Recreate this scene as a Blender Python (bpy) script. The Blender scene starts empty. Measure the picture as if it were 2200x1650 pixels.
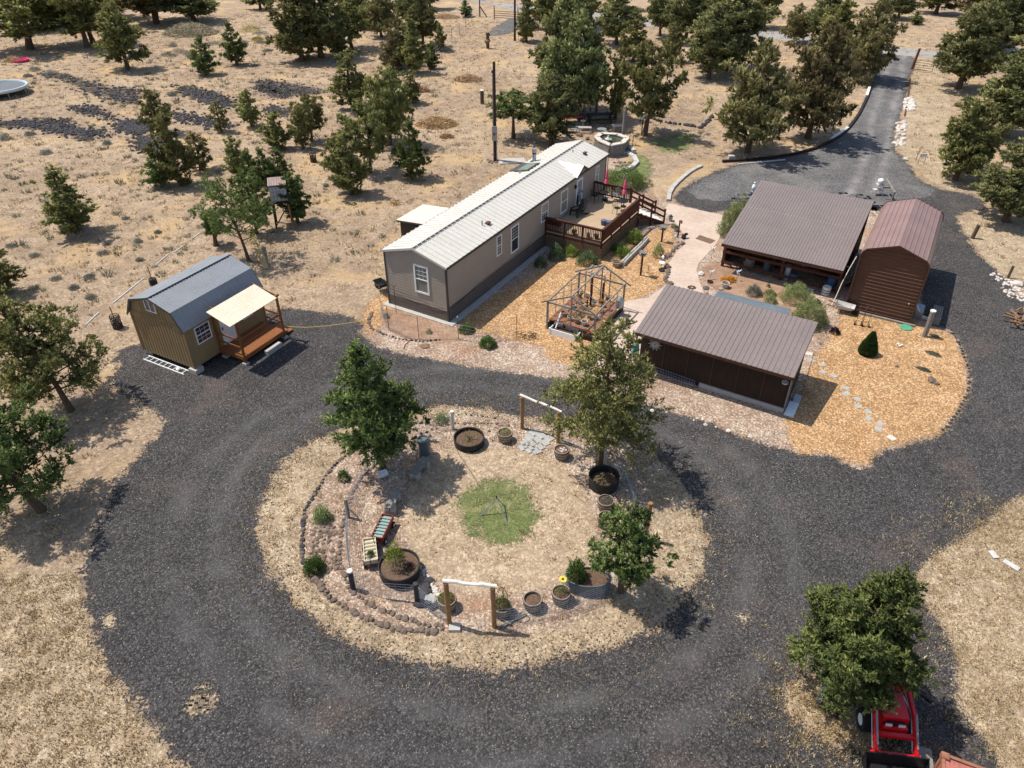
import bpy, math, random
import numpy as np
from mathutils import Vector, Matrix
R = math.radians
PI = math.pi
scene = bpy.context.scene
COL = scene.collection
rng = np.random.default_rng(7)
random.seed(7)

# ------------------------------------------------------------------ camera
PITCH = 0.6281; FPX = 1580.0; CAMH = 21.0
cam = bpy.data.cameras.new('camera'); camo = bpy.data.objects.new('camera', cam); COL.objects.link(camo)
camo.location = (0, 0, CAMH); camo.rotation_euler = (PI/2-PITCH, 0, 0)
cam.sensor_width = 36; cam.lens = 36*FPX/2200; cam.clip_start = .1; cam.clip_end = 3000
scene.camera = camo
def G(px, py, z=0.0):
    """the point of the horizontal plane at height z that the photograph shows at pixel (px, py) of 2200 x 1650"""
    cp, sp = math.cos(PITCH), math.sin(PITCH)
    u = (px-1100); v = -(py-825)
    d = Vector((u, FPX*cp+v*sp, -FPX*sp+v*cp))
    t = (z-CAMH)/d.z
    return Vector((d.x*t, d.y*t, z))
def G2(p): g = G(*p); return (g.x, g.y)
def P(v):
    cp, sp = math.cos(PITCH), math.sin(PITCH)
    x, y, z = v[0], v[1], v[2]-CAMH
    dep = y*cp - z*sp; up = y*sp+z*cp
    return 1100+FPX*x/dep, 825-FPX*up/dep
def HT(bx, by, ty):
    """height of an upright thing standing at pixel (bx, by) whose top shows at row ty"""
    b = G(bx, by); lo, hi = 0.0, 20.0
    for _ in range(40):
        m = (lo+hi)/2
        if P((b.x, b.y, m))[1] > ty: lo = m
        else: hi = m
    return lo
def PXM(bx, by):
    b = G(bx, by); cp, sp = math.cos(PITCH), math.sin(PITCH)
    return FPX/(b.y*cp+(CAMH-.8)*sp)

# ------------------------------------------------------------------ light
SUNV = Vector((-.4996, .1675, 1.0)).normalized()
el = math.asin(SUNV.z); az = math.atan2(SUNV.x, SUNV.y)
sl = bpy.data.lights.new('sun', 'SUN'); sl.energy = 4.2; sl.angle = R(.53); sl.color = (1, .955, .88)
so = bpy.data.objects.new('sun', sl); COL.objects.link(so); so.location = (-20, 20, 60)
so.rotation_euler = (-SUNV).to_track_quat('-Z', 'Y').to_euler()
w = bpy.data.worlds.new('World'); scene.world = w; w.use_nodes = True
nt = w.node_tree; bg = nt.nodes['Background']
sky = nt.nodes.new('ShaderNodeTexSky'); sky.sky_type = 'NISHITA'; sky.sun_disc = False
sky.sun_elevation = el; sky.sun_rotation = az; sky.air_density = 1.0; sky.dust_density = 1.2
nt.links.new(sky.outputs[0], bg.inputs[0]); bg.inputs[1].default_value = .125
vs = scene.view_settings; vs.view_transform = 'Standard'; vs.look = 'None'; vs.exposure = .38; vs.gamma = 1; vs.use_curve_mapping = False
scene.cycles.max_bounces = 6; scene.cycles.transparent_max_bounces = 12; scene.cycles.diffuse_bounces = 3
scene.render.film_transparent = False

# ------------------------------------------------------------------ tagging
def tag(o, label=None, cat=None, group=None, kind=None):
    if label: o['label'] = label
    if cat: o['category'] = cat
    if group: o['group'] = group
    if kind: o['kind'] = kind
    return o
def thing(name, label, cat, loc=(0, 0, 0), rz=0.0, group=None):
    o = bpy.data.objects.new(name, None); COL.objects.link(o); o.empty_display_size = .2
    o.location = loc; o.rotation_euler = (0, 0, rz)
    return tag(o, label, cat, group)
def link(name, me, parent=None, loc=(0, 0, 0), rz=0.0, sc=None):
    o = bpy.data.objects.new(name, me); COL.objects.link(o); o.location = loc; o.rotation_euler = (0, 0, rz)
    if sc is not None: o.scale = sc if hasattr(sc, '__len__') else (sc, sc, sc)
    if parent: o.parent = parent
    return o
def copy_tree(o, parent=None):
    kids = list(o.children)
    c = o.copy(); COL.objects.link(c); c.parent = parent
    for k in kids: copy_tree(k, c)
    return c

# ------------------------------------------------------------------ mesh builder
class MB:
    def __init__(s): s.v = []; s.f = []
    def add(s, vs, fs):
        n = len(s.v); s.v += [tuple(v) for v in vs]; s.f += [tuple(i+n for i in f) for f in fs]; return s
    def box(s, x0, x1, y0, y1, z0, z1):
        return s.add([(x0,y0,z0),(x1,y0,z0),(x1,y1,z0),(x0,y1,z0),(x0,y0,z1),(x1,y0,z1),(x1,y1,z1),(x0,y1,z1)],
                     [(0,3,2,1),(4,5,6,7),(0,1,5,4),(1,2,6,5),(2,3,7,6),(3,0,4,7)])
    def cbox(s, c, dx, dy, dz, rz=0.0):
        ca, sa = math.cos(rz), math.sin(rz); vs = []
        for z in (c[2], c[2]+dz):
            for x, y in ((-dx/2,-dy/2),(dx/2,-dy/2),(dx/2,dy/2),(-dx/2,dy/2)):
                vs.append((c[0]+x*ca-y*sa, c[1]+x*sa+y*ca, z))
        return s.add(vs, [(0,3,2,1),(4,5,6,7),(0,1,5,4),(1,2,6,5),(2,3,7,6),(3,0,4,7)])
    def bar(s, p, q, w=.05, h=None):
        h = h or w; p = Vector(p); q = Vector(q); d = (q-p).normalized()
        up = Vector((0,0,1)) if abs(d.z) < .99 else Vector((1,0,0))
        a = d.cross(up).normalized(); b = a.cross(d).normalized()
        vs = [o+a*i*w/2+b*j*h/2 for o in (p, q) for i, j in ((-1,-1),(1,-1),(1,1),(-1,1))]
        return s.add(vs, [(3,2,1,0),(4,5,6,7),(0,1,5,4),(1,2,6,5),(2,3,7,6),(3,0,4,7)])
    def tube(s, pts, r, n=6, cap=True):
        pts = [Vector(p) for p in pts]; m = len(pts)
        rs = r if hasattr(r, '__len__') else [r]*m
        base = len(s.v); pa = None
        for i, p in enumerate(pts):
            d = (pts[min(i+1, m-1)]-pts[max(i-1, 0)])
            d = d.normalized() if d.length > 1e-9 else Vector((0,0,1))
            if pa is None:
                up = Vector((0,0,1)) if abs(d.z) < .9 else Vector((1,0,0)); a = d.cross(up).normalized()
            else:
                a = (pa-d*pa.dot(d)); a = a.normalized() if a.length > 1e-6 else d.orthogonal().normalized()
            pa = a; b = d.cross(a)
            for k in range(n):
                t = 2*PI*k/n; s.v.append(tuple(p+(a*math.cos(t)+b*math.sin(t))*rs[i]))
        for i in range(m-1):
            for k in range(n):
                k2 = (k+1) % n
                s.f.append((base+i*n+k, base+i*n+k2, base+(i+1)*n+k2, base+(i+1)*n+k))
        if cap:
            s.f.append(tuple(base+k for k in range(n))[::-1]); s.f.append(tuple(base+(m-1)*n+k for k in range(n)))
        return s
    def lathe(s, prof, n=20, c=(0,0,0), cap=False, sx=1, sy=1):
        b = len(s.v)
        for r, z in prof:
            for k in range(n):
                t = 2*PI*k/n; s.v.append((c[0]+r*math.cos(t)*sx, c[1]+r*math.sin(t)*sy, c[2]+z))
        for i in range(len(prof)-1):
            for k in range(n):
                k2 = (k+1) % n; s.f.append((b+i*n+k, b+i*n+k2, b+(i+1)*n+k2, b+(i+1)*n+k))
        if cap: s.f.append(tuple(b+(len(prof)-1)*n+k for k in range(n)))
        return s
    def poly(s, pts): return s.add(pts, [tuple(range(len(pts)))])
    def prism(s, pts2, z0, z1):
        n = len(pts2)
        return s.add([(x,y,z0) for x,y in pts2]+[(x,y,z1) for x,y in pts2],
                     [tuple(range(n))[::-1], tuple(range(n, 2*n))]+[(i,(i+1)%n,(i+1)%n+n,i+n) for i in range(n)])
    def extr(s, prof, d, o=(0,0,0)):
        """closed 3-D outline prof swept along vector d"""
        d = Vector(d); o = Vector(o); n = len(prof); a = [Vector(p)+o for p in prof]
        return s.add(a+[p+d for p in a], [tuple(range(n))[::-1], tuple(range(n, 2*n))]+[(i,(i+1)%n,(i+1)%n+n,i+n) for i in range(n)])
    def rock(s, c, r, seed, flat=.7):
        rr = random.Random(seed); t = (1+5**.5)/2
        vs = [(-1,t,0),(1,t,0),(-1,-t,0),(1,-t,0),(0,-1,t),(0,1,t),(0,-1,-t),(0,1,-t),(t,0,-1),(t,0,1),(-t,0,-1),(-t,0,1)]
        fs = [(0,11,5),(0,5,1),(0,1,7),(0,7,10),(0,10,11),(1,5,9),(5,11,4),(11,10,2),(10,7,6),(7,1,8),(3,9,4),(3,4,2),(3,2,6),(3,6,8),(3,8,9),(4,9,5),(2,4,11),(6,2,10),(8,6,7),(9,8,1)]
        ax = (rr.uniform(.75,1.3), rr.uniform(.75,1.3)); an = rr.uniform(0, 6.3); ca, sa = math.cos(an), math.sin(an)
        o = []
        for x, y, z in vs:
            k = r/1.9*rr.uniform(.8, 1.2); x *= ax[0]; y *= ax[1]
            o.append((c[0]+(x*ca-y*sa)*k, c[1]+(x*sa+y*ca)*k, c[2]+z*k*flat))
        return s.add(o, fs)
    def mesh(s, name, mat, smooth=False):
        me = bpy.data.meshes.new(name); me.from_pydata(s.v, [], s.f); me.update()
        if mat: me.materials.append(mat)
        if smooth: me.shade_smooth()
        return me
    def build(s, name, mat, parent=None, smooth=False, loc=(0,0,0), rz=0.0):
        return link(name, s.mesh(name, mat, smooth), parent, loc, rz)

# ------------------------------------------------------------------ materials
def new_mat(name):
    m = bpy.data.materials.new(name); m.use_nodes = True; nt = m.node_tree
    return m, nt, nt.nodes['Principled BSDF']
class NT:
    def __init__(s, nt): s.nt = nt; s.co = nt.nodes.new('ShaderNodeTexCoord').outputs['Object']
    def n(s, t, **kw):
        x = s.nt.nodes.new(t)
        for k, v in kw.items(): setattr(x, k, v)
        return x
    def l(s, a, b): s.nt.links.new(a, b)
    def noise(s, scale, detail=3, rough=.55, vec=None, out=0):
        x = s.n('ShaderNodeTexNoise'); x.inputs['Scale'].default_value = scale; x.inputs['Detail'].default_value = detail
        x.inputs['Roughness'].default_value = rough; s.l(vec or s.co, x.inputs['Vector']); return x.outputs[out]
    def voro(s, scale, out='Color', vec=None, feature='F1'):
        x = s.n('ShaderNodeTexVoronoi', feature=feature); x.inputs['Scale'].default_value = scale; s.l(vec or s.co, x.inputs['Vector']); return x.outputs[out]
    def scale(s, v, vec=None):
        x = s.n('ShaderNodeMapping'); x.inputs['Scale'].default_value = v; s.l(vec or s.co, x.inputs['Vector']); return x.outputs[0]
    def ramp(s, fac, stops, interp='LINEAR'):
        x = s.n('ShaderNodeValToRGB'); e = x.color_ramp.elements; x.color_ramp.interpolation = interp
        while len(e) < len(stops): e.new(.5)
        for i, (p, c) in enumerate(stops): e[i].position = p; e[i].color = (c[0], c[1], c[2], 1) if hasattr(c, '__len__') else (c, c, c, 1)
        s.l(fac, x.inputs[0]); return x.outputs[0]
    def mix(s, fac, a, b, mode='MIX'):
        x = s.n('ShaderNodeMix', data_type='RGBA', blend_type=mode)
        for v, i in ((fac, 0), (a, 6), (b, 7)):
            if hasattr(v, 'links'): s.l(v, x.inputs[i])
            elif hasattr(v, '__len__'): x.inputs[i].default_value = (v[0], v[1], v[2], 1)
            else: x.inputs[i].default_value = v
        return x.outputs[2]
    def math(s, op, a, b=0.0, c=None):
        x = s.n('ShaderNodeMath', operation=op)
        for i, v in enumerate((a, b, c)):
            if v is None: continue
            if hasattr(v, 'links'): s.l(v, x.inputs[i])
            else: x.inputs[i].default_value = v
        return x.outputs[0]
    def bump(s, h, strength, dist, bsdf):
        x = s.n('ShaderNodeBump'); x.inputs['Strength'].default_value = strength; x.inputs['Distance'].default_value = dist
        s.l(h, x.inputs['Height']); s.l(x.outputs[0], bsdf.inputs['Normal'])
def mat(name, col, rough=.75, var=.15, sc=2.0, metal=0.0, spec=.3, streak=None, fine=.12, bump=0.0, bsc=30):
    m, nt, b = new_mat(name); k = NT(nt)
    v = k.scale(streak) if streak else k.co
    lo = tuple(c*(1-var) for c in col); hi = tuple(min(1, c*(1+var)) for c in col)
    c = k.ramp(k.noise(sc, 4, .6, v), [(.3, lo), (.7, hi)])
    f = k.ramp(k.noise(sc*14, 2, .6), [(.25, 1-fine), (.75, 1+fine)])
    c = k.mix(1.0, c, f, 'MULTIPLY'); k.l(c, b.inputs['Base Color'])
    b.inputs['Roughness'].default_value = rough; b.inputs['Metallic'].default_value = metal; b.inputs['Specular IOR Level'].default_value = spec
    if bump: k.bump(k.noise(bsc, 3), bump, .02, b)
    return m
def srgb(r, g, b): return tuple((x/255/12.92 if x/255 <= .04045 else ((x/255+.055)/1.055)**2.4) for x in (r, g, b))

MT = dict(
 roof_white=mat('cream_metal_roof', (.56, .525, .46), .45, .05, .8, .0, .4),
 roof_tan=mat('tan_metal_roof', (.72, .60, .45), .5, .08, .8),
 roof_grey=mat('grey_metal_roof', (.23, .24, .25), .4, .08, .8, .0, .5),
 roof_brown=mat('brown_metal_roof', (.195, .155, .14), .42, .07, .6, 0, .5),
 roof_red=mat('red_brown_metal', (.24, .145, .12), .38, .10, .8, 0, .5),
 wall_red=mat('rust_brown_metal_wall', (.085, .036, .022), .45, .12, .8, 0, .4),
 siding=mat('taupe_siding', (.36, .30, .235), .7, .06, 1.0),
 trim_dark=mat('dark_taupe_trim', (.07, .058, .048), .7, .1),
 white=mat('white_paint', (.78, .78, .76), .5, .04),
 glass=mat('window_glass', (.035, .045, .055), .08, .3, 1.5, 0, .8),
 glass_pale=mat('curtained_window_glass', (.20, .20, .17), .12, .4, 4, 0, .8, streak=(8, 8, 1)),
 shed=mat('olive_brown_shed_siding', (.29, .195, .095), .75, .10, 1.5, streak=(3, 3, .5)),
 shed_trim=mat('brown_shed_trim', (.27, .18, .09), .75, .1),
 cedar=mat('red_cedar_lumber', (.24, .085, .026), .65, .25, 3, streak=(4, 4, 4)),
 redwood=mat('dark_redwood_stain', (.075, .022, .012), .6, .3, 3),
 lattice=mat('tan_lattice', (.25, .17, .10), .8, .15),
 deckboard=mat('tan_deck_boards', (.40, .29, .18), .8, .08, 2),
 dark_wood=mat('dark_brown_stained_wood', (.028, .016, .011), .75, .3, 2, streak=(6, 6, .6)),
 barn_wood=mat('brown_stained_timber', (.085, .034, .018), .75, .3, 3),
 grey_wood=mat('weathered_grey_wood', (.22, .195, .165), .85, .25, 4),
 post_wood=mat('tan_round_post', (.30, .165, .07), .85, .25, 4),
 pole=mat('dark_creosoted_pole', (.055, .030, .020), .85, .25, 3, streak=(4, 4, .4)),
 log_white=mat('peeled_white_log', (.68, .62, .55), .8, .15, 6),
 concrete=mat('concrete', (.42, .39, .35), .9, .12, 2.5, bump=.3),
 galv=mat('galvanized_steel', (.30, .33, .36), .35, .15, 4, .6, .5),
 galv_grey=mat('grey_galvanized_tub', (.12, .14, .16), .5, .15, 4, .2, .5),
 black=mat('black_metal', (.012, .012, .013), .45, .2, 3),
 tank=mat('black_stock_tank', (.022, .020, .019), .6, .3, 3),
 inside=mat('tank_soil', (.12, .075, .048), .95, .35, 12, fine=.4, bump=.6),
 barrel=mat('grey_oak_barrel_staves', (.30, .235, .18), .8, .3, 6, streak=(6, 6, 1)),
 hoop=mat('rusty_dark_hoop', (.05, .035, .03), .6, .3, 5),
 rock=mat('lichened_brown_rock', (.15, .11, .085), .9, .4, 8, fine=.3),
 basalt=mat('dark_basalt', (.045, .042, .046), .85, .4, 5, fine=.4),
 pale_rock=mat('pale_rock', (.55, .49, .43), .9, .25, 6),
 bark=mat('juniper_bark', (.115, .075, .048), .95, .3, 5, streak=(6, 6, 1)),
 dead=mat('dead_brown_twigs', (.20, .12, .07), .95, .3, 5, fine=.3),
 pink=mat('pink_umbrella_fabric', (.70, .10, .17), .8, .12, 5),
 pinkp=mat('pink_plastic', (.75, .06, .20), .4, .08, 5),
 red=mat('red_tractor_paint', (.62, .010, .014), .25, .12, 3, 0, .6),
 red_rust=mat('faded_red_container', (.36, .13, .10), .7, .25, 2),
 tyre=mat('black_rubber', (.015, .015, .015), .8, .3, 5),
 teal=mat('teal_plastic', (.01, .28, .36), .35, .1, 3),
 yellow=mat('yellow_plastic', (.75, .55, .04), .4, .1, 3),
 blue=mat('blue_plastic', (.03, .10, .20), .4, .2, 3),
 green_lid=mat('green_septic_lid', (.09, .30, .17), .5, .15, 4),
 terracotta=mat('terracotta', (.36, .115, .045), .85, .2, 5),
 palepot=mat('pale_clay_pot', (.50, .47, .43), .6, .15, 5),
 tanpot=mat('tan_clay_pot', (.32, .24, .17), .8, .2, 5),
 paver=mat('grey_paver', (.36, .35, .32), .9, .15, 3, bump=.3),
 rust=mat('rusty_iron', (.10, .045, .025), .8, .4, 6),
 jute=mat('brown_door_mat', (.16, .10, .065), .95, .15, 6, fine=.25),
 hose=mat('yellow_cord', (.60, .42, .10), .6, .1),
 tote=mat('grey_white_plastic_tank', (.50, .53, .54), .5, .12, 3),
)
# ------------------------------------------------------------------ ground sheets
def gmat(name, stops, track=None, cells=(), big=.12, mid=1.2, fine=14, grain=60, fvar=.25, gvar=.3, bump=.5, bd=.04, speck=None, tint=None, rough=.95, sd=False, amp=.35, asc=2.5):
    """earth-like surface: stops = colour ramp driven by mid noise; big patches and grain on top"""
    m, nt, b = new_mat(name); k = NT(nt)
    n1 = k.noise(mid, 5, .62)
    n0 = k.noise(big, 4, .6)
    mixf = k.math('ADD', k.math('MULTIPLY', n1, .55), k.math('MULTIPLY', n0, .45))
    c = k.ramp(mixf, stops)
    f = k.ramp(k.noise(fine, 4, .7), [(.28, 1-fvar), (.72, 1+fvar)])
    c = k.mix(1.0, c, f, 'MULTIPLY')
    g = k.ramp(k.noise(grain, 2, .6), [(.25, 1-gvar), (.75, 1+gvar)])
    c = k.mix(1.0, c, g, 'MULTIPLY')
    for cs, cv in cells:   # single stones, chips and clods of differing tone
        q = k.ramp(k.voro(cs), [(0, 1-cv), (.5, 1-cv*.25), (1, 1+cv*1.3)])
        e = k.ramp(k.voro(cs, 'Distance'), [(.25, 1.0), (.75, 1-cv*.9)])
        c = k.mix(1.0, k.mix(1.0, c, q, 'MULTIPLY'), e, 'MULTIPLY')
    if tint:   # (scale, threshold lo, hi, colour, amount)
        for sc_, lo, hi, col, am in tint:
            t = k.ramp(k.noise(sc_, 4, .6), [(lo, 0.0), (hi, am)])
            c = k.mix(t, c, col)
    if speck:  # list of (scale, radius, colour)
        for sc_, rad, col in speck:
            d = k.voro(sc_, 'Distance'); cc = k.voro(sc_, 'Color')
            sel = k.math('GREATER_THAN', cc, .62)
            s_ = k.math('MULTIPLY', k.math('LESS_THAN', d, rad), sel)
            c = k.mix(s_, c, col)
    if track:
        ta = k.n('ShaderNodeAttribute', attribute_name='trk', attribute_type='GEOMETRY')
        tf = k.math('MULTIPLY', ta.outputs['Fac'], k.ramp(k.noise(.45, 4, .65), [(.38, 0.0), (.62, track[0])])); c = k.mix(tf, c, track[1])
    k.l(c, b.inputs['Base Color']); b.inputs['Roughness'].default_value = rough; b.inputs['Specular IOR Level'].default_value = .15
    h = k.math('ADD', k.noise(fine, 4, .75), k.math('MULTIPLY', k.noise(grain, 2, .7), .5))
    k.bump(h, bump, bd, b)
    if sd:
        at = k.n('ShaderNodeAttribute', attribute_name='sd', attribute_type='GEOMETRY')
        e = k.math('MULTIPLY', k.math('SUBTRACT', k.noise(asc, 5, .72), .5), amp*2)
        e2 = k.math('MULTIPLY', k.math('SUBTRACT', k.noise(asc*7, 3, .7), .5), amp*1.3)
        e3 = k.math('MULTIPLY', k.math('SUBTRACT', k.noise(asc*0+13, 3, .8), .5), min(amp, .5)*2.4)
        a = k.math('GREATER_THAN', k.math('ADD', at.outputs['Fac'], k.math('ADD', k.math('ADD', e, e2), e3)), 0.0)
        tr = k.n('ShaderNodeBsdfTransparent'); mx = k.n('ShaderNodeMixShader')
        k.l(a, mx.inputs[0]); k.l(tr.outputs[0], mx.inputs[1]); k.l(b.outputs[0], mx.inputs[2])
        k.l(mx.outputs[0], nt.nodes['Material Output'].inputs[0])
    return m
def sdist(pts, poly):
    """signed distance (positive inside) of pts (N,2) to a closed polygon"""
    poly = np.array(poly); n = len(poly); d = np.full(len(pts), 1e9); ins = np.zeros(len(pts), bool)
    for i in range(n):
        a = poly[i]; b = poly[(i+1) % n]; ab = b-a; L = ab@ab
        if L < 1e-12: continue
        t = np.clip(((pts-a)@ab)/L, 0, 1); q = a+t[:, None]*ab
        d = np.minimum(d, np.hypot(*(pts-q).T))
        cond = (a[1] > pts[:, 1]) != (b[1] > pts[:, 1])
        with np.errstate(divide='ignore', invalid='ignore'):
            xi = a[0]+(pts[:, 1]-a[1])*(b[0]-a[0])/(b[1]-a[1])
        ins ^= cond & (pts[:, 0] < xi)
    return np.where(ins, d, -d)
def smooth_poly(pts, it=2):
    for _ in range(it):
        o = []
        for i in range(len(pts)):
            a = pts[i]; b = pts[(i+1) % len(pts)]
            o += [(a[0]*.75+b[0]*.25, a[1]*.75+b[1]*.25), (a[0]*.25+b[0]*.75, a[1]*.25+b[1]*.75)]
        pts = o
    return pts
def sheet(name, poly, m, z, cell=.35, margin=.7, holes=(), world=False, sm=1, label=None, trk=None):
    margin += .35
    poly = poly if world else [G2(p) for p in poly]
    if sm: poly = smooth_poly(poly, sm)
    xs = [p[0] for p in poly]; ys = [p[1] for p in poly]
    X = np.arange(min(xs)-margin, max(xs)+margin+cell, cell); Y = np.arange(min(ys)-margin, max(ys)+margin+cell, cell)
    gx, gy = np.meshgrid(X, Y); pts = np.stack([gx.ravel(), gy.ravel()], 1)
    sd = sdist(pts, poly)
    for h in holes:
        hp = smooth_poly([G2(p) for p in h], sm); sd = np.minimum(sd, -sdist(pts, hp))
    nx = len(X); ny = len(Y); S = sd.reshape(ny, nx)
    mxs = np.maximum.reduce([S[:-1, :-1], S[1:, :-1], S[:-1, 1:], S[1:, 1:]])
    iy, ix = np.nonzero(mxs > -margin)
    idx = iy*nx+ix; quads = np.stack([idx, idx+1, idx+nx+1, idx+nx], 1)
    used, inv = np.unique(quads, return_inverse=True); inv = inv.reshape(quads.shape)
    me = bpy.data.meshes.new(name)
    me.vertices.add(len(used)); me.loops.add(inv.size); me.polygons.add(len(inv))
    co = np.column_stack([pts[used], np.full(len(used), z)]).astype(np.float32)
    me.vertices.foreach_set('co', co.ravel()); me.loops.foreach_set('vertex_index', inv.ravel().astype(np.int32))
    me.polygons.foreach_set('loop_start', np.arange(0, inv.size, 4, dtype=np.int32))
    a = me.attributes.new('sd', 'FLOAT', 'POINT'); a.data.foreach_set('value', sd[used].astype(np.float32))
    if trk: a = me.attributes.new('trk', 'FLOAT', 'POINT'); a.data.foreach_set('value', trk(pts[used]).astype(np.float32))
    me.update(); me.validate(); me.materials.append(m)
    o = link(name, me); tag(o, label=label, kind='structure'); return o
def track_loop(p):
    d = -sdist(p, smooth_poly([G2(q) for q in ISL], 1))
    return np.exp(-((d-1.5)/.38)**2)+np.exp(-((d-3.1)/.38)**2)
def track_line(line, gauge=.8):
    L = [np.array(G2(q)) for q in line]
    def f(p):
        d = np.full(len(p), 1e9)
        for a, b in zip(L, L[1:]):
            ab = b-a; t = np.clip(((p-a)@ab)/(ab@ab), 0, 1); d = np.minimum(d, np.hypot(*(p-a-t[:, None]*ab).T))
        return np.exp(-((d-gauge)/.35)**2)
    return f

soil = gmat('dry_soil', [(.30, (.27, .185, .12)), (.44, (.39, .28, .185)), (.54, (.47, .345, .23)), (.66, (.56, .42, .275))],
            big=.10, mid=.9, fine=7, grain=26, fvar=.34, gvar=.5, bump=1, bd=.09, cells=[(7, .22)],
            tint=[(.55, .54, .68, (.27, .19, .13), .65), (.22, .52, .66, (.58, .39, .19), .6), (2.6, .60, .70, (.19, .135, .09), .55)])
gm = MB(); 
# one big sheet to the horizon, finer near the house
ring = [-1500, -700, -300, -150, -60, 0, 60, 150, 300, 700, 1500]
for i in range(len(ring)): 
    for j in range(len(ring)): gm.v.append((ring[j], ring[i]+60, 0))
nn = len(ring)
for i in range(nn-1):
    for j in range(nn-1): gm.f.append((i*nn+j, i*nn+j+1, (i+1)*nn+j+1, (i+1)*nn+j))
ground = gm.build('ground', soil); tag(ground, kind='structure')

straw = gmat('straw_grass', [(.30, (.33, .235, .145)), (.45, (.44, .33, .215)), (.56, (.54, .415, .275)), (.68, (.61, .485, .325))],
             big=.35, mid=1.6, fine=9, grain=42, cells=[(11, .28)], fvar=.25, gvar=.35, bump=.9, bd=.07, sd=True, amp=.5, asc=1.3,
             tint=[(.6, .58, .7, (.42, .30, .19), .6)])
gravel = gmat('black_cinder_gravel', track=(.5, (.155, .145, .14)), stops=[(.33, (.116, .105, .100)), (.5, (.140, .128, .122)), (.68, (.168, .153, .145))],
              big=.15, mid=.6, fine=16, grain=48, fvar=.22, gvar=.45, bump=1.0, bd=.06, cells=[(17, .55), (34, .40)], sd=True, amp=.85, asc=1.3,
              speck=[(9, .17, (.34, .31, .285)), (16, .17, (.26, .24, .225)), (2.6, .06, (.46, .41, .35)), (3.7, .05, (.42, .33, .24))], tint=[(.30, .56, .80, (.15, .105, .082), .55)])
grav_old = gmat('grey_gravel_drive', track=(.75, (.29, .265, .245)), stops=[(.33, (.130, .124, .120)), (.5, (.160, .152, .147)), (.68, (.20, .19, .18))],
              big=.1, mid=.5, fine=12, grain=45, fvar=.2, gvar=.4, bump=.8, bd=.03, cells=[(11, .4)], sd=True, amp=1.1, asc=.8,
              speck=[(7, .12, (.34, .31, .28))], tint=[(.25, .52, .75, (.24, .215, .19), .5)])
road_m = gmat('county_road_surface', [(.33, (.26, .24, .22)), (.68, (.34, .32, .29))], big=.05, mid=.4, fine=8, grain=30, fvar=.1, gvar=.15, bump=.3, sd=True, amp=.3, asc=1)
chips_o = gmat('fresh_wood_chips', [(.32, (.44, .255, .115)), (.5, (.56, .335, .165)), (.68, (.66, .43, .235))],
               big=.3, mid=1.2, fine=11, grain=26, cells=[(13, .42)], fvar=.22, gvar=.42, bump=1.0, bd=.05, sd=True, amp=.7, asc=1.4,
               speck=[(13, .2, (.90, .66, .36)), (9, .13, (.30, .14, .06))], tint=[(.5, .60, .74, (.45, .24, .10), .55)])
chips_p = gmat('weathered_wood_chips', [(.30, (.31, .195, .13)), (.45, (.44, .31, .225)), (.56, (.53, .405, .305)), (.68, (.60, .475, .36))],
               big=.25, mid=1.3, fine=12, grain=28, cells=[(13, .42)], fvar=.2, gvar=.4, bump=1.0, bd=.045, sd=True, amp=.6, asc=1.5,
               speck=[(13, .18, (.74, .62, .50)), (10, .12, (.24, .14, .09))], tint=[(.42, .57, .7, (.36, .19, .10), .55)])
lawn_m = gmat('parched_lawn', [(.32, (.30, .215, .14)), (.46, (.42, .31, .205)), (.58, (.49, .37, .25)), (.7, (.53, .405, .275))],
              big=.4, mid=1.8, fine=9, grain=34, cells=[(10, .25)], fvar=.2, gvar=.3, bump=.7, bd=.04, sd=True, amp=.35, asc=1.6,
              tint=[(4.5, .57, .66, (.20, .19, .10), .6)])
green_m = gmat('green_grass', [(.32, (.10, .125, .045)), (.5, (.155, .18, .065)), (.68, (.34, .28, .15))],
               big=.6, mid=2.5, fine=11, grain=34, fvar=.35, gvar=.4, bump=1.0, bd=.05, sd=True, amp=1.3, asc=1.5)
mulch_m = gmat('brown_bed_soil', [(.32, (.21, .125, .08)), (.5, (.32, .20, .13)), (.68, (.42, .28, .185))],
               big=.4, mid=2, fine=12, grain=30, fvar=.25, gvar=.35, bump=.9, bd=.04, sd=True, amp=.25, asc=2,
               speck=[(12, .14, (.52, .36, .24))])

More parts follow.
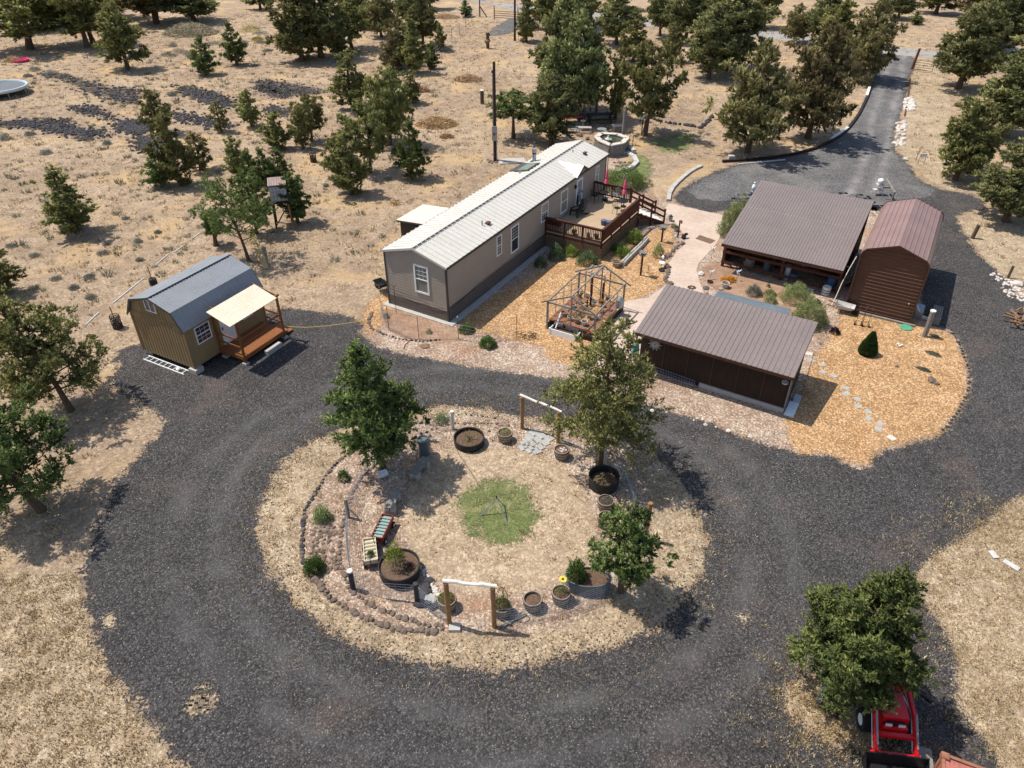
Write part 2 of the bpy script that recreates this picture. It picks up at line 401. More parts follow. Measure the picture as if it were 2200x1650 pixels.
# gravel driveway round the island, up beside the metal garage and behind the barn
OUT = [(226,816),(286,855),(341,887),(363,901),(346,928),(300,980),(259,1021),(245,1051),(226,1095),(191,1168),(177,1236),(190,1330),(215,1400),(260,1470),(310,1540),(365,1600),(400,1660),(450,1800),
       (2260,1800),(2190,1660),(2120,1580),(2075,1510),(2085,1440),(2050,1370),(2000,1310),(1962,1262),(1975,1235),(2015,1198),(2090,1160),(2150,1105),(2215,1060),(2330,900),(2330,720),(2205,660),(2165,600),(2130,575),(2095,540),
       (2075,505),(2055,480),(2052,458),(2115,450),(2112,432),(2080,415),(2023,409),(1976,390),(1954,360),(1938,338),(1919,319),(1916,294),(1933,245),(1946,202),(1957,153),(1966,118),(1884,112),
       (1884,147),(1873,183),(1862,213),(1845,245),(1824,275),(1785,305),(1709,333),(1600,347),(1545,366),(1500,385),(1462,408),(1440,436),(1560,470),(1640,420),(1900,430),(1880,560),(1850,640),(1975,700),(2041,707),(2061,739),(2073,773),(2082,796),(2082,819),
       (2073,848),(2054,889),(2034,914),(2018,928),(1984,946),(1900,965),(1872,975),(1866,1005),(1822,997),(1782,973),(1741,975),(1686,962),(1604,937),(1523,905),(1454,883),(1392,864),
       (1350,857),(1250,815),(1180,806),(1095,797),(1000,782),(945,771),(864,757),(809,741),(779,722),(776,694),(754,680),(673,670),(591,660),(540,690),(420,740),(300,735),(240,765),(262,790)]
ISL = [(552,1150),(556,1090),(575,1040),(610,990),(655,950),(720,925),(780,895),(850,882),(930,872),(1000,872),(1060,880),(1110,892),(1180,905),(1280,925),(1350,950),(1415,985),(1465,1030),(1500,1085),(1518,1150),(1518,1210),(1500,1260),(1455,1315),
       (1400,1350),(1330,1385),(1250,1405),(1180,1420),(1100,1435),(1000,1440),(900,1428),(820,1404),(740,1375),(680,1335),(625,1285),(585,1235),(560,1190)]
PAT = [(1685,1465),(1680,1510),(1700,1550),(1745,1570),(1755,1595),(1800,1605),(1835,1620),(1900,1640),(1880,1560),(1830,1500),(1760,1450)]
sheet('gravel_driveway', OUT, gravel, .008, cell=.35, margin=.8, holes=[ISL, PAT], trk=track_loop)
# older, dustier part of the drive leading to the road
sheet('gravel_approach', [(1885,112),(1966,118),(1956,153),(1945,202),(1932,245),(1915,294),(1919,325),(1953,360),(1975,390),(2022,410),(1960,440),(1900,460),(1800,430),(1700,400),(1560,440),(1470,420),(1500,388),(1560,366),(1600,350),(1709,336),(1784,308),(1823,277),(1844,245),(1861,213),(1872,183),(1883,147)], grav_old, .012, margin=.5, trk=track_line([(1790,470),(1850,420),(1885,330),(1893,260),(1915,180),(1930,110)]))
sheet('gravel_turnout', [(1041,74),(1062,60),(1085,45),(1098,40),(1150,42),(1160,60),(1137,56),(1110,66),(1085,74),(1060,77)], grav_old, .012, margin=.6)
rd = [(880,-24),(960,-8),(1060,6),(1125,10),(1300,30),(1500,50),(1670,67),(1890,95),(2015,112),(2200,127),(2500,150),(2500,172),(2200,146),(2010,125),(1890,116),(1670,84),(1500,66),(1300,48),(1125,27),(1022,3),(960,-2),(880,-16)]
sheet('county_road', rd, road_m, .016, cell=.8, margin=1.0)

# straw coloured verges
sheet('grass_verge', [(x, y) for x, y in ISL], straw, .004, margin=1.0)
sheet('dry_grass_corner', [(-200,1230),(60,1225),(177,1236),(190,1330),(215,1400),(260,1470),(310,1540),(365,1600),(420,1700),(430,1800),(-300,1800)], straw, .004, margin=.9)
sheet('dry_grass_right', [(1960,1245),(2010,1190),(2090,1150),(2210,1050),(2600,1000),(2500,1800),(2200,1800),(2160,1650),(2090,1560),(2050,1500),(2060,1420),(2030,1350)], straw, .0115, margin=2.2)
sheet('dry_grass_patch', PAT, straw, .004, margin=.8)
sheet('dry_grass_field', [(2060,480),(2100,540),(2150,600),(2230,650),(2500,650),(2500,400),(2230,400),(2200,470),(2120,450)], straw, .004, margin=1)
sheet('dry_grass_strip', [(1968,125),(2010,130),(2040,180),(2050,300),(2070,420),(2000,395),(1945,345),(1925,310),(1945,250),(1960,170)], straw, .004, margin=1.5)

# yard of the house: weathered chips, fresh chips, path
YARD = [(785,675),(812,640),(880,590),(1100,440),(1290,330),(1340,345),(1400,420),(1440,436),(1555,465),(1640,420),(1900,430),(1965,560),(1985,700),(2045,707),(2062,740),(2075,775),(2084,820),(2074,848),(2054,889),(2034,914),(2018,928),(1984,946),(1900,965),(1872,975),
        (1866,1007),(1822,1000),(1782,976),(1741,978),(1686,965),(1604,940),(1523,907),(1454,886),(1392,867),(1350,860),(1250,818),(1180,810),(1095,800),(1000,785),(945,774),(864,760),(809,744),(783,720)]
sheet('wood_chip_yard', YARD, chips_p, .012, margin=.8)
sheet('fresh_chip_garden', [(1686,899),(1692,935),(1710,970),(1741,975),(1782,973),(1822,997),(1866,1003),(1872,972),(1900,962),(1984,943),(2018,925),(2034,911),(2054,886),(2072,848),(2080,810),(2070,773),(2055,735),(2035,715),(1975,700),(1960,680),(1900,660),(1840,650),(1812,655),(1800,700),(1772,745),(1745,770),(1720,830)], chips_o, .016, margin=.8)
sheet('fresh_chip_bed', [(985,700),(1010,670),(1200,560),(1290,520),(1385,505),(1425,485),(1452,500),(1448,530),(1425,575),(1432,600),(1420,615),(1390,636),(1330,655),(1302,690),(1290,760),(1240,790),(1180,775),(1165,745),(1100,730),(1060,715),(1020,715)], chips_o, .016, margin=.6)
sheet('fresh_chip_corner', [(778,680),(800,640),(838,628),(850,660),(830,690),(800,720),(782,715)], chips_o, .016, margin=.7)
sheet('flower_bed_soil', [(815,668),(838,664),(980,706),(1010,715),(1000,725),(960,738),(900,732),(850,722),(815,690)], mulch_m, .020, margin=.5)
sheet('flower_bed_ground', [(1540,560),(1600,590),(1760,640),(1720,690),(1640,660),(1560,640),(1520,610),(1500,580)], mulch_m, .016, margin=.9)
# brick path
bm, nt_, bs = new_mat('brick_pavers'); k = NT(nt_)
rot = k.n('ShaderNodeMapping'); rot.inputs['Rotation'].default_value = (0, 0, .53); k.l(k.co, rot.inputs[0])
bt = k.n('ShaderNodeTexBrick'); bt.inputs['Scale'].default_value = 1; bt.inputs['Brick Width'].default_value = .22; bt.inputs['Row Height'].default_value = .11; bt.inputs['Mortar Size'].default_value = .006
bt.inputs['Color1'].default_value = (.50, .38, .29, 1); bt.inputs['Color2'].default_value = (.56, .455, .37, 1); bt.inputs['Mortar'].default_value = (.26, .205, .165, 1); k.l(rot.outputs[0], bt.inputs[0])
c_ = k.mix(1.0, bt.outputs[0], k.ramp(k.noise(.5, 4), [(.3, (.88, .84, .80)), (.7, (1.08, 1.08, 1.1))]), 'MULTIPLY')
k.l(c_, bs.inputs['Base Color']); bs.inputs['Roughness'].default_value = .9
PATH = [(1437,438),(1552,463),(1575,480),(1552,500),(1538,526),(1501,567),(1496,582),(1503,606),(1515,640),(1500,700),(1430,760),(1370,770),(1345,795),(1300,805),(1275,780),(1285,740),(1300,705),(1318,680),(1335,650),(1393,640),(1432,612),(1437,590),(1433,571),(1452,545),(1472,525),(1470,505),(1456,485),(1440,465),(1425,455)]
pb = MB(); pb.prism([G2(p) for p in PATH][::-1], -.02, .035); tag(pb.build('brick_path', bm), kind='structure')

# island surfaces
ICH = [(742,980),(722,997),(700,1025),(685,1047),(670,1072),(657,1095),(651,1125),(650,1157),(651,1193),(668,1236),(684,1254),(716,1289),(764,1319),(818,1343),(891,1356),(950,1356),(1020,1362),(1120,1362),(1200,1352),(1265,1325),(1325,1275),(1370,1215),(1395,1150),
       (1395,1080),(1380,1020),(1345,965),(1270,930),(1210,915),(1130,903),(1060,893),(1000,888),(930,893),(860,910),(800,940)]
sheet('island_chips', ICH, chips_p, .012, margin=.6)
sheet('island_lawn', [(1000,955),(1100,965),(1190,985),(1240,1030),(1275,1100),(1282,1170),(1245,1230),(1185,1258),(1100,1278),(1000,1275),(920,1245),(888,1190),(865,1130),(870,1060),(900,1000),(950,965)], lawn_m, .016, margin=.6)
sheet('green_lawn', [(985,1075),(1010,1045),(1050,1030),(1110,1035),(1140,1065),(1165,1100),(1150,1140),(1110,1165),(1060,1170),(1020,1150),(990,1120)], green_m, .020, margin=1.1)
sheet('green_verge', [(1362,330),(1385,335),(1400,350),(1398,375),(1380,390),(1355,375)], green_m, .020, margin=.8)
sheet('shaded_grass', [(1395,300),(1480,285),(1500,300),(1460,330),(1420,325)], green_m, .004, margin=.6)
# cinder outcrops in the field
cinder = gmat('dark_cinder_soil', [(.35, (.07, .062, .06)), (.65, (.22, .17, .13))], big=.4, mid=2, fine=8, grain=20, cells=[(5, .6)], fvar=.4, gvar=.5, bump=1, bd=.08, sd=True, amp=2.6, asc=.9)
BANDS = [[(76,156),(117,158),(153,164),(191,177),(232,188),(303,191),(300,224),(259,226),(232,210),(191,202),(164,180),(109,166)],
         [(376,183),(423,194),(464,202),(505,218),(499,232),(450,224),(415,210),(382,194)],
         [(153,226),(191,229),(224,243),(259,262),(275,272),(240,256),(205,248),(164,237)],
         [(-20,262),(95,256),(136,259),(164,273),(235,284),(237,294),(207,292),(188,300),(147,292),(82,276),(-20,270)],
         [(267,259),(314,267),(327,281),(289,286),(267,272)], [(349,237),(395,245),(436,254),(480,267),(513,275),(464,275),(409,262)], [(300,294),(333,300),(333,327),(308,319)],
         [(550,170),(620,178),(700,195),(680,205),(600,202),(545,190)], [(580,225),(625,240),(620,250),(570,240)], [(545,190),(560,180),(640,205),(600,215)]]
for i, b_ in enumerate(BANDS): sheet('cinder_outcrop', b_, cinder, .004, cell=.5, margin=2.4)

# ------------------------------------------------------------------ stuff scattered on it (fast numpy meshes)
def tri_mesh(name, V, m, tint=None, n=3, nrm=None):
    """V: (F, n, 3) array of separate faces"""
    F = len(V); me = bpy.data.meshes.new(name)
    me.vertices.add(F*n); me.loops.add(F*n); me.polygons.add(F)
    me.vertices.foreach_set('co', V.astype(np.float32).ravel()); me.loops.foreach_set('vertex_index', np.arange(F*n, dtype=np.int32))
    me.polygons.foreach_set('loop_start', np.arange(0, F*n, n, dtype=np.int32))
    if tint is not None:
        a = me.attributes.new('tint', 'FLOAT', 'FACE'); a.data.foreach_set('value', tint.astype(np.float32))
    if nrm is not None:
        a = me.attributes.new('nrm', 'FLOAT_VECTOR', 'FACE'); a.data.foreach_set('vector', nrm.astype(np.float32).ravel())
    me.update(); me.materials.append(m); return me
def rot_blades(base, d, ln, wd):
    """triangular blades: base points (N,3), unit directions, lengths, widths"""
    r = rng.normal(size=d.shape); s = np.cross(d, r); s /= np.linalg.norm(s, axis=1)[:, None]+1e-9
    return np.stack([base-s*wd[:, None]/2, base+s*wd[:, None]/2, base+d*ln[:, None]], 1)
def fmat(name, stops, trans=.25, rough=.8, objvar=True, sc=1.5, soft=0.0):
    m, nt, b = new_mat(name); k = NT(nt)
    at = k.n('ShaderNodeAttribute', attribute_name='tint', attribute_type='GEOMETRY')
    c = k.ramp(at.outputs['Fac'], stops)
    if objvar:
        oi = k.n('ShaderNodeObjectInfo')
        hv = k.n('ShaderNodeHueSaturation'); k.l(c, hv.inputs['Color'])
        k.l(k.math('ADD', k.math('MULTIPLY', oi.outputs['Random'], .03), .485), hv.inputs['Hue'])
        k.l(k.math('ADD', k.math('MULTIPLY', oi.outputs['Random'], .35), .82), hv.inputs['Value']); c = hv.outputs[0]
    k.l(c, b.inputs['Base Color']); b.inputs['Roughness'].default_value = rough; b.inputs['Specular IOR Level'].default_value = .1
    if soft:   # leaves shade with the roundness of their spray
        an = k.n('ShaderNodeAttribute', attribute_name='nrm', attribute_type='GEOMETRY'); vt = k.n('ShaderNodeVectorTransform', vector_type='NORMAL', convert_from='OBJECT', convert_to='WORLD'); k.l(an.outputs['Vector'], vt.inputs[0])
        ge = k.n('ShaderNodeNewGeometry'); v1 = k.n('ShaderNodeVectorMath', operation='SCALE'); v1.inputs['Scale'].default_value = 1-soft; k.l(ge.outputs['Normal'], v1.inputs[0])
        v2 = k.n('ShaderNodeVectorMath', operation='ADD'); k.l(v1.outputs[0], v2.inputs[0]); k.l(vt.outputs[0], v2.inputs[1]); v3 = k.n('ShaderNodeVectorMath', operation='NORMALIZE'); k.l(v2.outputs[0], v3.inputs[0]); k.l(v3.outputs[0], b.inputs['Normal'])
    if trans:
        t = k.n('ShaderNodeBsdfTranslucent'); k.l(c, t.inputs[0]); mx = k.n('ShaderNodeMixShader'); mx.inputs[0].default_value = trans
        k.l(b.outputs[0], mx.inputs[1]); k.l(t.outputs[0], mx.inputs[2]); k.l(mx.outputs[0], nt.nodes['Material Output'].inputs[0])
    return m
M_straw = fmat('dry_grass_blades', [(0, (.26, .19, .11)), (.5, (.50, .38, .22)), (1, (.70, .56, .33))], .2, objvar=False)
M_sage = fmat('sage_leaves', [(0, (.16, .15, .10)), (.5, (.26, .25, .18)), (1, (.38, .36, .27))], .2, objvar=False)
AVOID = [[G2(p) for p in OUT], [G2(p) for p in YARD]]
def scatter_pts(poly_px, n, avoid=True, seed=1):
    r = np.random.default_rng(seed); poly = [G2(p) for p in poly_px] ; a = np.array(poly)
    lo = a.min(0); hi = a.max(0); p = r.uniform(lo, hi, size=(n, 2))
    p = p[sdist(p, poly) > 0]
    if avoid:
        isl = [G2(q) for q in ISL]
        k = ((sdist(p, AVOID[0]) < -.1) | (sdist(p, isl) > .1)) & (sdist(p, AVOID[1]) < 0)
        p = p[k]
    return p
def clumps(name, pts, m, h=.22, rad=.12, nb=10, w=.03, label=None, seed=3, hv=.5, kind='stuff', jit=1.0):
    r = np.random.default_rng(seed); N = len(pts)
    s = r.uniform(1-hv, 1+hv, N)
    k = np.repeat(np.arange(N), nb); a = r.uniform(0, 2*PI, len(k)); q = np.sqrt(r.uniform(0, 1, len(k)))*rad*s[k]
    base = np.stack([pts[k, 0]+np.cos(a)*q, pts[k, 1]+np.sin(a)*q, np.full(len(k), -.01)], 1)
    d = np.stack([np.cos(a)*.7*jit*r.uniform(.2, 1.3, len(k)), np.sin(a)*.7*jit*r.uniform(.2, 1.3, len(k)), np.ones(len(k))], 1); d /= np.linalg.norm(d, axis=1)[:, None]
    V = rot_blades(base, d, h*s[k]*r.uniform(.6, 1.2, len(k)), w*s[k]*r.uniform(.7, 1.3, len(k)))
    me = tri_mesh(name, V, m, np.clip(r.normal(.5, .25, N)[k]+r.normal(0, .15, len(k)), 0, 1))
    o = link(name, me); tag(o, label, kind=kind); return o
FIELD = [(-150,60),(700,20),(1060,45),(1480,90),(1560,360),(1300,300),(1100,420),(800,620),(620,650),(300,730),(215,790),(260,880),(240,1060),(180,1210),(-250,1200)]
clumps('dry_grass', scatter_pts(FIELD, 24000, seed=11), M_straw, h=.16, rad=.16, nb=9, w=.05)
clumps('field_weeds', scatter_pts([(-150,120),(900,100),(1000,300),(780,560),(600,640),(280,640),(0,900),(-250,1000)], 1300, seed=12), M_sage, h=.24, rad=.2, nb=34, w=.045, hv=.6, seed=5)
clumps('straw_tufts', scatter_pts(ISL, 2600, seed=13), M_straw, h=.10, rad=.12, nb=12, w=.03)
clumps('corner_grass', scatter_pts([(-200,1230),(177,1236),(190,1330),(260,1470),(365,1600),(420,1700),(-200,1700)], 5200, seed=14), M_straw, h=.10, rad=.12, nb=12, w=.028)
clumps('verge_grass', scatter_pts([(2010,1190),(2210,1050),(2300,1000),(2300,1700),(2160,1700),(2090,1560),(2060,1420),(2000,1300)], 4200, avoid=False, seed=15), M_straw, h=.10, rad=.12, nb=12, w=.03)
clumps('far_grass', scatter_pts([(1000,0),(2400,60),(2500,700),(2200,640),(2080,470),(1960,340),(1965,120),(1900,90),(1880,160),(1800,290),(1560,350),(1480,90)], 16000, seed=16), M_straw, h=.16, rad=.18, nb=8, w=.055)
M_green = fmat('green_grass_blades', [(0, (.07, .10, .025)), (.5, (.12, .165, .04)), (1, (.24, .26, .09))], .3, objvar=False)
clumps('lawn_grass', scatter_pts([(975,1080),(1010,1040),(1060,1025),(1120,1035),(1150,1070),(1175,1105),(1155,1150),(1110,1172),(1050,1175),(1010,1150)], 900, avoid=False, seed=17), M_green, h=.055, rad=.10, nb=14, w=.018)
# basalt rubble
def rubble(name, polys, n, r0, r1, m, seed, label=None, jit=0.0):
    rr = random.Random(seed); b = MB()
    for i, poly in enumerate(polys):
        for p in scatter_pts(poly, n, avoid=False, seed=seed+i):
            b.rock((p[0]+rr.gauss(0, jit), p[1]+rr.gauss(0, jit), .02), rr.uniform(r0, r1), rr.random())
    o = b.build(name, m); tag(o, label, kind='stuff'); return o
rubble('basalt_rubble', BANDS[:7], 1300, .08, .22, MT['basalt'], 5, jit=.55)
rubble('scattered_cinders', BANDS[7:], 420, .06, .15, MT['basalt'], 9, jit=.5)
rubble('white_rock_pile', [[(1945,212),(1962,208),(1966,236),(1940,242)], [(1927,265),(1948,262),(1942,312),(1920,316)]], 260, .12, .30, MT['pale_rock'], 15)
rubble('rocky_verge', [[(1955,150),(1962,150),(1955,200),(1945,200)], [(1965,120),(1972,122),(1962,160),(1955,160)]], 120, .08, .16, MT['rock'], 16)
rubble('broken_stones', [[(2120,585),(2150,590),(2230,640),(2230,660),(2170,640)], [(1300,860),(1530,905),(1640,945),(1640,952),(1500,910),(1330,870)]], 150, .05, .12, MT['pale_rock'], 17)
rubble('creek_stones', [[(668,1130),(740,1125),(735,1155),(672,1190)], [(655,1180),(700,1230),(735,1235),(730,1180)]], 90, .05, .10, MT['rock'], 18)

# ragged borders: loose cinders outside the drive, straw tufts and straw litter on it
def border_pts(polys, n, lo, hi, seed):
    r = np.random.default_rng(seed); o = []
    for poly in polys:
        w_ = smooth_poly([G2(q) for q in poly], 1); L = [math.dist(a, b) for a, b in zip(w_, w_[1:]+w_[:1])]; tot = sum(L)
        for a, b, l in zip(w_, w_[1:]+w_[:1], L):
            m_ = r.poisson(n*l/tot)
            if l < 1e-6 or m_ == 0: continue
            t = r.uniform(0, 1, m_); nx, ny = -(b[1]-a[1])/l, (b[0]-a[0])/l; q = r.normal(0, 1, m_)*(hi-lo)/2+(hi+lo)/2
            o.append(np.stack([a[0]+(b[0]-a[0])*t+nx*q, a[1]+(b[1]-a[1])*t+ny*q], 1))
    return np.concatenate(o)
def pebbles(name, pts, r0, r1, m, seed):
    rr = random.Random(seed); b = MB()
    for p in pts: b.rock((p[0], p[1], .01), rr.uniform(r0, r1), rr.random())
    tag(b.build(name, m), kind='stuff')
NEAR = [p for p in OUT if p[1] > 640]
bp = border_pts([OUT, ISL], 3000, -.5, .5, 31); bp = bp[(bp[:, 1] < 48)]
pebbles('loose_cinders', bp, .012, .032, MT['basalt'], 3)
bp = border_pts([ISL, PAT, [(1960,1245),(2010,1190),(2090,1150),(2190,1060),(2160,1650),(2090,1560),(2050,1500),(2060,1420),(2030,1350)]], 1500, -.9, .9, 32)
clumps('border_straw', bp, M_straw, h=.09, rad=.12, nb=11, w=.03, seed=7)
for i, q in enumerate([[(225,1322),(240,1318),(250,1340),(232,1348)],[(400,1505),(440,1490),(468,1510),(440,1530),(405,1532)],[(1583,1325),(1600,1315),(1615,1328),(1598,1338)],[(420,1478),(450,1470),(440,1490)],[(685,1555),(700,1552),(700,1568)],[(575,1225),(600,1230),(592,1243),(572,1238)],[(1640,835),(1660,842),(1650,850)]]):
    sheet('straw_litter', q, straw, .012, cell=.15, margin=.5)
    c = np.array([G2(p) for p in q]).mean(0); clumps('straw_wisps', c+np.random.default_rng(i).normal(0, .28, (60, 2)), M_straw, h=.03, rad=.12, nb=8, w=.02, seed=i)
st_ = scatter_pts([(200,1100),(2100,1100),(2050,1640),(400,1640)], 900, avoid=False, seed=41); st_ = st_[sdist(st_, smooth_poly([G2(q) for q in ISL], 1)) < -.5]
clumps('stray_stalks', st_, M_straw, h=.05, rad=.06, nb=3, w=.012, seed=8)
# ------------------------------------------------------------------ junipers
M_jun = fmat('juniper_foliage', [(0, (.13, .13, .05)), (.45, (.29, .29, .095)), (.8, (.43, .41, .145)), (1, (.55, .49, .21))], .25, soft=.65)
M_blue = fmat('blue_green_juniper', [(0, (.12, .13, .055)), (.5, (.28, .29, .11)), (1, (.46, .44, .18))], .25, soft=.65)
M_deep = fmat('deep_green_juniper', [(0, (.075, .105, .036)), (.5, (.185, .245, .075)), (1, (.35, .39, .13))], .25, soft=.65)
M_brown = fmat('browned_juniper', [(0, (.16, .135, .058)), (.5, (.31, .265, .11)), (1, (.46, .38, .17))], .22, soft=.65)
def juniper(seed, h, w, cb=.08, shape='cone', dens=1.0, leaf=.10, tr=None, lean=(0, 0), nl=None, open_=.0, multi=1, up=.5, m=None, sx=1.0, rc=1.0):
    """crown and trunk meshes of one juniper, height h, crown width w"""
    r = np.random.default_rng(seed); Rm = w/2; tr = tr or .028*h+.03
    tb = MB(); C = []; RC = []
    n = nl or int(26*multi**.3)
    stems = []
    for s_ in range(multi):
        a0 = r.uniform(0, 6.28); sp = 0 if multi == 1 else Rm*.38
        ex = (lean[0]+math.cos(a0+s_*2.4)*sp, lean[1]+math.sin(a0+s_*2.4)*sp); hh = h*(1 if s_ == 0 else r.uniform(.75, .95))
        def ax(t, ex=ex, hh=hh, q=r.uniform(-.04, .04, 4)): return np.array([ex[0]*t+q[0]*hh*math.sin(t*4), ex[1]*t+q[1]*hh*math.sin(t*3.5), hh*t])
        stems.append((ax, hh))
        tb.tube([ax(t)-np.array([0, 0, .12 if t == 0 else 0]) for t in np.linspace(0, .93, 8)], [tr*(1.25 if i == 0 else 1)*(1-.9*i/7.6)/(multi**.35) for i in range(8)], 7)
    for s_, (ax, hh) in enumerate(stems):
        for i in range(n):
            t = cb+(1-cb)*((i+.5)/n)**1.05; u = (t-cb)/(1-cb)
            if shape == 'cone': pr = (1-u)**.75*min(1, .45+u*4)
            elif shape == 'oval': pr = math.sin(PI*min(1, u*.86+.14))**.6
            elif shape == 'spire': pr = (1-u)**.55*min(1, .55+u*2.2)
            elif shape == 'flat': pr = .75+.25*math.sin(PI*u)
            else: pr = (1-u**1.6)**.72*min(1, .62+u*3)
            an = i*2.39996+s_*1.3+r.uniform(-.5, .5); L = Rm*pr*r.uniform(.62, 1.25)/(multi**.25)
            L = max(L, Rm*.10)
            rise = L*up*r.uniform(.3, 1.2)+(.25*Rm*u)
            p0 = ax(t*.92); dr = np.array([math.cos(an)*sx, math.sin(an)/sx, 0])
            p1 = p0+dr*L*.55+np.array([0, 0, rise*.25]); p2 = p0+dr*L+np.array([0, 0, rise*.75])
            if L > .25*Rm: tb.tube([p0, (p0*.45+p1*.55)+r.normal(0, .02, 3)*L, p1, p1*.4+p2*.6], [tr*.34*(1-u*.6), tr*.26*(1-u*.6), tr*.16*(1-u*.6), tr*.06], 4, False)
            nc = max(2, int(round(L/(Rm*.15))))
            for j in range(nc):
                q = (.16+open_*.35)+(.90-open_*.35)*(j+r.uniform(.2, .8))/nc
                c = (p0*(1-2*q)+p1*2*q) if q < .5 else (p1*(2-2*q)+p2*(2*q-1))
                c = c+r.normal(0, .10, 3)*Rm*(q*.8+.2)*np.array([1, 1, .6])
                if r.uniform() < open_*.35: continue
                C.append(c); RC.append(Rm*.135*r.uniform(.7, 1.35)*(1.15-.35*u))
                # side sprays
                if L > .5*Rm and r.uniform() < .85-open_*.4:
                    sd_ = r.choice([-1, 1])*r.uniform(.14, .30)*Rm; c2 = c+np.array([-dr[1], dr[0], r.uniform(-.2, .5)])*sd_
                    C.append(c2); RC.append(Rm*.12*r.uniform(.7, 1.2))
        for q in np.linspace(.78 if shape != 'flat' else .9, 1.0, 5):   # leader
            C.append(ax(q)+r.normal(0, .02, 3)*Rm); RC.append(Rm*.15*(1.35-q))
    C = np.array(C); RC = np.array(RC)*rc; N = len(C)
    per = np.maximum(14, (dens*78*(RC/(Rm*.14))**1.3)).astype(int); k = np.repeat(np.arange(N), per); F = len(k)
    K = 8   # feathery sprays of each clump
    oc = C*np.array([1, 1, 0]); oc /= np.linalg.norm(oc, axis=1)[:, None]+1e-6
    A = r.normal(size=(N, K, 3)); A /= np.linalg.norm(A, axis=2)[:, :, None]; A = A*.95+oc[:, None, :]*.45+np.array([0, 0, .45]); A /= np.linalg.norm(A, axis=2)[:, :, None]
    SLn = r.uniform(.75, 1.5, (N, K)); j = r.integers(0, K, F); a_ = A[k, j]; t_ = r.uniform(.05, 1, F)**.75; sl_ = SLn[k, j]
    off = r.normal(size=(F, 3)); off /= np.linalg.norm(off, axis=1)[:, None]; wr_ = .33*(1.15-t_)*r.uniform(.3, 1, F)
    base = C[k]+(a_*(t_*sl_)[:, None]+off*wr_[:, None])*RC[k][:, None]*np.array([1.15, 1.15, .9])
    out = oc[k]; u = a_*.7+off*.6; rad = .4+.6*t_
    d = a_*.9+off*.55+np.array([0, 0, .2])+r.normal(0, .25, (F, 3)); d /= np.linalg.norm(d, axis=1)[:, None]
    ln = leaf*r.uniform(.7, 1.5, F)*1.25; V = rot_blades(base, d, ln, leaf*r.uniform(.6, 1.0, F))
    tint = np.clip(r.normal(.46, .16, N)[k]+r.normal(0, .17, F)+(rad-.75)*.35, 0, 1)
    nn = u*.8+out*.35+np.array([0, 0, .25])
    nn /= np.linalg.norm(nn, axis=1)[:, None]
    return tri_mesh('crown', V, m or M_jun, tint, nrm=nn), tb.mesh('trunk', MT['bark'])
PROTO = {}
def proto(kind):
    if kind not in PROTO:
        PROTO[kind] = {
         'a': lambda: juniper(21, 3.2, 2.2, .05, 'cone', 1.0, .085, m=M_deep),
         'b': lambda: juniper(22, 3.2, 2.0, .07, 'spire', .8, .085, up=1.0),
         'c': lambda: juniper(23, 3.2, 1.6, .03, 'oval', .6, .08, up=1.2, open_=.4, m=M_brown),
         'd': lambda: juniper(24, 6.0, 4.2, .16, 'cone', 1.4, .13, nl=34, m=M_jun),
         'e': lambda: juniper(25, 6.0, 4.4, .18, 'dome', 1.4, .13, nl=34, m=M_blue),
         'f': lambda: juniper(26, 6.0, 4.0, .22, 'oval', 1.3, .13, nl=30, open_=.3, up=.8),
         'g': lambda: juniper(27, 8.0, 5.4, .14, 'dome', 1.7, .15, nl=40, m=M_blue),
         'h': lambda: juniper(28, 8.0, 5.0, .25, 'oval', 1.6, .15, nl=36, multi=2, open_=.3, m=M_brown),
         'i': lambda: juniper(29, 8.0, 5.4, .10, 'spire', 1.8, .15, nl=40, m=M_jun),
         'j': lambda: juniper(30, 4.5, 3.2, .18, 'oval', 1.0, .10, nl=26, multi=2, open_=.3, up=1.0),
         'k': lambda: juniper(31, 4.5, 2.6, .04, 'spire', 1.1, .10, nl=30, up=.9, m=M_jun),
         'l': lambda: juniper(32, 4.5, 3.4, .5, 'flat', 1.1, .11, nl=16, up=.4, m=M_deep),
         'm': lambda: juniper(33, 6.0, 5.2, .12, 'dome', 1.6, .13, nl=36, m=M_brown),
        }[kind]()
    return PROTO[kind]
NOM = dict(a=(3.2,2.2), b=(3.2,2.0), c=(3.2,1.6), d=(6,4.2), e=(6,4.4), f=(6,4.0), g=(8,5.4), h=(8,5), i=(8,5.4), j=(4.5,3.2), k=(4.5,2.6), l=(4.5,3.4), m=(6,5.2))
def tree(px, py, ty, wpx, kind, label, group='junipers on the dry slope', name='juniper_tree', rz=None, hm=None):
    b = G(px, py); h = hm or HT(px, py, ty); wd = wpx/PXM(px, py)
    t = thing(name, label, 'tree', b, random.uniform(0, 6.28) if rz is None else rz, group)
    cr, tk = proto(kind); H0, W0 = NOM[kind]
    # the upper crown is nearer the camera than its foot
    s = (wd/W0*1.1, wd/W0*1.1, h/H0)
    link('crown', cr, t, sc=s); link('trunk', tk, t, sc=s); return t
FG = 'junipers far up the slope'; RG = 'junipers beside the drive'; PG = 'junipers behind the house'
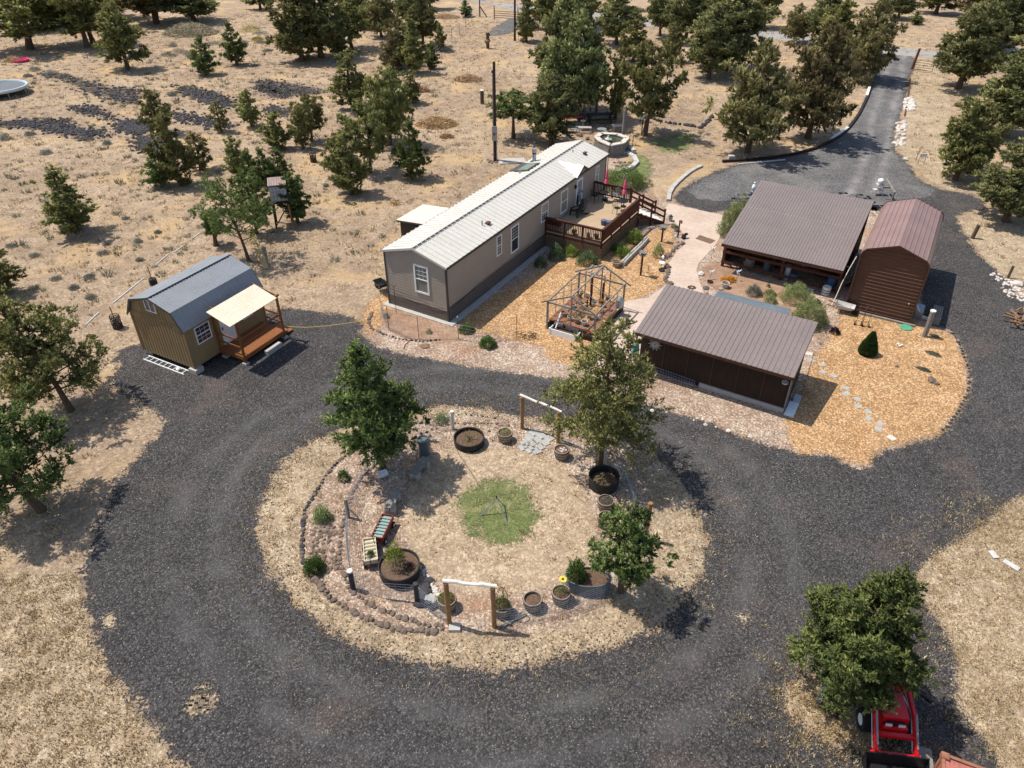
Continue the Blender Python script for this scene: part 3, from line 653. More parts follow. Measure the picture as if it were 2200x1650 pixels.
TREES = [
 (64,106,-40,150,'f','leaning juniper with thick bare trunk at upper left edge, above the pink pool',None),
 (82,62,-30,120,'e','shaded juniper behind the thick leaning one at upper left edge',None),
 (188,102,-50,105,'f','slim juniper on a long bare trunk, left of a matching pair',None),
 (202,95,-45,100,'f','slim juniper on a long bare trunk, right of a matching pair',None),
 (275,150,2,98,'d','dark cone juniper on short trunk standing alone over its round shadow',None),
 (337,52,-60,130,'h','forked juniper with two thick limbs left of the grey brush pile',None),
 (420,46,-45,110,'e','dark spreading juniper just above the grey brush pile',None),
 (443,160,76,56,'a','bushy blue-green young juniper right below the brush pile',None),
 (509,140,46,52,'a','narrow blue-green young juniper beside the yellow rabbitbrush',None),
 (340,288,190,62,'b','leaning young juniper in the middle of the cinder outcrops',None),
 (392,398,232,84,'k','tall open juniper, the largest of the clump below the cinders',None),
 (349,402,324,66,'a','low bright green juniper at the left foot of the clump below cinders',None),
 (475,284,218,36,'c','thin brown-green sapling between two cinder bands',None),
 (543,272,192,50,'b','small pointed juniper right of the last cinder band',None),
 (432,366,282,56,'c','sparse half-dead juniper right of the tall open one',None),
 (511,380,292,52,'b','grey-green young juniper standing left of the tank stand trees',None),
 (541,392,320,46,'a','bright green juniper top at left of the raised tank clump',None),
 (575,400,318,58,'a','bright green juniper behind the raised water tank',None),
 (604,392,318,54,'a','bright green juniper top right of the raised water tank',None),
 (160,498,360,104,'k','lone juniper with tilted top in the open field left of centre',None),
 (6,630,520,100,'b','rounded juniper cut by the left edge above the big near trees',None),
 (600,320,238,62,'k','olive juniper, left one of three near the wire tree cages',None),
 (652,320,232,44,'b','slim olive juniper, middle one of three near the wire tree cages',None),
 (670,303,204,54,'f','juniper on thin bare stem, right one of three near the tree cages',None),
 (650,132,-40,110,'i','dense tall juniper at the left of the big group top centre-left',None),
 (690,124,-60,120,'g','tall dark juniper with visible trunk in the big group top centre-left',None),
 (727,116,30,60,'k','shorter juniper leaning on the right side of the big top group',None),
 (757,106,-10,75,'f','grey half-bare juniper right of the big top group',None),
 (760,233,105,80,'k','full olive juniper in front of the grey half-bare one',None),
 (819,303,170,56,'b','slim juniper behind the twin-stemmed one in the middle field',None),
 (838,312,142,84,'j','tall twin-stemmed juniper in the middle field',None),
 (795,371,214,78,'f','tall juniper on a bare leg left of the bright cone juniper',None),
 (886,383,252,72,'a','bright green cone juniper standing alone left of the home roof',None),
 (757,417,272,84,'k','low wide juniper nearest the small lean-to of the home',None),
 (728,380,288,50,'b','slim juniper tucked behind the low wide one near the lean-to',None),
 (886,222,150,50,'k','round-headed juniper left of the small brown brush pile',None),
 (860,140,40,60,'m','grey-branched juniper in the thicket below the road',None),
 (888,156,36,64,'k','tall brownish juniper in front of the thicket below the road',None),
 (908,101,-15,64,'e','dark juniper with bare foot in the thicket below the road',None),
 (845,150,80,54,'m','low dark juniper at the left foot of the thicket',None),
 (929,147,95,36,'a','small dark juniper right under the slim one by the fence',None),
 (945,110,50,28,'b','slim green juniper at the right end of the thicket by the fence',None),
 (925,20,-60,60,'e','juniper on bare trunk at the top edge left of the road corner',None),
 (1000,36,0,32,'a','tiny cone juniper beside the road fence at top centre',None),
 (820,80,-30,70,'m','olive juniper behind the thicket at the top edge',None),
 (768,60,-40,60,'d','juniper top at upper edge between the two big top groups',None),
 (880,60,-50,60,'e','dark juniper crossing the top edge above the thicket',None),
 (1103,297,204,92,'l','flat-topped juniper on a bare post-like trunk beside the power pole',None),
 (1185,312,150,100,'g','broad blue-green juniper leaning over the patio, left of the covered swing',None),
 (1210,236,-25,125,'g','very tall juniper, left one of the two giants behind the home',None),
 (1247,258,18,125,'e','very tall bright juniper, right one of the two giants behind the home',None),
 (1322,256,110,46,'b','slender juniper right of the two giants behind the home',None),
 (1384,292,92,104,'f','open tall juniper with the white birdhouse box on its trunk',None),
 (1325,96,-15,84,'e','juniper with upswept limbs behind the giants',None),
 (1360,132,42,64,'i','dense dark juniper left of the small lone one in the clearing',None),
 (1440,134,48,46,'b','small lone juniper on thin stem in the clearing behind the home',None),
 (1418,78,-40,60,'e','juniper on bare trunk at top edge above the clearing',None),
 (1170,60,-60,80,'d','pale green juniper right of the far power pole',None),
 (1130,90,-10,50,'k','juniper half hidden behind the far power pole',None),
 (1522,170,8,96,'g','green juniper on clear trunk left of the widest one in the clearing',None),
 (1562,152,-35,150,'g','widest dark juniper at the upper end of the clearing',None),
 (1470,90,-45,90,'e','juniper at the top edge left of the widest one',None),
 (1525,60,-60,80,'d','distant juniper above the widest one at the top edge',None),
 (1605,328,98,150,'m','big twin-trunk bronze juniper nearest the timber kerb',None),
 (1734,297,52,148,'m','big bronze juniper on leaning trunk beside the drive bend',None),
 (1850,172,-5,104,'m','tall juniper overhanging the kerb at the drive mouth',None),
 (1785,150,0,110,'i','juniper between the bronze one and the drive mouth',None),
 (1706,92,8,60,'m','narrow juniper beside the road left of the drive mouth',None),
 (1762,100,-30,80,'e','dark juniper behind the drive mouth group',None),
 (1640,60,-60,70,'d','juniper beyond the road above the widest one',None),
 (2058,190,0,120,'g','tall green juniper right of the drive entrance',None),
 (2052,387,212,110,'i','juniper with slanting trunk on the right verge of the drive',None),
 (2070,364,230,90,'f','juniper standing just behind the slanting-trunk one',None),
 (2152,292,108,150,'g','broad juniper at right edge above the slanting-trunk one',None),
 (2160,476,290,140,'g','broad juniper at right edge next to the cut post',None),
 (2120,130,-50,130,'e','dark juniper at upper right behind the tall green one',None),
 (2215,190,40,130,'g','juniper crossing the right edge near the road',None),
 (1965,52,24,32,'a','round low bush juniper beyond the road at upper right',None),
 (1930,40,-30,60,'e','juniper beyond the road at upper right, left of the round bush',None),
 (2010,30,-60,90,'d','leaning juniper at the top edge above the round bush',None),
 (1900,10,-60,70,'e','far juniper at the top edge above the drive mouth',None),
 (2100,40,-60,100,'m','far juniper at the top edge near the right corner',None),
 (560,20,-50,60,'d','far juniper at the top edge above the yellow rabbitbrush',None),
 (255,40,-50,90,'e','far juniper at the top edge above the dark cone one',None),
 (140,40,-60,90,'e','far juniper at the top edge behind the matching pair',None),
 (1245,60,-60,90,'d','far juniper at the top edge above the two giants',None),
 (1320,20,-60,80,'e','far juniper at top edge, left of the clearing ones',None),
 (620,10,-50,70,'d','far juniper at the top edge above the big top group',None),
 (2230,480,330,90,'e','juniper behind the right edge below the broad ones',None),
]
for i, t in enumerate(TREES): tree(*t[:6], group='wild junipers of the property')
# junipers beyond the top of the photograph, seen only from other viewpoints
for i in range(14):
    tree(-250+i*200+random.uniform(-50, 50), -random.uniform(18, 60), 0, 60, 'degim'[i % 5], 'far juniper beyond the county road', 'junipers beyond the road', hm=random.uniform(5, 8))

def big(px, py, ty, wpx, label, **kw):
    b = G(px, py); h = HT(px, py, ty); wd = wpx/PXM(px, py)*kw.pop('wk', .96)
    t = thing('juniper_tree', label, 'tree', b, 0, 'junipers of the yard')
    cr, tk = juniper(h=h, w=wd, **kw); link('crown', cr, t); link('trunk', tk, t); return t
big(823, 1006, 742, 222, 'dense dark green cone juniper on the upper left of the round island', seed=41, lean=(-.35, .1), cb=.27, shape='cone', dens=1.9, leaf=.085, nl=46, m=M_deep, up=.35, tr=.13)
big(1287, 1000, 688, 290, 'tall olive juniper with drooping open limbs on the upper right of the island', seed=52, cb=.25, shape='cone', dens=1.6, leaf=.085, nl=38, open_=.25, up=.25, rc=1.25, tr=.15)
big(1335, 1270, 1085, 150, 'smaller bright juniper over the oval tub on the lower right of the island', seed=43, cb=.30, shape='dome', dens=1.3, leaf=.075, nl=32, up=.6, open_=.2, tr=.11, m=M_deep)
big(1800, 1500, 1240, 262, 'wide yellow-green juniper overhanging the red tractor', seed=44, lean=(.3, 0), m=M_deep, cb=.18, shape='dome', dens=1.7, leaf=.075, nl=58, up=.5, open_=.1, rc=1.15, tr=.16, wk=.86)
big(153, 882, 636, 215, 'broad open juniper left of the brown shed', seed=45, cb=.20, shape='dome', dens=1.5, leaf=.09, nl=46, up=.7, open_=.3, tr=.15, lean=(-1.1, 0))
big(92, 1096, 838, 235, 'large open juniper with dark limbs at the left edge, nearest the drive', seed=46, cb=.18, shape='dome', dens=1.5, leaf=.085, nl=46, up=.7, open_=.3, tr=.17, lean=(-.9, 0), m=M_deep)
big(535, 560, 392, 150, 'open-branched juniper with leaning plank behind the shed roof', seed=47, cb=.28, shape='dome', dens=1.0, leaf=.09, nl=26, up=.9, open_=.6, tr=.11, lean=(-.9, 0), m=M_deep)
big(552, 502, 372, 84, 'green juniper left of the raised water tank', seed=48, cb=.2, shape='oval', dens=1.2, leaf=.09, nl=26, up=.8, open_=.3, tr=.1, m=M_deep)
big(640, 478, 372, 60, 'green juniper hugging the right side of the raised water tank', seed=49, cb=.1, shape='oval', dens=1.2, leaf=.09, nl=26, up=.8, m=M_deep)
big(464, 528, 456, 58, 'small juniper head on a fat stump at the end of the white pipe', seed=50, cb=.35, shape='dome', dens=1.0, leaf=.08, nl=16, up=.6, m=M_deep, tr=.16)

# ------------------------------------------------------------------ shrubs and garden plants
def bush(seed, r, h, n, leaf, m, droop=0, fill=.5):
    n = int(n*1.3)
    q = np.random.default_rng(seed); u = q.normal(size=(n, 3)); u /= np.linalg.norm(u, axis=1)[:, None]; u[:, 2] = np.abs(u[:, 2])
    lump = 1+.16*np.sin(u[:, 0]*5+seed)*np.cos(u[:, 1]*6+seed*2)+.10*np.sin(u[:, 2]*9+u[:, 0]*7)
    fill *= .8; rad = (fill+(1-fill)*q.uniform(0, 1, n)**.5)*lump
    b = u*rad[:, None]*np.array([r, r, h]); d = u*.8+np.array([0, 0, .7-droop*1.6])+q.normal(0, .35, (n, 3)); d /= np.linalg.norm(d, axis=1)[:, None]
    V = rot_blades(b, d, leaf*q.uniform(.7, 1.5, n), leaf*q.uniform(.5, .9, n)*(1 if not droop else .5))
    nn = u+np.array([0, 0, .3]); nn /= np.linalg.norm(nn, axis=1)[:, None]
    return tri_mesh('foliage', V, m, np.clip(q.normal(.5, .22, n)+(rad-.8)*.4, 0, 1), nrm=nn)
def fm(n, a, b, c, tr=.25, s=.6, k=1.35): return fmat(n, [(0, tuple(v*k for v in a)), (.5, tuple(v*k for v in b)), (1, tuple(v*k for v in c))], tr, soft=s)
F_sage = fm('light_sage_green', (.12,.145,.05), (.24,.28,.10), (.38,.41,.18))
F_box = fm('box_green', (.04,.075,.018), (.08,.14,.03), (.15,.22,.06))
F_lime = fm('lime_green', (.10,.15,.025), (.19,.26,.045), (.32,.37,.10))
F_laur = fm('glossy_mid_green', (.04,.075,.02), (.085,.14,.04), (.30,.34,.22))
F_lav = fm('blue_grey_green', (.07,.09,.065), (.13,.155,.12), (.21,.23,.20))
F_dark = fm('dark_purple_leaves', (.012,.006,.010), (.022,.010,.016), (.045,.018,.028), .1)
F_oran = fm('orange_flowers', (.28,.10,.02), (.55,.20,.02), (.70,.32,.04))
F_yel = fm('yellow_bloom', (.20,.19,.04), (.42,.38,.06), (.62,.55,.08))
F_conif = fm('dwarf_conifer_green', (.02,.045,.012), (.045,.085,.02), (.09,.14,.035))
F_gsage = fm('grey_sagebrush', (.16,.155,.125), (.25,.245,.20), (.36,.35,.29))
F_twig = fm('dead_twig', (.17,.10,.055), (.32,.20,.115), (.48,.33,.20), 0, 0)
F_greybr = fm('grey_dead_twig', (.14,.115,.08), (.26,.22,.15), (.42,.36,.27), 0, 0)
def shrub(px, py, wpx, hpx, label, m, n=1400, leaf=.06, name='shrub', cat='shrub', group=None, droop=0, seed=None, fill=.5, z=0.0, hh=None):
    b = G(px, py, z); s = PXM(px, py); r = wpx/s/2; h = hh or max(.15, (hpx-.55*r*s)/s/.82)
    o = link(name, bush(seed or int(px*3+py), r, h, n, leaf, m, droop, fill), loc=b); tag(o, label, cat, group); return o
BG = 'bushes in the chip garden behind the workshop'; CG = 'bushes along the front of the deck'; IG = 'bushes in the rock-edged ring'
shrub(1709,646,66,52,'upper of two large light green bushes behind the workshop',F_sage,3800,.06,group=BG)
shrub(1736,694,78,70,'lower and larger of two light green bushes behind the workshop',F_sage,5200,.06,group=BG)
shrub(1619,633,34,28,'blue-grey lavender bush near the grey corrugated roof',F_lav,1400,.05,'lavender_bush',group=BG)
shrub(1654,634,26,18,'upper of two small sage bushes behind the workshop',F_sage,800,.05,group=BG)
shrub(1655,650,27,22,'lower of two small sage bushes behind the workshop',F_sage,900,.05,group=BG)
shrub(1650,617,8,10,'tiny grey-green sprig above the two small sage bushes',F_lav,120,.05,group=BG)
shrub(1755,656,20,16,'dark purple shrub beside the large light green bushes',F_dark,700,.05,'purple_shrub',group='purple shrubs in the chip garden')
shrub(1793,716,22,18,'dark purple shrub alone on pale chips below the bushes',F_dark,700,.05,'purple_shrub',group='purple shrubs in the chip garden')
shrub(1564,603,32,14,'orange flowering shrub beside the pale round pot',F_oran,1300,.05,'flowering_shrub')
shrub(1567,505,52,72,'tall bush with small leaves against the left end of the barn',F_sage,5200,.07,group=None)
shrub(1588,480,40,60,'upper half-hidden bush at the left end of the barn',F_sage,3000,.07)
shrub(1195,556,36,38,'variegated bush at the left foot of the deck against the siding',F_laur,2200,.055,group=CG)
shrub(1228,548,34,28,'bright lime green bush under the front of the deck',F_lime,2000,.055,group=CG)
shrub(1262,565,50,34,'broad glossy bush, rightmost one under the front of the deck',F_laur,2800,.06,group=CG)
shrub(1161,572,28,26,'lone variegated bush standing off the siding left of the deck',F_laur,1400,.055,group=CG)
shrub(1340,548,38,26,'yellow-green bush inside the block planter below the deck',F_lime,1800,.06,group=CG)
shrub(1364,520,36,34,'spiky yellow-green bush inside the block planter near the stairs',F_lime,1800,.07,group=CG)
shrub(1330,540,30,24,'dark green plant beside the deck lattice in the block planter',F_box,1000,.06)
shrub(1414,552,26,34,'loose grey-green bush right of the block planter',F_sage,900,.06)
shrub(1003,712,36,22,'flat green mound beside the slab at the home corner',F_box,2200,.05,group='round mounds by the wire fence')
shrub(1048,743,38,28,'round green mound in front of the wire fence',F_box,2600,.05,group='round mounds by the wire fence')
shrub(1340,400,104,62,'large weeping willow-like bush behind the deck railing',F_box,6500,.12,'weeping_bush',droop=1)
shrub(739,1030,26,28,'small round bush, uppermost in the rock-edged ring',F_box,900,.045,group=IG)
shrub(693,1116,42,42,'feathery bush in the middle of the rock-edged ring',F_sage,1700,.05,group=IG,fill=.2)
shrub(677,1225,50,42,'dense feathery bush, lowest in the rock-edged ring',F_box,2600,.05,group=IG,fill=.3)
shrub(949,905,34,26,'pale feathery bush beside the little windmill',F_sage,900,.05,group=IG,fill=.2)
for px, py, w_, h_, l in [(540,66,42,20,'bright yellow rabbitbrush beside the brush pile'),(553,86,26,12,'smaller yellow rabbitbrush below the larger yellow one')]:
    shrub(px, py, w_, h_, l, F_yel, 900, .08, 'rabbitbrush', group='yellow rabbitbrush')
SGL = 'grey sagebrush clumps on the upper field'
for px, py, w_, h_ in [(360,120,30,14),(385,112,34,16),(405,118,26,13),(460,95,36,14),(490,85,30,14),(520,92,30,12),(560,72,34,12),(372,100,20,12),(110,160,30,16),(75,152,26,14),(140,165,24,12),(60,165,20,10),(560,92,24,10),(370,205,22,12),(100,330,26,14),(180,300,18,10),(230,310,18,12),(65,290,24,12),(12,300,24,18),(575,110,24,10)]:
    shrub(px, py, w_, h_, 'low grey sagebrush on the dry upper field', F_gsage, 420, .09, 'sagebrush', group=SGL, fill=.2)
for px, py, w_, h_ in [(230,525,18,10),(297,520,20,12),(222,545,26,12),(160,620,22,12),(192,595,22,10),(120,600,24,10),(195,640,24,12),(270,470,16,8),(25,530,26,12),(75,550,22,10),(240,490,20,8),(300,560,16,8),(340,500,16,8),(700,400,12,8),(400,330,14,8),(330,610,14,7)]:
    shrub(px, py, w_, h_, 'small grey tuft on the open field left of the shed', F_gsage, 320, .07, 'sagebrush', group='small grey tufts on the open field', fill=.1)
# dwarf pointed conifer
def cone_bush(px, py, ty, wpx, label):
    b = G(px, py); h = HT(px, py, ty); r = wpx/PXM(px, py)/2; n = 8000; q = np.random.default_rng(9)
    t = q.uniform(0, 1, n)**1.3; rr_ = r*np.sin(np.clip((1-t)*1.35+.05, 0, PI/2))*(.8+.25*q.uniform(0, 1, n))*np.where(t < .12, .8+t*1.6, 1); a = q.uniform(0, 6.28, n)
    p = np.stack([rr_*np.cos(a), rr_*np.sin(a), t*h], 1); d = np.stack([np.cos(a), np.sin(a), np.full(n, 1.1)], 1)+q.normal(0, .3, (n, 3)); d /= np.linalg.norm(d, axis=1)[:, None]
    V = rot_blades(p, d, .09*q.uniform(.7, 1.4, n), .055*q.uniform(.7, 1.4, n)); nn = np.stack([np.cos(a), np.sin(a), np.full(n, .5)], 1)
    o = link('dwarf_conifer', tri_mesh('foliage', V, F_conif, np.clip(q.normal(.5, .2, n), 0, 1), nrm=nn), loc=b); tag(o, label, 'shrub')
cone_bush(1862, 760, 715, 38, 'small dense pointed dwarf conifer alone on orange chips')
# creeping green plants
for px, py, w_, l in [(2005,762,34,'blue-green creeping juniper, the largest, near the drive edge'),(1983,795,30,'blue-green creeping juniper beside the grey boulders'),(2007,723,20,'small creeping juniper beside the leaning wooden post')]:
    o = shrub(px, py, w_, 8, l, F_lav, 700, .05, 'creeping_juniper', group='creeping junipers on the chips', hh=.10); o.scale = (1, .45, 1); o.rotation_euler.z = -.7
# brush piles
def pile(px, py, wpx, h, label, m, n, name='brush_pile', asp=.5, ln=.55):
    b = G(px, py); r = wpx/PXM(px, py)/2; q = np.random.default_rng(int(px)); a = q.uniform(0, 6.28, n); rr_ = r*np.sqrt(q.uniform(0, 1, n))
    z = h*(1-(rr_/r)**2)*q.uniform(.1, 1, n); p = np.stack([rr_*np.cos(a), rr_*np.sin(a)*asp*1.5, z], 1)
    d = q.normal(size=(n, 3))*np.array([1, 1, .35]); d /= np.linalg.norm(d, axis=1)[:, None]
    V = rot_blades(p-d*ln*.4, d, ln*q.uniform(.4, 1.3, n), .05*q.uniform(.5, 1.4, n))
    o = link(name, tri_mesh(name, V, m, np.clip(q.normal(.5, .25, n), 0, 1)), loc=b); tag(o, label, 'brush pile', 'piles of cut brush')
pile(938,268,92,.8,'large brown brush pile, nearest the home roof',F_twig,2600)
pile(1006,172,62,.6,'brown oval brush pile on the open ground left of the power pole',F_twig,1500)
pile(905,196,36,.5,'small brown brush pile behind the round-headed juniper',F_twig,900)
pile(960,295,30,.35,'little brown heap at the foot of the largest brown pile',F_twig,500)
pile(410,72,118,1.5,'large grey-brown brush pile at the top of the field',F_greybr,4200,ln=.8)
pile(30,132,40,.7,'pile of cut wood and twigs left of the pink pool',F_twig,700)
pile(660,128,50,.5,'dead brush under the big juniper group',F_twig,800)
pile(730,470,1,.01,'x',F_twig,1) if False else None
pile(848,438,26,.3,'scrap branches lying above the home lean-to',F_twig,140)
pile(958,38,60,.6,'brown brush below the road fence at top centre',F_twig,900)
# ------------------------------------------------------------------ buildings
def ribbed(b, p0, dl, ds, thick=.03, step=.23, rib=.022, rw=.035):
    """metal sheet: corner p0, length vector dl (ribs repeat along it), slope vector ds (ribs run along it)"""
    p0 = Vector(p0); dl = Vector(dl); ds = Vector(ds); L = dl.length; n = max(1, round(L/step)); st = L/n; u = dl.normalized(); nn = dl.cross(ds).normalized()
    if nn.z < 0: nn = -nn
    prof = []
    for i in range(n):
        a = i*st
        prof += [(a, 0), (a+st-rw*1.7, 0), (a+st-rw*1.2, rib), (a+st-rw*.4, rib)]
    prof += [(L, 0)]
    m = len(prof); vs = []
    for e in (p0, p0+ds):
        vs += [e+u*a+nn*h for a, h in prof]
    vs += [p0-nn*thick, p0+dl-nn*thick, p0+ds-nn*thick, p0+ds+dl-nn*thick]; k = 2*m
    fs = [(i, i+1, m+i+1, m+i) for i in range(m-1)]
    fs += [(k, k+2, k+3, k+1), (0, m, k+2, k), (m-1, k+1, k+3, 2*m-1), tuple([k]+[k+1]+list(range(m-1, -1, -1))), tuple([k+3, k+2]+list(range(m, 2*m)))]
    b.add(vs, fs)
def lap(b, x0, x1, z0, z1, top=None, step=.17, lip=.022, plane='y', at=0.0, sgn=-1):
    """lap siding: on plane y=at running along x (or plane x=at running along y); sgn: which way it faces. top(x)->z clips by quads"""
    n = max(1, round((z1-z0)/step)); s = (z1-z0)/n
    for i in range(n):
        a = z0+i*s; c = a+s; xa, xb = x0, x1
        if top: xa, xb = top(c, x0, x1)
        if xb-xa < .02: continue
        pr = [(at, a), (at+sgn*lip, a), (at+sgn*.004, c), (at, c)]
        if plane == 'y': b.extr([(xa, p, q) for p, q in pr], (xb-xa, 0, 0))
        else: b.extr([(p, xa, q) for p, q in pr], (0, xb-xa, 0))
def window(parent, plane, at, u0, u1, z0, z1, sgn, mframe, mglass, cols=0, rows=0, tr=.07, rail=True, name='window', upper_only=False, depth=.05, label=None):
    def bx(b, a0, a1, c0, c1, d0, d1):
        lo, hi = sorted((at+sgn*d0, at+sgn*d1))
        if plane == 'y': b.box(a0, a1, lo, hi, c0, c1)
        else: b.box(lo, hi, a0, a1, c0, c1)
    f = MB(); bx(f, u0, u1, z0, z0+tr, 0, depth); bx(f, u0, u1, z1-tr, z1, 0, depth); bx(f, u0, u0+tr, z0+tr, z1-tr, 0, depth); bx(f, u1-tr, u1, z0+tr, z1-tr, 0, depth)
    zm = (z0+z1)/2
    if rail: bx(f, u0+tr, u1-tr, zm-.025, zm+.025, 0, depth-.004)
    zb = zm if upper_only else z0+tr
    for i in range(1, cols): x = u0+tr+(u1-u0-2*tr)*i/cols; bx(f, x-.006, x+.006, zb, z1-tr, 0, .030)
    for i in range(1, rows): z = zb+(z1-tr-zb)*i/rows; bx(f, u0+tr, u1-tr, z-.006, z+.006, 0, .032)
    w_ = f.build(name, mframe, parent); tag(w_, label)
    g = MB(); bx(g, u0+tr, u1-tr, z0+tr, z1-tr, -.01, .022); g.build('pane', mglass, w_); return w_

# ---------------- manufactured home
HB = (-3.462, 34.66, 0); HY = 1.0438; HL = 20.34; HW = 4.08; HE = 3.385; HR = 4.01; SL = (HR-HE)/(HW/2+.12)
home = thing('manufactured_home', 'long taupe single-wide home with cream metal roof and white windows', 'house', HB, HY)
HM = home.matrix_basis if False else Matrix.Translation(HB) @ Matrix.Rotation(HY, 4, 'Z')
def HG(a, b, z=0): return HM @ Vector((a, b, z))
wb = MB(); wt = HE-.02
wb.extr([(0,0,0),(0,HW,0),(0,HW,wt),(0,HW/2,wt+SL*HW/2),(0,0,wt)], (HL,0,0))
e0 = lambda c, x0, x1: ((max(x0, (c-wt)/SL), min(x1, HW-(c-wt)/SL)) if c > wt else (x0, x1))
lap(wb, .05, HW-.05, .70, wt+SL*HW/2, top=e0, plane='x', at=0, sgn=-1, step=.168, lip=.016)
lap(wb, .05, HL-.05, .90, wt-.02, plane='y', at=0, sgn=-1, step=.165, lip=.012)
wb.build('wall', MT['siding'], home)
sk = MB(); lap(sk, .05, HW-.05, .06, .66, plane='x', at=-.012, sgn=-1, step=.2, lip=.012); lap(sk, .05, HL-.05, .06, .86, plane='y', at=-.01, sgn=-1, step=.16, lip=.03)
sk.build('skirting', mat('brown_skirting', (.125, .10, .082), .7, .1), home)
t_ = MB()
for x, y in ((0, 0), (0, HW), (HL, 0), (HL, HW)): t_.box(x-.035 if x == 0 else x-.06, x+.06 if x == 0 else x+.035, y-.035 if y == 0 else y-.06, y+.06 if y == 0 else y+.035, .02, wt-.03)
t_.box(.06, HL-.06, -.034, -.006, .865, .895)
t_.build('corner_trim', MT['trim_dark'], home)
rf = MB(); OV = .12; dz = HE
ribbed(rf, (-OV, -OV, dz), (HL+2*OV, 0, 0), (0, HW/2+OV, SL*(HW/2+OV)), step=.405, rib=.045, rw=.05)
ribbed(rf, (-OV, HW+OV, dz), (HL+2*OV, 0, 0), (0, -(HW/2+OV), SL*(HW/2+OV)), step=.405, rib=.045, rw=.05)
roof = rf.build('roof', MT['roof_white'], home)
sm_ = MB()  # dark strips along the roof ribs: their shadow lines put into colour
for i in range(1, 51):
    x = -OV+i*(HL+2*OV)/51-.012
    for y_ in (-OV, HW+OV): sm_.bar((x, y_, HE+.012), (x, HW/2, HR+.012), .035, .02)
sm_.build('rib_shadow_lines', mat('rib_shadow_grey', (.16, .145, .125), .6, .1), roof)
rc = MB(); rc.bar((-OV-.01, HW/2, HR+.035), (HL+OV+.01, HW/2, HR+.035), .09, .025); rc.build('ridge_cap', MT['roof_white'], roof)
rg = MB(); rg.box(-OV, HL+OV, HW/2-.14, HW/2-.115, HR-.01, HR+.012); rg.build('ridge_vent_gap', MT['black'], roof)
fs = MB(); fs.box(-OV, HL+OV, -OV-.03, -OV-.002, HE-.13, HE+.012); fs.box(-OV, HL+OV, HW+OV+.002, HW+OV+.03, HE-.13, HE+.012)
fs.build('gutter', MT['trim_dark'], roof)
rk = MB()
for x in (-OV-.012, HL+OV+.012):
    for s in (0, 1):
        y0 = -OV if s == 0 else HW+OV; rk.bar((x, y0, HE-.045), (x, HW/2, HR-.045), .02, .12)
rk.build('rake_trim', MT['roof_white'], roof)
# gable over the door
gd = MB(); zg = HE+.01; yr = (.54)/SL
A0, A1, AR = 15.0, 16.95, 15.98; GH = 3.94
ribt = MB()
for s, xe in ((-1, A0), (1, A1)):
    yin = (GH-HE)/SL-OV
    ribt.add([(xe, -OV-.16, zg), (AR, -OV-.16, GH), (AR, yin, GH), (xe, -OV+.02, zg+.01)], [(0, 1, 2, 3) if s < 0 else (3, 2, 1, 0)])
    ribt.add([(xe, -OV-.16, zg-.04), (AR, -OV-.16, GH-.04), (AR, -OV-.16, GH), (xe, -OV-.16, zg)], [(0, 1, 2, 3) if s < 0 else (3, 2, 1, 0)])
gr = ribt.build('dormer_roof', MT['roof_white'], home)
gd.add([(A0+.08, -.13, zg-.05), (A1-.08, -.13, zg-.05), (AR, -.13, GH-.05), (A0+.08, 0, zg-.05), (A1-.08, 0, zg-.05), (AR, 0, GH-.05)], [(0,1,2),(5,4,3),(0,3,4,1),(1,4,5,2),(2,5,3,0)])
gd.build('dormer_wall', MT['siding'], home)
gt = MB(); gt.bar((A0, -OV-.175, zg-.05), (AR, -OV-.175, GH-.05), .02, .11); gt.bar((AR, -OV-.175, GH-.05), (A1, -OV-.175, zg-.05), .02, .11); gt.build('dormer_trim', MT['trim_dark'], home)
# windows on the long wall and the end wall
GL = MT['glass']; GP = MT['glass_pale']; WH = MT['white']
window(home, 'y', 0, 5.06, 5.63, 1.80, 3.06, -1, WH, GL, 2, 6, .075)
window(home, 'y', 0, 6.70, 7.65, 1.28, 2.99, -1, WH, GL, 3, 4, .09, upper_only=True)
window(home, 'y', 0, 10.50, 11.42, 1.83, 3.06, -1, WH, GL, 3, 6, .08)
window(home, 'y', 0, 13.18, 14.20, 1.42, 2.99, -1, WH, mat('blinds_window_glass', (.30, .25, .18), .2, .2, 6, streak=(1, 1, 30)), 1, 1, .09)
window(home, 'y', 0, 18.48, 19.10, 1.74, 3.02, -1, WH, GP, 2, 4, .08)
window(home, 'x', 0, 1.15, 2.12, 1.36, 3.06, -1, WH, GP, 3, 3, .10, upper_only=True)
dm = MB(); dm.box(15.50, 16.46, -.045, 0, 1.02, 3.0); dr = dm.build('door', WH, home)
g_ = MB(); g_.box(15.66, 16.30, -.056, -.047, 1.30, 2.85); g_.build('pane', mat('storm_door_glass', (.17, .24, .29), .1, .25, 3, 0, .7), dr)
g_ = MB(); g_.box(16.34, 16.38, -.085, -.046, 1.9, 2.05); g_.build('handle', MT['black'], dr)
g_ = MB(); g_.box(15.70, 15.72, -.062, -.057, 1.30, 2.85); [g_.box(15.66, 16.30, -.062, -.057, z, z+.02) for z in (1.9, 2.35)]; g_.build('grille', WH, dr)
g_ = MB(); g_.box(15.22, 15.34, -.14, 0, 2.55, 2.78); g_.build('wall_lamp', MT['black'], home)
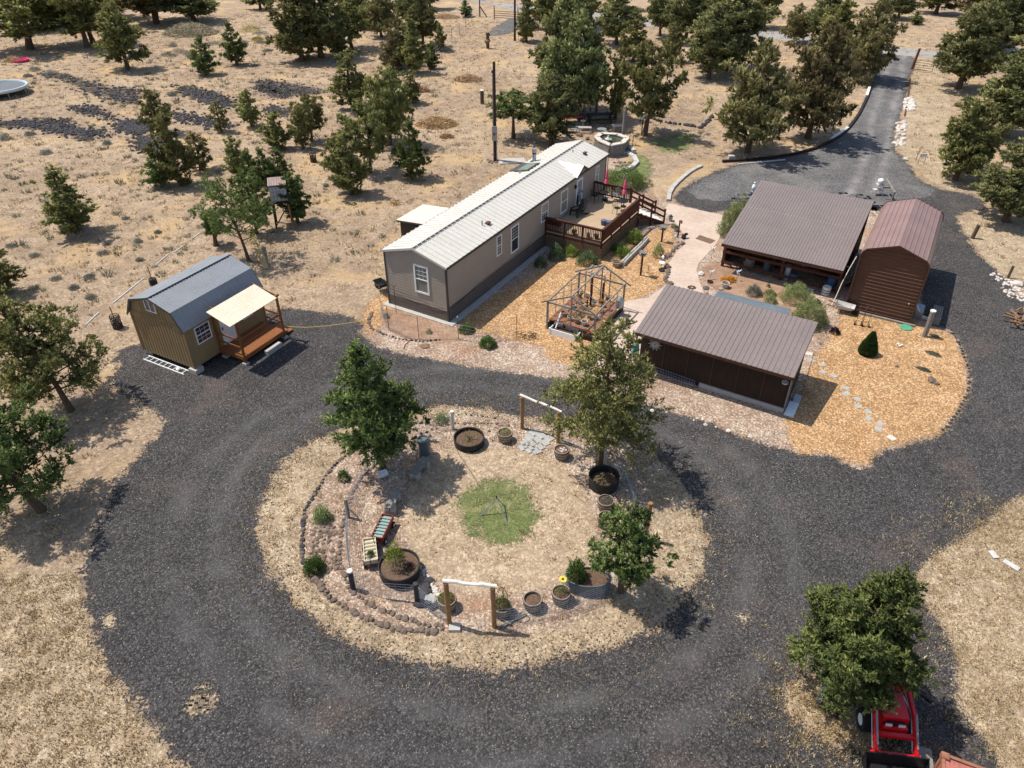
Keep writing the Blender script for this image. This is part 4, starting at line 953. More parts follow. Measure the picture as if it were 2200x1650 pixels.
# roof fittings
def onroof(a, b): return HE+SL*(b+OV) if b < HW/2 else HR-SL*(b-HW/2)
sk_ = MB(); z1_, z2_ = onroof(0, 2.55), onroof(0, 4.1)
sk_.add([(13.2,2.5,z1_+.10),(14.95,2.5,z1_+.10),(15.4,4.12,z2_+.10),(13.65,4.12,z2_+.10),(13.2,2.5,z1_-.02),(14.95,2.5,z1_-.02),(15.4,4.12,z2_-.02),(13.65,4.12,z2_-.02)],[(0,1,2,3),(0,4,5,1),(1,5,6,2),(2,6,7,3),(3,7,4,0)])
s_ = sk_.build('skylight', MT['trim_dark'], home)
g_ = MB(); g_.add([(13.32,2.6,z1_+.104),(14.9,2.6,z1_+.104),(15.28,4.02,z2_+.112),(13.72,4.02,z2_+.112)],[(0,1,2,3)]); g_.build('pane', mat('grey_green_skylight_glass', (.13, .19, .17), .12, .15, 2, 0, .6), s_)
ch = MB(); ch.tube([(15.95, 3.5, 3.5), (15.95, 3.5, 4.12)], .13, 12); ch.tube([(15.95, 3.5, 4.2), (15.95, 3.5, 4.45)], .17, 12); c0 = ch.build('chimney', MT['galv'], home)
ch = MB(); ch.tube([(15.95, 3.5, 4.10), (15.95, 3.5, 4.22)], .145, 12); ch.build('chimney_band', MT['black'], c0); ch = MB(); ch.cbox((15.95, 3.5, 3.50), .42, .42, .10); ch.build('flashing', MT['black'], c0)
for a, b, r_, h_ in ((4.91, .83, .04, .28), (5.27, .66, .10, .13), (18.04, 1.58, .04, .22), (18.71, .96, .12, .14), (12.9, 2.9, .05, .25)):
    v = MB(); v.tube([(a, b, onroof(a, b)-.03), (a, b, onroof(a, b)+h_)], r_, 8)
    if r_ > .08: v.cbox((a, b, onroof(a, b)+h_*.6), .34, .22, .06)
    v.build('roof_vent', MT['rust'] if r_ > .08 else MT['galv'], home)
# siding cable and slab
cb_ = MB(); cb_.tube([(.3, -.04, .72), (3, -.04, 1.0), (5.4, -.045, .97), (6.6, -.04, 1.02), (9.2, -.04, 1.06)], .012, 4); cb_.tube([(-.04, .2, .82), (-.05, 1.1, .66), (-.04, 1.6, .95), (-.05, 2.3, .90), (-.04, 3.9, 1.1)], .010, 4); cb_.build('cable', MT['black'], home)
sb = MB(); sb.box(-.30, HL+.1, -.42, HW+.25, -.05, .055); sb.build('foundation_slab', MT['concrete'], home)
# lean-to behind the home
lt = thing('lean_to_shed', 'small dark brown lean-to shed with flat tan roof behind the long home', 'shed', HG(5.15, HW+.16), HY)
b_ = MB(); b_.box(0, 2.55, 0, 2.75, -.05, 2.42); b_.build('wall', mat('black_brown_boards', (.045, .036, .030), .75, .2, 2, streak=(6, 6, .5)), lt)
b_ = MB(); ribbed(b_, (-.12, 2.93, 2.56), (2.8, 0, 0), (0, -2.96, .26), step=.3, rib=.012); b_.build('roof', MT['roof_tan'], lt)
b_ = MB(); b_.bar((-.135, 2.93, 2.49), (-.135, 0, 2.74), .02, .1); b_.bar((-.12, 2.945, 2.49), (2.68, 2.945, 2.49), .02, .1); b_.build('fascia', MT['trim_dark'], lt)
window(lt, 'x', 0, 1.15, 1.85, 1.1, 1.95, -1, WH, GL, 3, 2, .06, rail=True)

# ---------------- deck with stairs
deck = thing('deck', 'tan deck with dark redwood railing, lattice skirt and stairs beside the home door', 'deck', HG(0, 0), HY)
FZ = 1.12; D0, D1 = 11.05, 18.30; DB = -4.02; CH0 = (17.02, DB); CH1 = (18.30, -2.95)
ft = [(D0, -.06), (D0, DB), CH0, CH1, (D1, -.06)]
b_ = MB(); b_.prism(ft, FZ-.05, FZ); fl = b_.build('floor', MT['deckboard'], deck)
b_ = MB()
for i in range(len(ft)-1):
    p, q = ft[i], ft[i+1]
    b_.bar((p[0], p[1], FZ-.13), (q[0], q[1], FZ-.13), .05, .16)
b_.build('rim_board', MT['redwood'], deck)
RZ = FZ+.95
def rail_run(p, q, posts=2, bal=.115):
    p = Vector((p[0], p[1], 0)); q = Vector((q[0], q[1], 0)); L = (q-p).length; b = MB()
    b.bar(p+Vector((0,0,RZ)), q+Vector((0,0,RZ)), .15, .04); b.bar(p+Vector((0,0,RZ-.08)), q+Vector((0,0,RZ-.08)), .04, .09)
    b.bar(p+Vector((0,0,FZ+.13)), q+Vector((0,0,FZ+.13)), .04, .09)
    for i in range(posts):
        t = p.lerp(q, i/(posts-1)); b.bar(t+Vector((0,0,FZ-.3)), t+Vector((0,0,RZ-.02)), .09)
    n = int(L/bal); d = MB()
    for i in range(1, n):
        t = p.lerp(q, i/n); d.bar(t+Vector((0,0,FZ+.1)), t+Vector((0,0,RZ-.1)), .05, .03)
    o = b.build('railing', MT['redwood'], deck); d.build('balusters', MT['redwood'], o)
rail_run((D0, -.1), (D0, DB), 4); rail_run((D0, DB), CH0, 5, .085); rail_run((D1, -.1), (D1, -2.95), 3)
# lattice skirt
def lattice(p, q, z0=0.02, z1=FZ-.24, st=.21):
    p = Vector((p[0], p[1], 0)); q = Vector((q[0], q[1], 0)); L = (q-p).length; u = (q-p).normalized(); H = z1-z0; b = MB()
    off = Vector((-u.y, u.x, 0))*.012
    for k in (1, -1):
        n = int((L+H)/st)
        for i in range(n+1):
            s = i*st-H
            a0, a1 = s, s+H; y0, y1 = z0, z1
            if a0 < 0: y0 = z0-a0; a0 = 0
            if a1 > L: y1 = z1-(a1-L); a1 = L
            if y1-y0 < .03: continue
            if k > 0: P0 = p+u*a0+Vector((0,0,y0)); P1 = p+u*a1+Vector((0,0,y1))
            else: P0 = p+u*(L-a0)+Vector((0,0,y0)); P1 = p+u*(L-a1)+Vector((0,0,y1))
            b.bar(P0+off*k, P1+off*k, .012, .05)
    b.bar(p+Vector((0,0,z1)), q+Vector((0,0,z1)), .03, .08); b.build('lattice', MT['lattice'], deck)
lattice((D0, -.1), (D0, DB)); lattice((D0, DB), CH0); lattice(CH0, (17.5, -3.6))
# stairs
sd = Vector((.70, -.714, 0)); sw = Vector((.714, .70, 0)); S0 = Vector((17.02, DB, 0)); W_ = 1.58; NST = 6; RUN = .335
b_ = MB(); br = MB()
for i in range(NST):
    z = FZ-.17*(i+1); o = S0+sd*(RUN*i)
    c = o+sd*(RUN/2)+sw*(W_/2)
    b_.cbox((c.x, c.y, z-.03), RUN+.02, W_, .035, math.atan2(sd.y, sd.x))
    c2 = o+sw*(W_/2)+sd*.005; br.cbox((c2.x, c2.y, z), .015, W_-.04, .14, math.atan2(sd.y, sd.x))
st = b_.build('stairs', mat('pale_grey_treads', (.55, .52, .48), .8, .08), deck); br.build('riser', mat('dark_grey_risers', (.10, .09, .085), .8, .1), st)
b_ = MB()
for s in (0, W_):
    o = S0+sw*s; e = o+sd*RUN*NST
    b_.bar(o+Vector((0,0,FZ-.25)), e+Vector((0,0,.05)), .05, .22)
b_.build('stringer', MT['redwood'], st)
for s, l in ((0, 'near'), (W_, 'far')):
    b_ = MB(); o = S0+sw*s; e = o+sd*RUN*NST; d = Vector((0,0,1))
    for q, hh in ((0, 1.05), (.5, 1.0), (1, 1.02)):
        t = o.lerp(e, q); zt = FZ*(1-q); b_.bar(t, t+d*(zt+hh), .10); b_.bar(t+d*(zt+hh), t+d*(zt+hh+.06), .13)
    for dz_ in (.9, .5): b_.bar(o+d*(FZ+dz_), e+d*dz_, .05, .12)
    b_.build('stair_railing', MT['redwood'], deck)
lattice((S0.x+.25, S0.y-.05), (S0.x+sd.x*RUN*4, S0.y+sd.y*RUN*4), z1=.42)

# ---------------- brown shed with porch
SB = (-15.679, 29.846); SY = 1.076; SHL = 5.065; SHW = 3.719
shed = thing('garden_shed', 'brown gambrel-roofed shed with grey metal roof and a small cedar porch', 'shed', (*SB, 0), SY)
o_ = .1; kw = 1.432; hk, hr, he = 3.36, 3.80, 2.41; m_ = SHW/2
b_ = MB(); b_.extr([(0,0,.25),(0,SHW,.25),(0,SHW,he),(0,m_+kw-.03,hk-.06),(0,m_,hr-.06),(0,m_-kw+.03,hk-.06),(0,0,he)], (SHL,0,0)); b_.build('wall', MT['shed'], shed)
b_ = MB()   # vertical grooves of the panel siding
for i in range(1, 18): b_.box(-.006, 0, i*SHW/18-.008, i*SHW/18+.008, .26, 2.6 if 3 < i < 15 else 2.3)
for i in range(5, 14): b_.box(-.006, 0, i*SHW/18-.008, i*SHW/18+.008, 2.68, 3.3)
b_.build('siding_grooves', MT['dark_wood'], shed)
b_ = MB(); b_.box(-.03, 0, .04, SHW-.04, 2.60, 2.67)
for y in (0, SHW-.09): b_.box(-.03, .0, y, y+.09, .25, he)
b_.box(-.03, .09, -.03, 0, .25, he-.05); b_.box(SHL-.09, SHL, -.03, 0, .25, he-.05)
b_.build('trim', MT['shed_trim'], shed)
rb = MB(); XL = SHL+2*o_
ribbed(rb, (-o_, m_-kw, hk), (XL,0,0), (0, kw, hr-hk), step=.15, rib=.014, rw=.02); ribbed(rb, (-o_, m_+kw, hk), (XL,0,0), (0, -kw, hr-hk), step=.15, rib=.014, rw=.02)
ribbed(rb, (-o_, -o_, he), (XL,0,0), (0, m_-kw+o_, hk-he), step=.3, rib=.014, rw=.02); ribbed(rb, (-o_, SHW+o_, he), (XL,0,0), (0, -(m_-kw+o_), hk-he), step=.3, rib=.014, rw=.02)
r_ = rb.build('roof', MT['roof_grey'], shed)
b_ = MB(); b_.bar((-o_-.01, m_, hr+.025), (SHL+o_+.01, m_, hr+.025), .16, .02); b_.build('ridge_cap', MT['roof_grey'], r_)
b_ = MB(); [b_.box(i*.18, i*.18+.13, m_-.13, m_-.095, hr-.02, hr+.012) for i in range(int(SHL/.18))]; b_.build('ridge_vent_gap', MT['black'], r_)
b_ = MB()
for x in (-o_-.012, SHL+o_+.012):
    pts = [(x,-o_,he-.06),(x,m_-kw,hk-.05),(x,m_,hr-.05),(x,m_+kw,hk-.05),(x,SHW+o_,he-.06)]
    for p, q in zip(pts, pts[1:]): b_.bar(p, q, .02, .10)
b_.build('rake_trim', mat('charcoal_trim', (.07, .065, .055), .6, .1), r_)
window(shed, 'x', 0, 1.55, 2.29, 2.97, 3.62, -1, WH, GL, 0, 0, .05, rail=False)
b_ = MB(); b_.box(-.05, 0, 1.90, 1.94, 3.02, 3.57); b_.build('window_mullion', WH, shed)
window(shed, 'y', 0, .56, 1.47, 1.34, 2.28, -1, WH, GL, 3, 4, .05)
b_ = MB(); b_.box(2.05, 2.92, -.03, 0, .5, 2.35); dr = b_.build('door', WH, shed); b_ = MB(); b_.box(2.12, 2.16, -.07, -.03, 1.35, 1.5); b_.build('handle', MT['black'], dr)
window(shed, 'y', 0, 3.5, 4.2, 1.2, 2.1, -1, WH, GL, 2, 2, .05)
# porch
PD = -1.66; b_ = MB()
for i in range(13): b_.box(1.72, 4.60, PD+.02+i*.127, PD+.02+i*.127+.115, .47, .50)
pf = b_.build('porch_floor', MT['cedar'], shed)
b_ = MB(); b_.box(1.70, 4.62, PD-.04, PD, .28, .50); b_.box(1.66, 1.70, PD, -.02, .28, .50); b_.box(4.62, 4.66, PD, -.02, .28, .50); b_.build('rim_board', MT['cedar'], pf)
PX = [(1.74, PD+.02), (4.56, PD+.02)]
for x, y in PX + [(1.74, -.08)]:
    b_ = MB(); b_.box(x-.05, x+.05, y-.05, y+.05, .12, 2.52); b_.build('post', MT['cedar'], shed)
b_ = MB(); b_.box(1.55, 4.72, PD-.03, PD+.07, 2.50, 2.60)
for x in (1.74, 4.56): b_.bar((x, PD, 2.55), (x, -.05, 2.86), .04, .10)
b_.build('porch_beam', MT['cedar'], shed)
b_ = MB(); 
for z in (1.02, 1.42): b_.box(1.79, 4.51, PD, PD+.04, z, z+.09)
for z in (.95, 1.40): b_.box(1.70, 1.74, PD+.07, -.13, z, z+.09); b_.box(4.56, 4.60, PD+.07, -.6, z, z+.09)
b_.build('porch_railing', MT['cedar'], shed)
b_ = MB(); ribbed(b_, (1.10, -1.98, 2.66), (3.18, 0, 0), (0, 1.42, .42), step=.225, rib=.016, rw=.03); b_.build('porch_roof', MT['roof_tan'], shed)
b_ = MB(); b_.box(4.68, 5.0, -1.55, -.5, .24, .28); b_.box(4.68, 5.32, -1.55, -.5, .10, .13); b_.box(4.68, 4.72, -1.55, -1.5, 0, .24); b_.build('porch_step', MT['cedar'], shed)
b_ = MB()
for x, y, w_ in ((1.74, PD+.02, .26), (4.56, PD+.02, .26), (1.8, -.25, .30), (.12, .05, .5), (.3, SHW-.3, .45), (SHL-.3, .2, .45), (SHL-.3, SHW-.3, .45)): b_.cbox((x, y, 0), w_, w_, .12 if w_ < .4 else .25)
b_.build('footing', MT['concrete'], shed)

# ---------------- dark workshop in front
WB = Vector((5.848, 29.806, 0)); WY = -.532
ws = thing('workshop', 'dark brown windowless workshop with sloping ribbed brown metal roof', 'shed', WB, WY)
WL, WD, W1, W2 = 7.456, 3.952, 2.421, 3.175
s_ = (W2-W1)/WD; wf, wk, wl, wr = .70, WD-.25, .14, WL-.16
b_ = MB(); zt = lambda y: W1+s_*y-.06
b_.extr([(wl, wf, .0), (wl, wk, .0), (wl, wk, zt(wk)), (wl, wf, zt(wf))], (wr-wl, 0, 0)); b_.build('wall', MT['dark_wood'], ws)
b_ = MB()
for i in range(1, 6): b_.box(wl+i*1.2, wl+i*1.2+.04, wf-.02, wf, .25, zt(wf)-.02)
b_.build('batten', MT['barn_wood'], ws)
b_ = MB(); ribbed(b_, (0, 0, W1), (WL, 0, 0), (0, WD, W2-W1), step=.233, rib=.024, rw=.035); b_.build('roof', MT['roof_brown'], ws)
b_ = MB(); b_.box(.02, WL-.02, .0, .04, W1-.17, W1-.035)
for x in (.0, WL-.04): b_.bar((x+.02, .05, W1-.11), (x+.02, WD-.02, W2-.11), .04, .13)
for i in range(11): b_.bar((.4+i*.66, .05, W1-.09), (.4+i*.66, wf, W1+s_*wf-.09), .04, .09)
b_.build('fascia', MT['barn_wood'], ws)
b_ = MB(); b_.box(3.3, wr+.02, wf-.1, wf+.02, -.02, .24); b_.build('foundation', MT['concrete'], ws)
b_ = MB(); b_.box(wr, wr+.03, wf-.04, wf+.06, .1, zt(wf)); b_.box(wr+.01, wr+.05, wf+.3, wf+.4, .0, 1.9); b_.build('corner_trim', MT['galv'], ws)
# low corrugated shelter behind it
b_ = MB(); lr = thing('corrugated_shelter', 'low grey corrugated metal roof shelter tucked behind the workshop', 'shelter', WB, WY)
ribbed(b_, (1.95, 4.25, 2.12), (3.85, 0, 0), (0, 2.65, -.20), step=.09, rib=.02, rw=.02); b_.build('roof', mat('blue_grey_corrugated_metal', (.15, .175, .19), .45, .15, 1.5, 0, .4), lr)
for x in (2.05, 5.7):
    for y in (4.35, 6.7):
        b_ = MB(); b_.box(x-.05, x+.05, y-.05, y+.05, 0, 1.95 if y < 5 else 1.76); b_.build('post', MT['barn_wood'], lr)
b_ = MB(); b_.box(2.1, 5.65, 4.30, 4.36, 1.84, 1.94); b_.box(2.1, 5.65, 6.67, 6.73, 1.76, 1.86); b_.build('beam', MT['barn_wood'], lr)

# ---------------- open pole barn
BB = Vector((12.567, 40.628, 0)); BY = -.539; BL, BD, B1, B2 = 6.99, 7.506, 1.916, 3.419; s_ = (B2-B1)/BD
bn = thing('pole_barn', 'open-sided timber barn with large sloping ribbed brown metal roof', 'barn', BB, BY)
b_ = MB(); ribbed(b_, (0, 0, B1), (BL, 0, 0), (0, BD, B2-B1), step=.175, rib=.024, rw=.03); rf_ = b_.build('roof', MT['roof_brown'], bn)
b_ = MB()
for i in range(40): b_.cbox((.1+i*.175, BD*.56, B1+s_*BD*.56+.004), .05, .03, .012)
b_.build('screw_row', MT['roof_white'], rf_)
b_ = MB(); b_.box(0, BL, .01, .05, B1-.2, B1-.04); b_.box(.2, BL-.2, .80, .90, B1-.04, B1+.14)
for x in (.0, BL-.04): b_.bar((x+.02, .06, B1-.12), (x+.02, BD, B2-.12), .04, .14)
for i in range(10): b_.bar((.3+i*.7, .06, B1-.09), (.3+i*.7, BD-.02, B2-.09), .04, .1)
b_.build('rafters', MT['barn_wood'], bn)
for x in (.05, 3.6, BL-.12):
    for y in (.95, 4.0, BD-.3):
        b_ = MB(); b_.box(x-.08, x+.08, y-.08, y+.08, -.05, B1+s_*y-.12); b_.build('post', MT['barn_wood'], bn)
for z in (.25, .95):
    b_ = MB(); b_.box(-.05, BL-.05, .86, .90, z, z+.16); b_.build('rail', MT['barn_wood'], bn)
b_ = MB(); b_.bar((.05, .95, .55), (.7, .95, 0.05), .07); b_.build('brace', MT['barn_wood'], bn)
b_ = MB(); b_.box(.02, .06, 1.3, BD-.4, 0, 1.95); b_.box(.1, BL-.15, BD-.36, BD-.32, 0, B2-.25); b_.box(BL-.14, BL-.10, 1.2, BD-.4, 0, 1.7); b_.build('wall', MT['dark_wood'], bn)  # side walls are added to shut out light and keep the interior dark
BM = Matrix.Translation(BB) @ Matrix.Rotation(BY, 4, 'Z')
def BP(x, y, z=0): return BM @ Vector((x, y, z))

# ---------------- enclosed arched metal garage
KB = Vector((18.799, 36.158, 0)); KY = -.529; KW, KL, KE, KR = 3.367, 7.464, 3.66, 4.274
ga = thing('metal_garage', 'tall enclosed rust-brown metal garage with rounded eaves', 'garage', KB, KY)
yf = 0.05
prof = [(0, 0), (0, KE-.30), (.06, KE-.08), (.22, KE+.10), (KW/2, KR), (KW-.22, KE+.10), (KW-.06, KE-.08), (KW, KE-.30), (KW, 0)]
b_ = MB(); b_.extr([(x, yf, z) for x, z in [(p[0]+(.03 if p[0] < 1 else -.03), p[1]-.03*(p[1] > 0)) for p in prof]], (0, .03, 0))
n = 19
for i in range(n):
    z = .12+i*.205; 
    if z > KR-.15: break
    if z < KE-.3: x0, x1 = .05, KW-.05
    else: f = max(0, (z-KE+.05)/(KR-KE)); x0 = .12+f*KW/2; x1 = KW-x0
    if x1-x0 > .1: b_.extr([(x0, yf, z), (x0, yf-.022, z+.012), (x0, yf-.022, z+.035), (x0, yf, z+.055)], (x1-x0, 0, 0))
b_.build('end_wall', MT['wall_red'], ga)
b_ = MB(); b_.extr([(x, KL-.08, z) for x, z in [(p[0]+(.03 if p[0] < 1 else -.03), p[1]-.03*(p[1] > 0)) for p in prof]], (0, .03, 0)); b_.build('end_wall', MT['wall_red'], ga)
b_ = MB()
def strip(P0, P1, step):   # a curved skin panel, ribs running across the length (over the arch)
    pass
N_ = round(KL/.23); st_ = KL/N_
py = []
for i in range(N_):
    y = i*st_; py += [(y, 0), (y+st_-.06, 0), (y+st_-.045, .02), (y+st_-.015, .02)]
py.append((KL, 0))
# ribs run along the length on the roof in the photograph
b2 = MB(); top = prof[2:7]
path = []
for (x0, z0), (x1, z1) in zip(prof, prof[1:]):
    L = math.hypot(x1-x0, z1-z0); k_ = max(1, round(L/.24)) if L > .5 else 1; nx_, nz_ = -(z1-z0)/L, (x1-x0)/L
    for i in range(k_):
        a = i/k_; e = 1/k_; r0 = 1-.045/(L/k_)*1.6
        for q, hh in ((a, 0), (a+e*.74, 0), (a+e*.80, .035), (a+e*.93, .035)) if L > .5 else ((a, 0),):
            path.append((x0+(x1-x0)*q+nx_*hh, z0+(z1-z0)*q+nz_*hh))
path.append(prof[-1])
vs = [(x, -.06, z) for x, z in path]+[(x, KL, z) for x, z in path]; m = len(path)
b2.add(vs, [(i, i+1, m+i+1, m+i) for i in range(m-1)]); rr_ = b2.build('roof_skin', MT['roof_red'], ga)
b_ = MB()
for y in (-.075, KL+.015):
    for (x0, z0), (x1, z1) in zip(prof, prof[1:]): b_.bar((x0, y, z0), (x1, y, z1), .03, .07)
b_.build('edge_trim', MT['wall_red'], ga)
b_ = MB(); b_.box(-.1, KW+.3, -.22, -.08, 0, .12); b_.build('sill_timber', MT['grey_wood'], ga)
KM = Matrix.Translation(KB) @ Matrix.Rotation(KY, 4, 'Z')
def KP(x, y, z=0): return KM @ Vector((x, y, z))

# ---------------- greenhouse frame
gh = thing('greenhouse_frame', 'bare grey timber greenhouse frame with slatted benches', 'greenhouse', HG(0, 0), HY)
x0, x1, y0, y1, ze, zr = 2.15, 5.95, -4.95, -7.72, 1.70, 2.42; ym = (y0+y1)/2
for x in (x0, x1):
    for y in (y0, y1): b_ = MB(); b_.box(x-.045, x+.045, y-.045, y+.045, 0, ze); b_.build('post', MT['grey_wood'], gh)
    b_ = MB(); b_.box(x-.03, x+.03, ym-.03, ym+.03, 0, zr-.03); b_.build('post', MT['grey_wood'], gh)
b_ = MB()
for x in (x0-.12, x1+.12):
    for y in (y0+.32, y1-.32): b_.bar((x, ym, zr), (x, y, ze-.09), .05, .08)
for y, z in ((y0, ze), (y1, ze), (ym, zr-.03)): b_.bar((x0-.12, y, z), (x1+.12, y, z), .06, .07)
for x in (x0, x1): b_.bar((x, y0, ze-.05), (x, y1, ze-.05), .05, .09)
b_.build('rafters', MT['grey_wood'], gh)
b_ = MB()
for i in range(1, 4):
    x = x0+(x1-x0)*i/4
    b_.bar((x, y0, ze), (x, ym, zr-.02), .025, .03); b_.bar((x, y1, ze), (x, ym, zr-.02), .025, .03)
    for y in (y0, y1): b_.bar((x, y, 0), (x, y, ze), .025)
b_.bar((x0, y1, .9), (x1, y1, .9), .02); b_.bar((x0, y0, .9), (x1, y0, .9), .02)
b_.build('purlin', MT['grey_wood'], gh)
b_ = MB(); b_.box(x0, x1, y1-.03, y1+.03, 0, .32); b_.box(x0, x1, y0-.03, y0+.03, 0, .32); b_.box(x0-.03, x0+.03, y1, y0, 0, .32); b_.build('base_board', MT['dark_wood'], gh)
SLT = [mat('orange_brown_slats', (.32, .12, .05), .8, .3, 4), MT['grey_wood']]
for j, (ya, yb, za, xa, xb) in enumerate(((y0-.05, y0-.95, .55, x0+.05, x1-.6), (y1+.05, y1+.85, .50, x0+.05, x1-.1), (y0-.95, y1+.85, .50, x0+.05, x0+1.0))):
    b_ = MB(); n = int((xb-xa)/.125)
    for i in range(n): b_.box(xa+i*.125, xa+i*.125+.085, min(ya, yb), max(ya, yb), za, za+.025)
    bb_ = b_.build('bench', SLT[0], gh)
    b_ = MB(); [b_.box(x, x+.05, min(ya, yb)+.02, min(ya, yb)+.07, 0, za) for x in (xa+.05, xb-.1)]; [b_.box(x, x+.05, max(ya, yb)-.07, max(ya, yb)-.02, 0, za) for x in (xa+.05, xb-.1)]; b_.build('leg', MT['dark_wood'], bb_)
    b_ = MB(); [b_.box(xa+i*.125-.001, xa+i*.125+.086, min(ya, yb)-.001, max(ya, yb)+.001, za+.0255, za+.028) for i in range(2, n, 3)]; b_.build('weathered_slats', MT['grey_wood'], bb_)
b_ = MB(); b_.box(x1-.35, x1-.25, y0-1.0, y0-.9, 0, 1.75); b_.box(x1-.35, x1-.25, y0-1.7, y0-1.6, 0, 1.6); b_.build('door_post', MT['redwood'], gh)
b_ = MB(); lap_ = None; ap = MB(); px_ = x1+.2
for i in range(6): ap.box(px_, px_+.9, y0-.35-i*.22, y0-.31-i*.22, 1.75, 1.79)
for i in range(2): ap.box(px_+i*.84, px_+.05+i*.84, y0-1.5, y0-.28, 1.70, 1.75)
lt_ = thing('slatted_arbour', 'small pale slatted arbour at the far end of the greenhouse frame', 'trellis', HG(0, 0), HY)
ap.build('slats', mat('pale_slats', (.42, .35, .29), .8, .15), lt_); ap = MB(); [ap.box(x, x+.05, y, y+.05, 0, 1.7) for x in (px_+.02, px_+.83) for y in (y0-1.5, y0-.33)]; ap.build('post', MT['grey_wood'], lt_)
# ------------------------------------------------------------------ island: barrels, tanks, benches, arches, fence
def obj1(name, b, m, label, cat, loc=(0,0,0), rz=0, group=None, smooth=False):
    return tag(b.build(name, m, None, smooth, loc, rz), label, cat, group)
def foliage(parent, r, h, z, n, leaf, m, seed, name='plant', x=0, y=0, fill=.3, droop=0):
    return link(name, bush(seed, r, h, n, leaf, m, droop, fill), parent, (x, y, z))
def half_barrel(px, py, label, r=.33, h=.46, plant=None, group='half barrel planters on the island', soil=.07):
    t = thing('barrel_planter', label, 'planter', G(px, py), random.uniform(0, 6), group)
    b = MB(); b.lathe([(r*.82, 0), (r*.95, h*.4), (r, h*.75), (r*.97, h), (r*.90, h), (r*.90, h-.08)], 20); b.build('staves', MT['barrel'], t)
    for z in (.16, .48, .84):
        b = MB(); rr_ = r*(.82+.18*min(1, z*1.35))+.006; b.lathe([(rr_, h*z), (rr_+.006, h*z), (rr_+.006, h*z+.035), (rr_, h*z+.035)], 20); b.build('hoop', MT['hoop'], t)
    b = MB(); b.lathe([(r*.90, h-soil), (0, h-soil+.03)], 20); b.build('soil', MT['inside'], t)
    if plant: foliage(t, r*plant[1], plant[2], h-soil, plant[3], .035, plant[0], int(px))
    return t
half_barrel(1085,946,'half barrel with upright green shoots beside the paving slabs',plant=(F_sage,.8,.12,260))
half_barrel(1206,982,'half barrel holding white stones next to the paving slabs')
half_barrel(1300,1092,'half barrel of succulents below the black stock tank',plant=(F_lav,.85,.12,420))
half_barrel(1301,1128,'half barrel with bare soil above the smaller bright juniper',soil=.10)
half_barrel(1205,1290,'half barrel with sunflower stem beside the oval tub',plant=(F_box,.7,.22,300))
half_barrel(1144,1304,'half barrel with bare soil nearest the log arch',soil=.12)
half_barrel(961,1304,'half barrel full of yellow-green leaves left of the log arch',plant=(F_lime,.95,.18,700))
half_barrel(1079,1318,'half barrel with tomato plant and wire cage right of the log arch',plant=(F_box,.95,.45,800))
def stones_in(px, py, z, n, r, label):
    for i in range(n):
        b = MB(); b.rock((0, 0, 0), .05, i); a = i*2.4; o = obj1('pebble', b, MT['pale_rock'], label, 'stone', G(px, py)+Vector((math.cos(a)*r*random.random(), math.sin(a)*r*random.random(), z)), group='white stones in the barrel')
stones_in(1206,982,.40,9,.18,'white stone lying in the half barrel by the paving slabs')
# sunflower + cages
sf = thing('sunflower', 'single yellow sunflower above the half barrel by the oval tub', 'flower', G(1207,1288)); b = MB(); b.tube([(0,0,.3),(.02,.02,.7),(0,.05,1.0)], .012, 5); b.build('stem', F_box and MT['green_lid'], sf)
b = MB()
for i in range(14):
    a = i*PI/7; b.add([(0,.05,1.02),(math.cos(a-.2)*.11,.05+math.sin(a-.2)*.11,1.03),(math.cos(a)*.16,.05+math.sin(a)*.16,1.02),(math.cos(a+.2)*.11,.05+math.sin(a+.2)*.11,1.03)],[(0,1,2,3)])
b.build('petals', MT['yellow'], sf); b = MB(); b.lathe([(.055,0),(.04,.03),(0,.035)],10,(0,.05,1.02)); b.build('flower_head', MT['rust'], sf)
def cage(px, py, label, h=1.1, r=.20, z0=.3):
    b = MB()
    for i in range(5):
        a = i*2*PI/5; c, s = math.cos(a)*r, math.sin(a)*r; b.tube([(c,s,z0),(c,s,z0+h*.6),(c*.6,s*.6,z0+h*.85),(0,0,z0+h)], .009, 4)
    for z in (.3,.6): b.tube([(math.cos(a*.5236)*r,math.sin(a*.5236)*r,z0+h*z) for a in range(13)], .006, 4)
    obj1('plant_cage', b, MT['rust'], label, 'plant support', G(px, py))
cage(1078,1318,'rusty domed wire plant cage standing in the tomato barrel')
# round black stock tanks
def tank(px, py, r, h, label, soilz=.16, group='black stock tank planters'):
    t = thing('stock_tank', label, 'planter', G(px, py), 0, group)
    b = MB(); pr = [(r*.97,0),(r*.97,h*.3),(r,h*.33),(r*.98,h*.38),(r*.98,h*.62),(r*1.01,h*.66),(r*.99,h*.7),(r*1.02,h),(r*.97,h),(r*.94,h*.95),(r*.94,h*.3)]
    b.lathe(pr, 36); b.build('tub', MT['tank'], t)
    if soilz is not None: b = MB(); b.lathe([(r*.945,h-soilz),(r*.5,h-soilz+.02),(0,h-soilz)],30); b.build('soil', MT['inside'], t)
    return t
t1 = tank(1008,953,.66,.40,'round black stock tank planted with a small bare shrub near the top of the island')
b = MB(); rq = random.Random(3)
for i in range(12): a = rq.uniform(0,6.28); b.tube([(0,0,.25),(math.cos(a)*.1,math.sin(a)*.1,.45),(math.cos(a)*.25,math.sin(a)*.25,.5+rq.uniform(0,.25))], .008, 4)
b.build('bare_twigs', MT['dead'], t1); foliage(t1,.45,.05,.24,240,.04,F_sage,5,'low_plants')
t2 = tank(1296,1042,.62,.55,'deep black stock tank at the foot of the tall olive juniper',.34); foliage(t2,.4,.06,.2,260,.04,F_sage,6,'low_plants')
t3 = tank(860,1232,.73,.50,'round black stock tank with a leafy young tree, lower left of the island',.10)
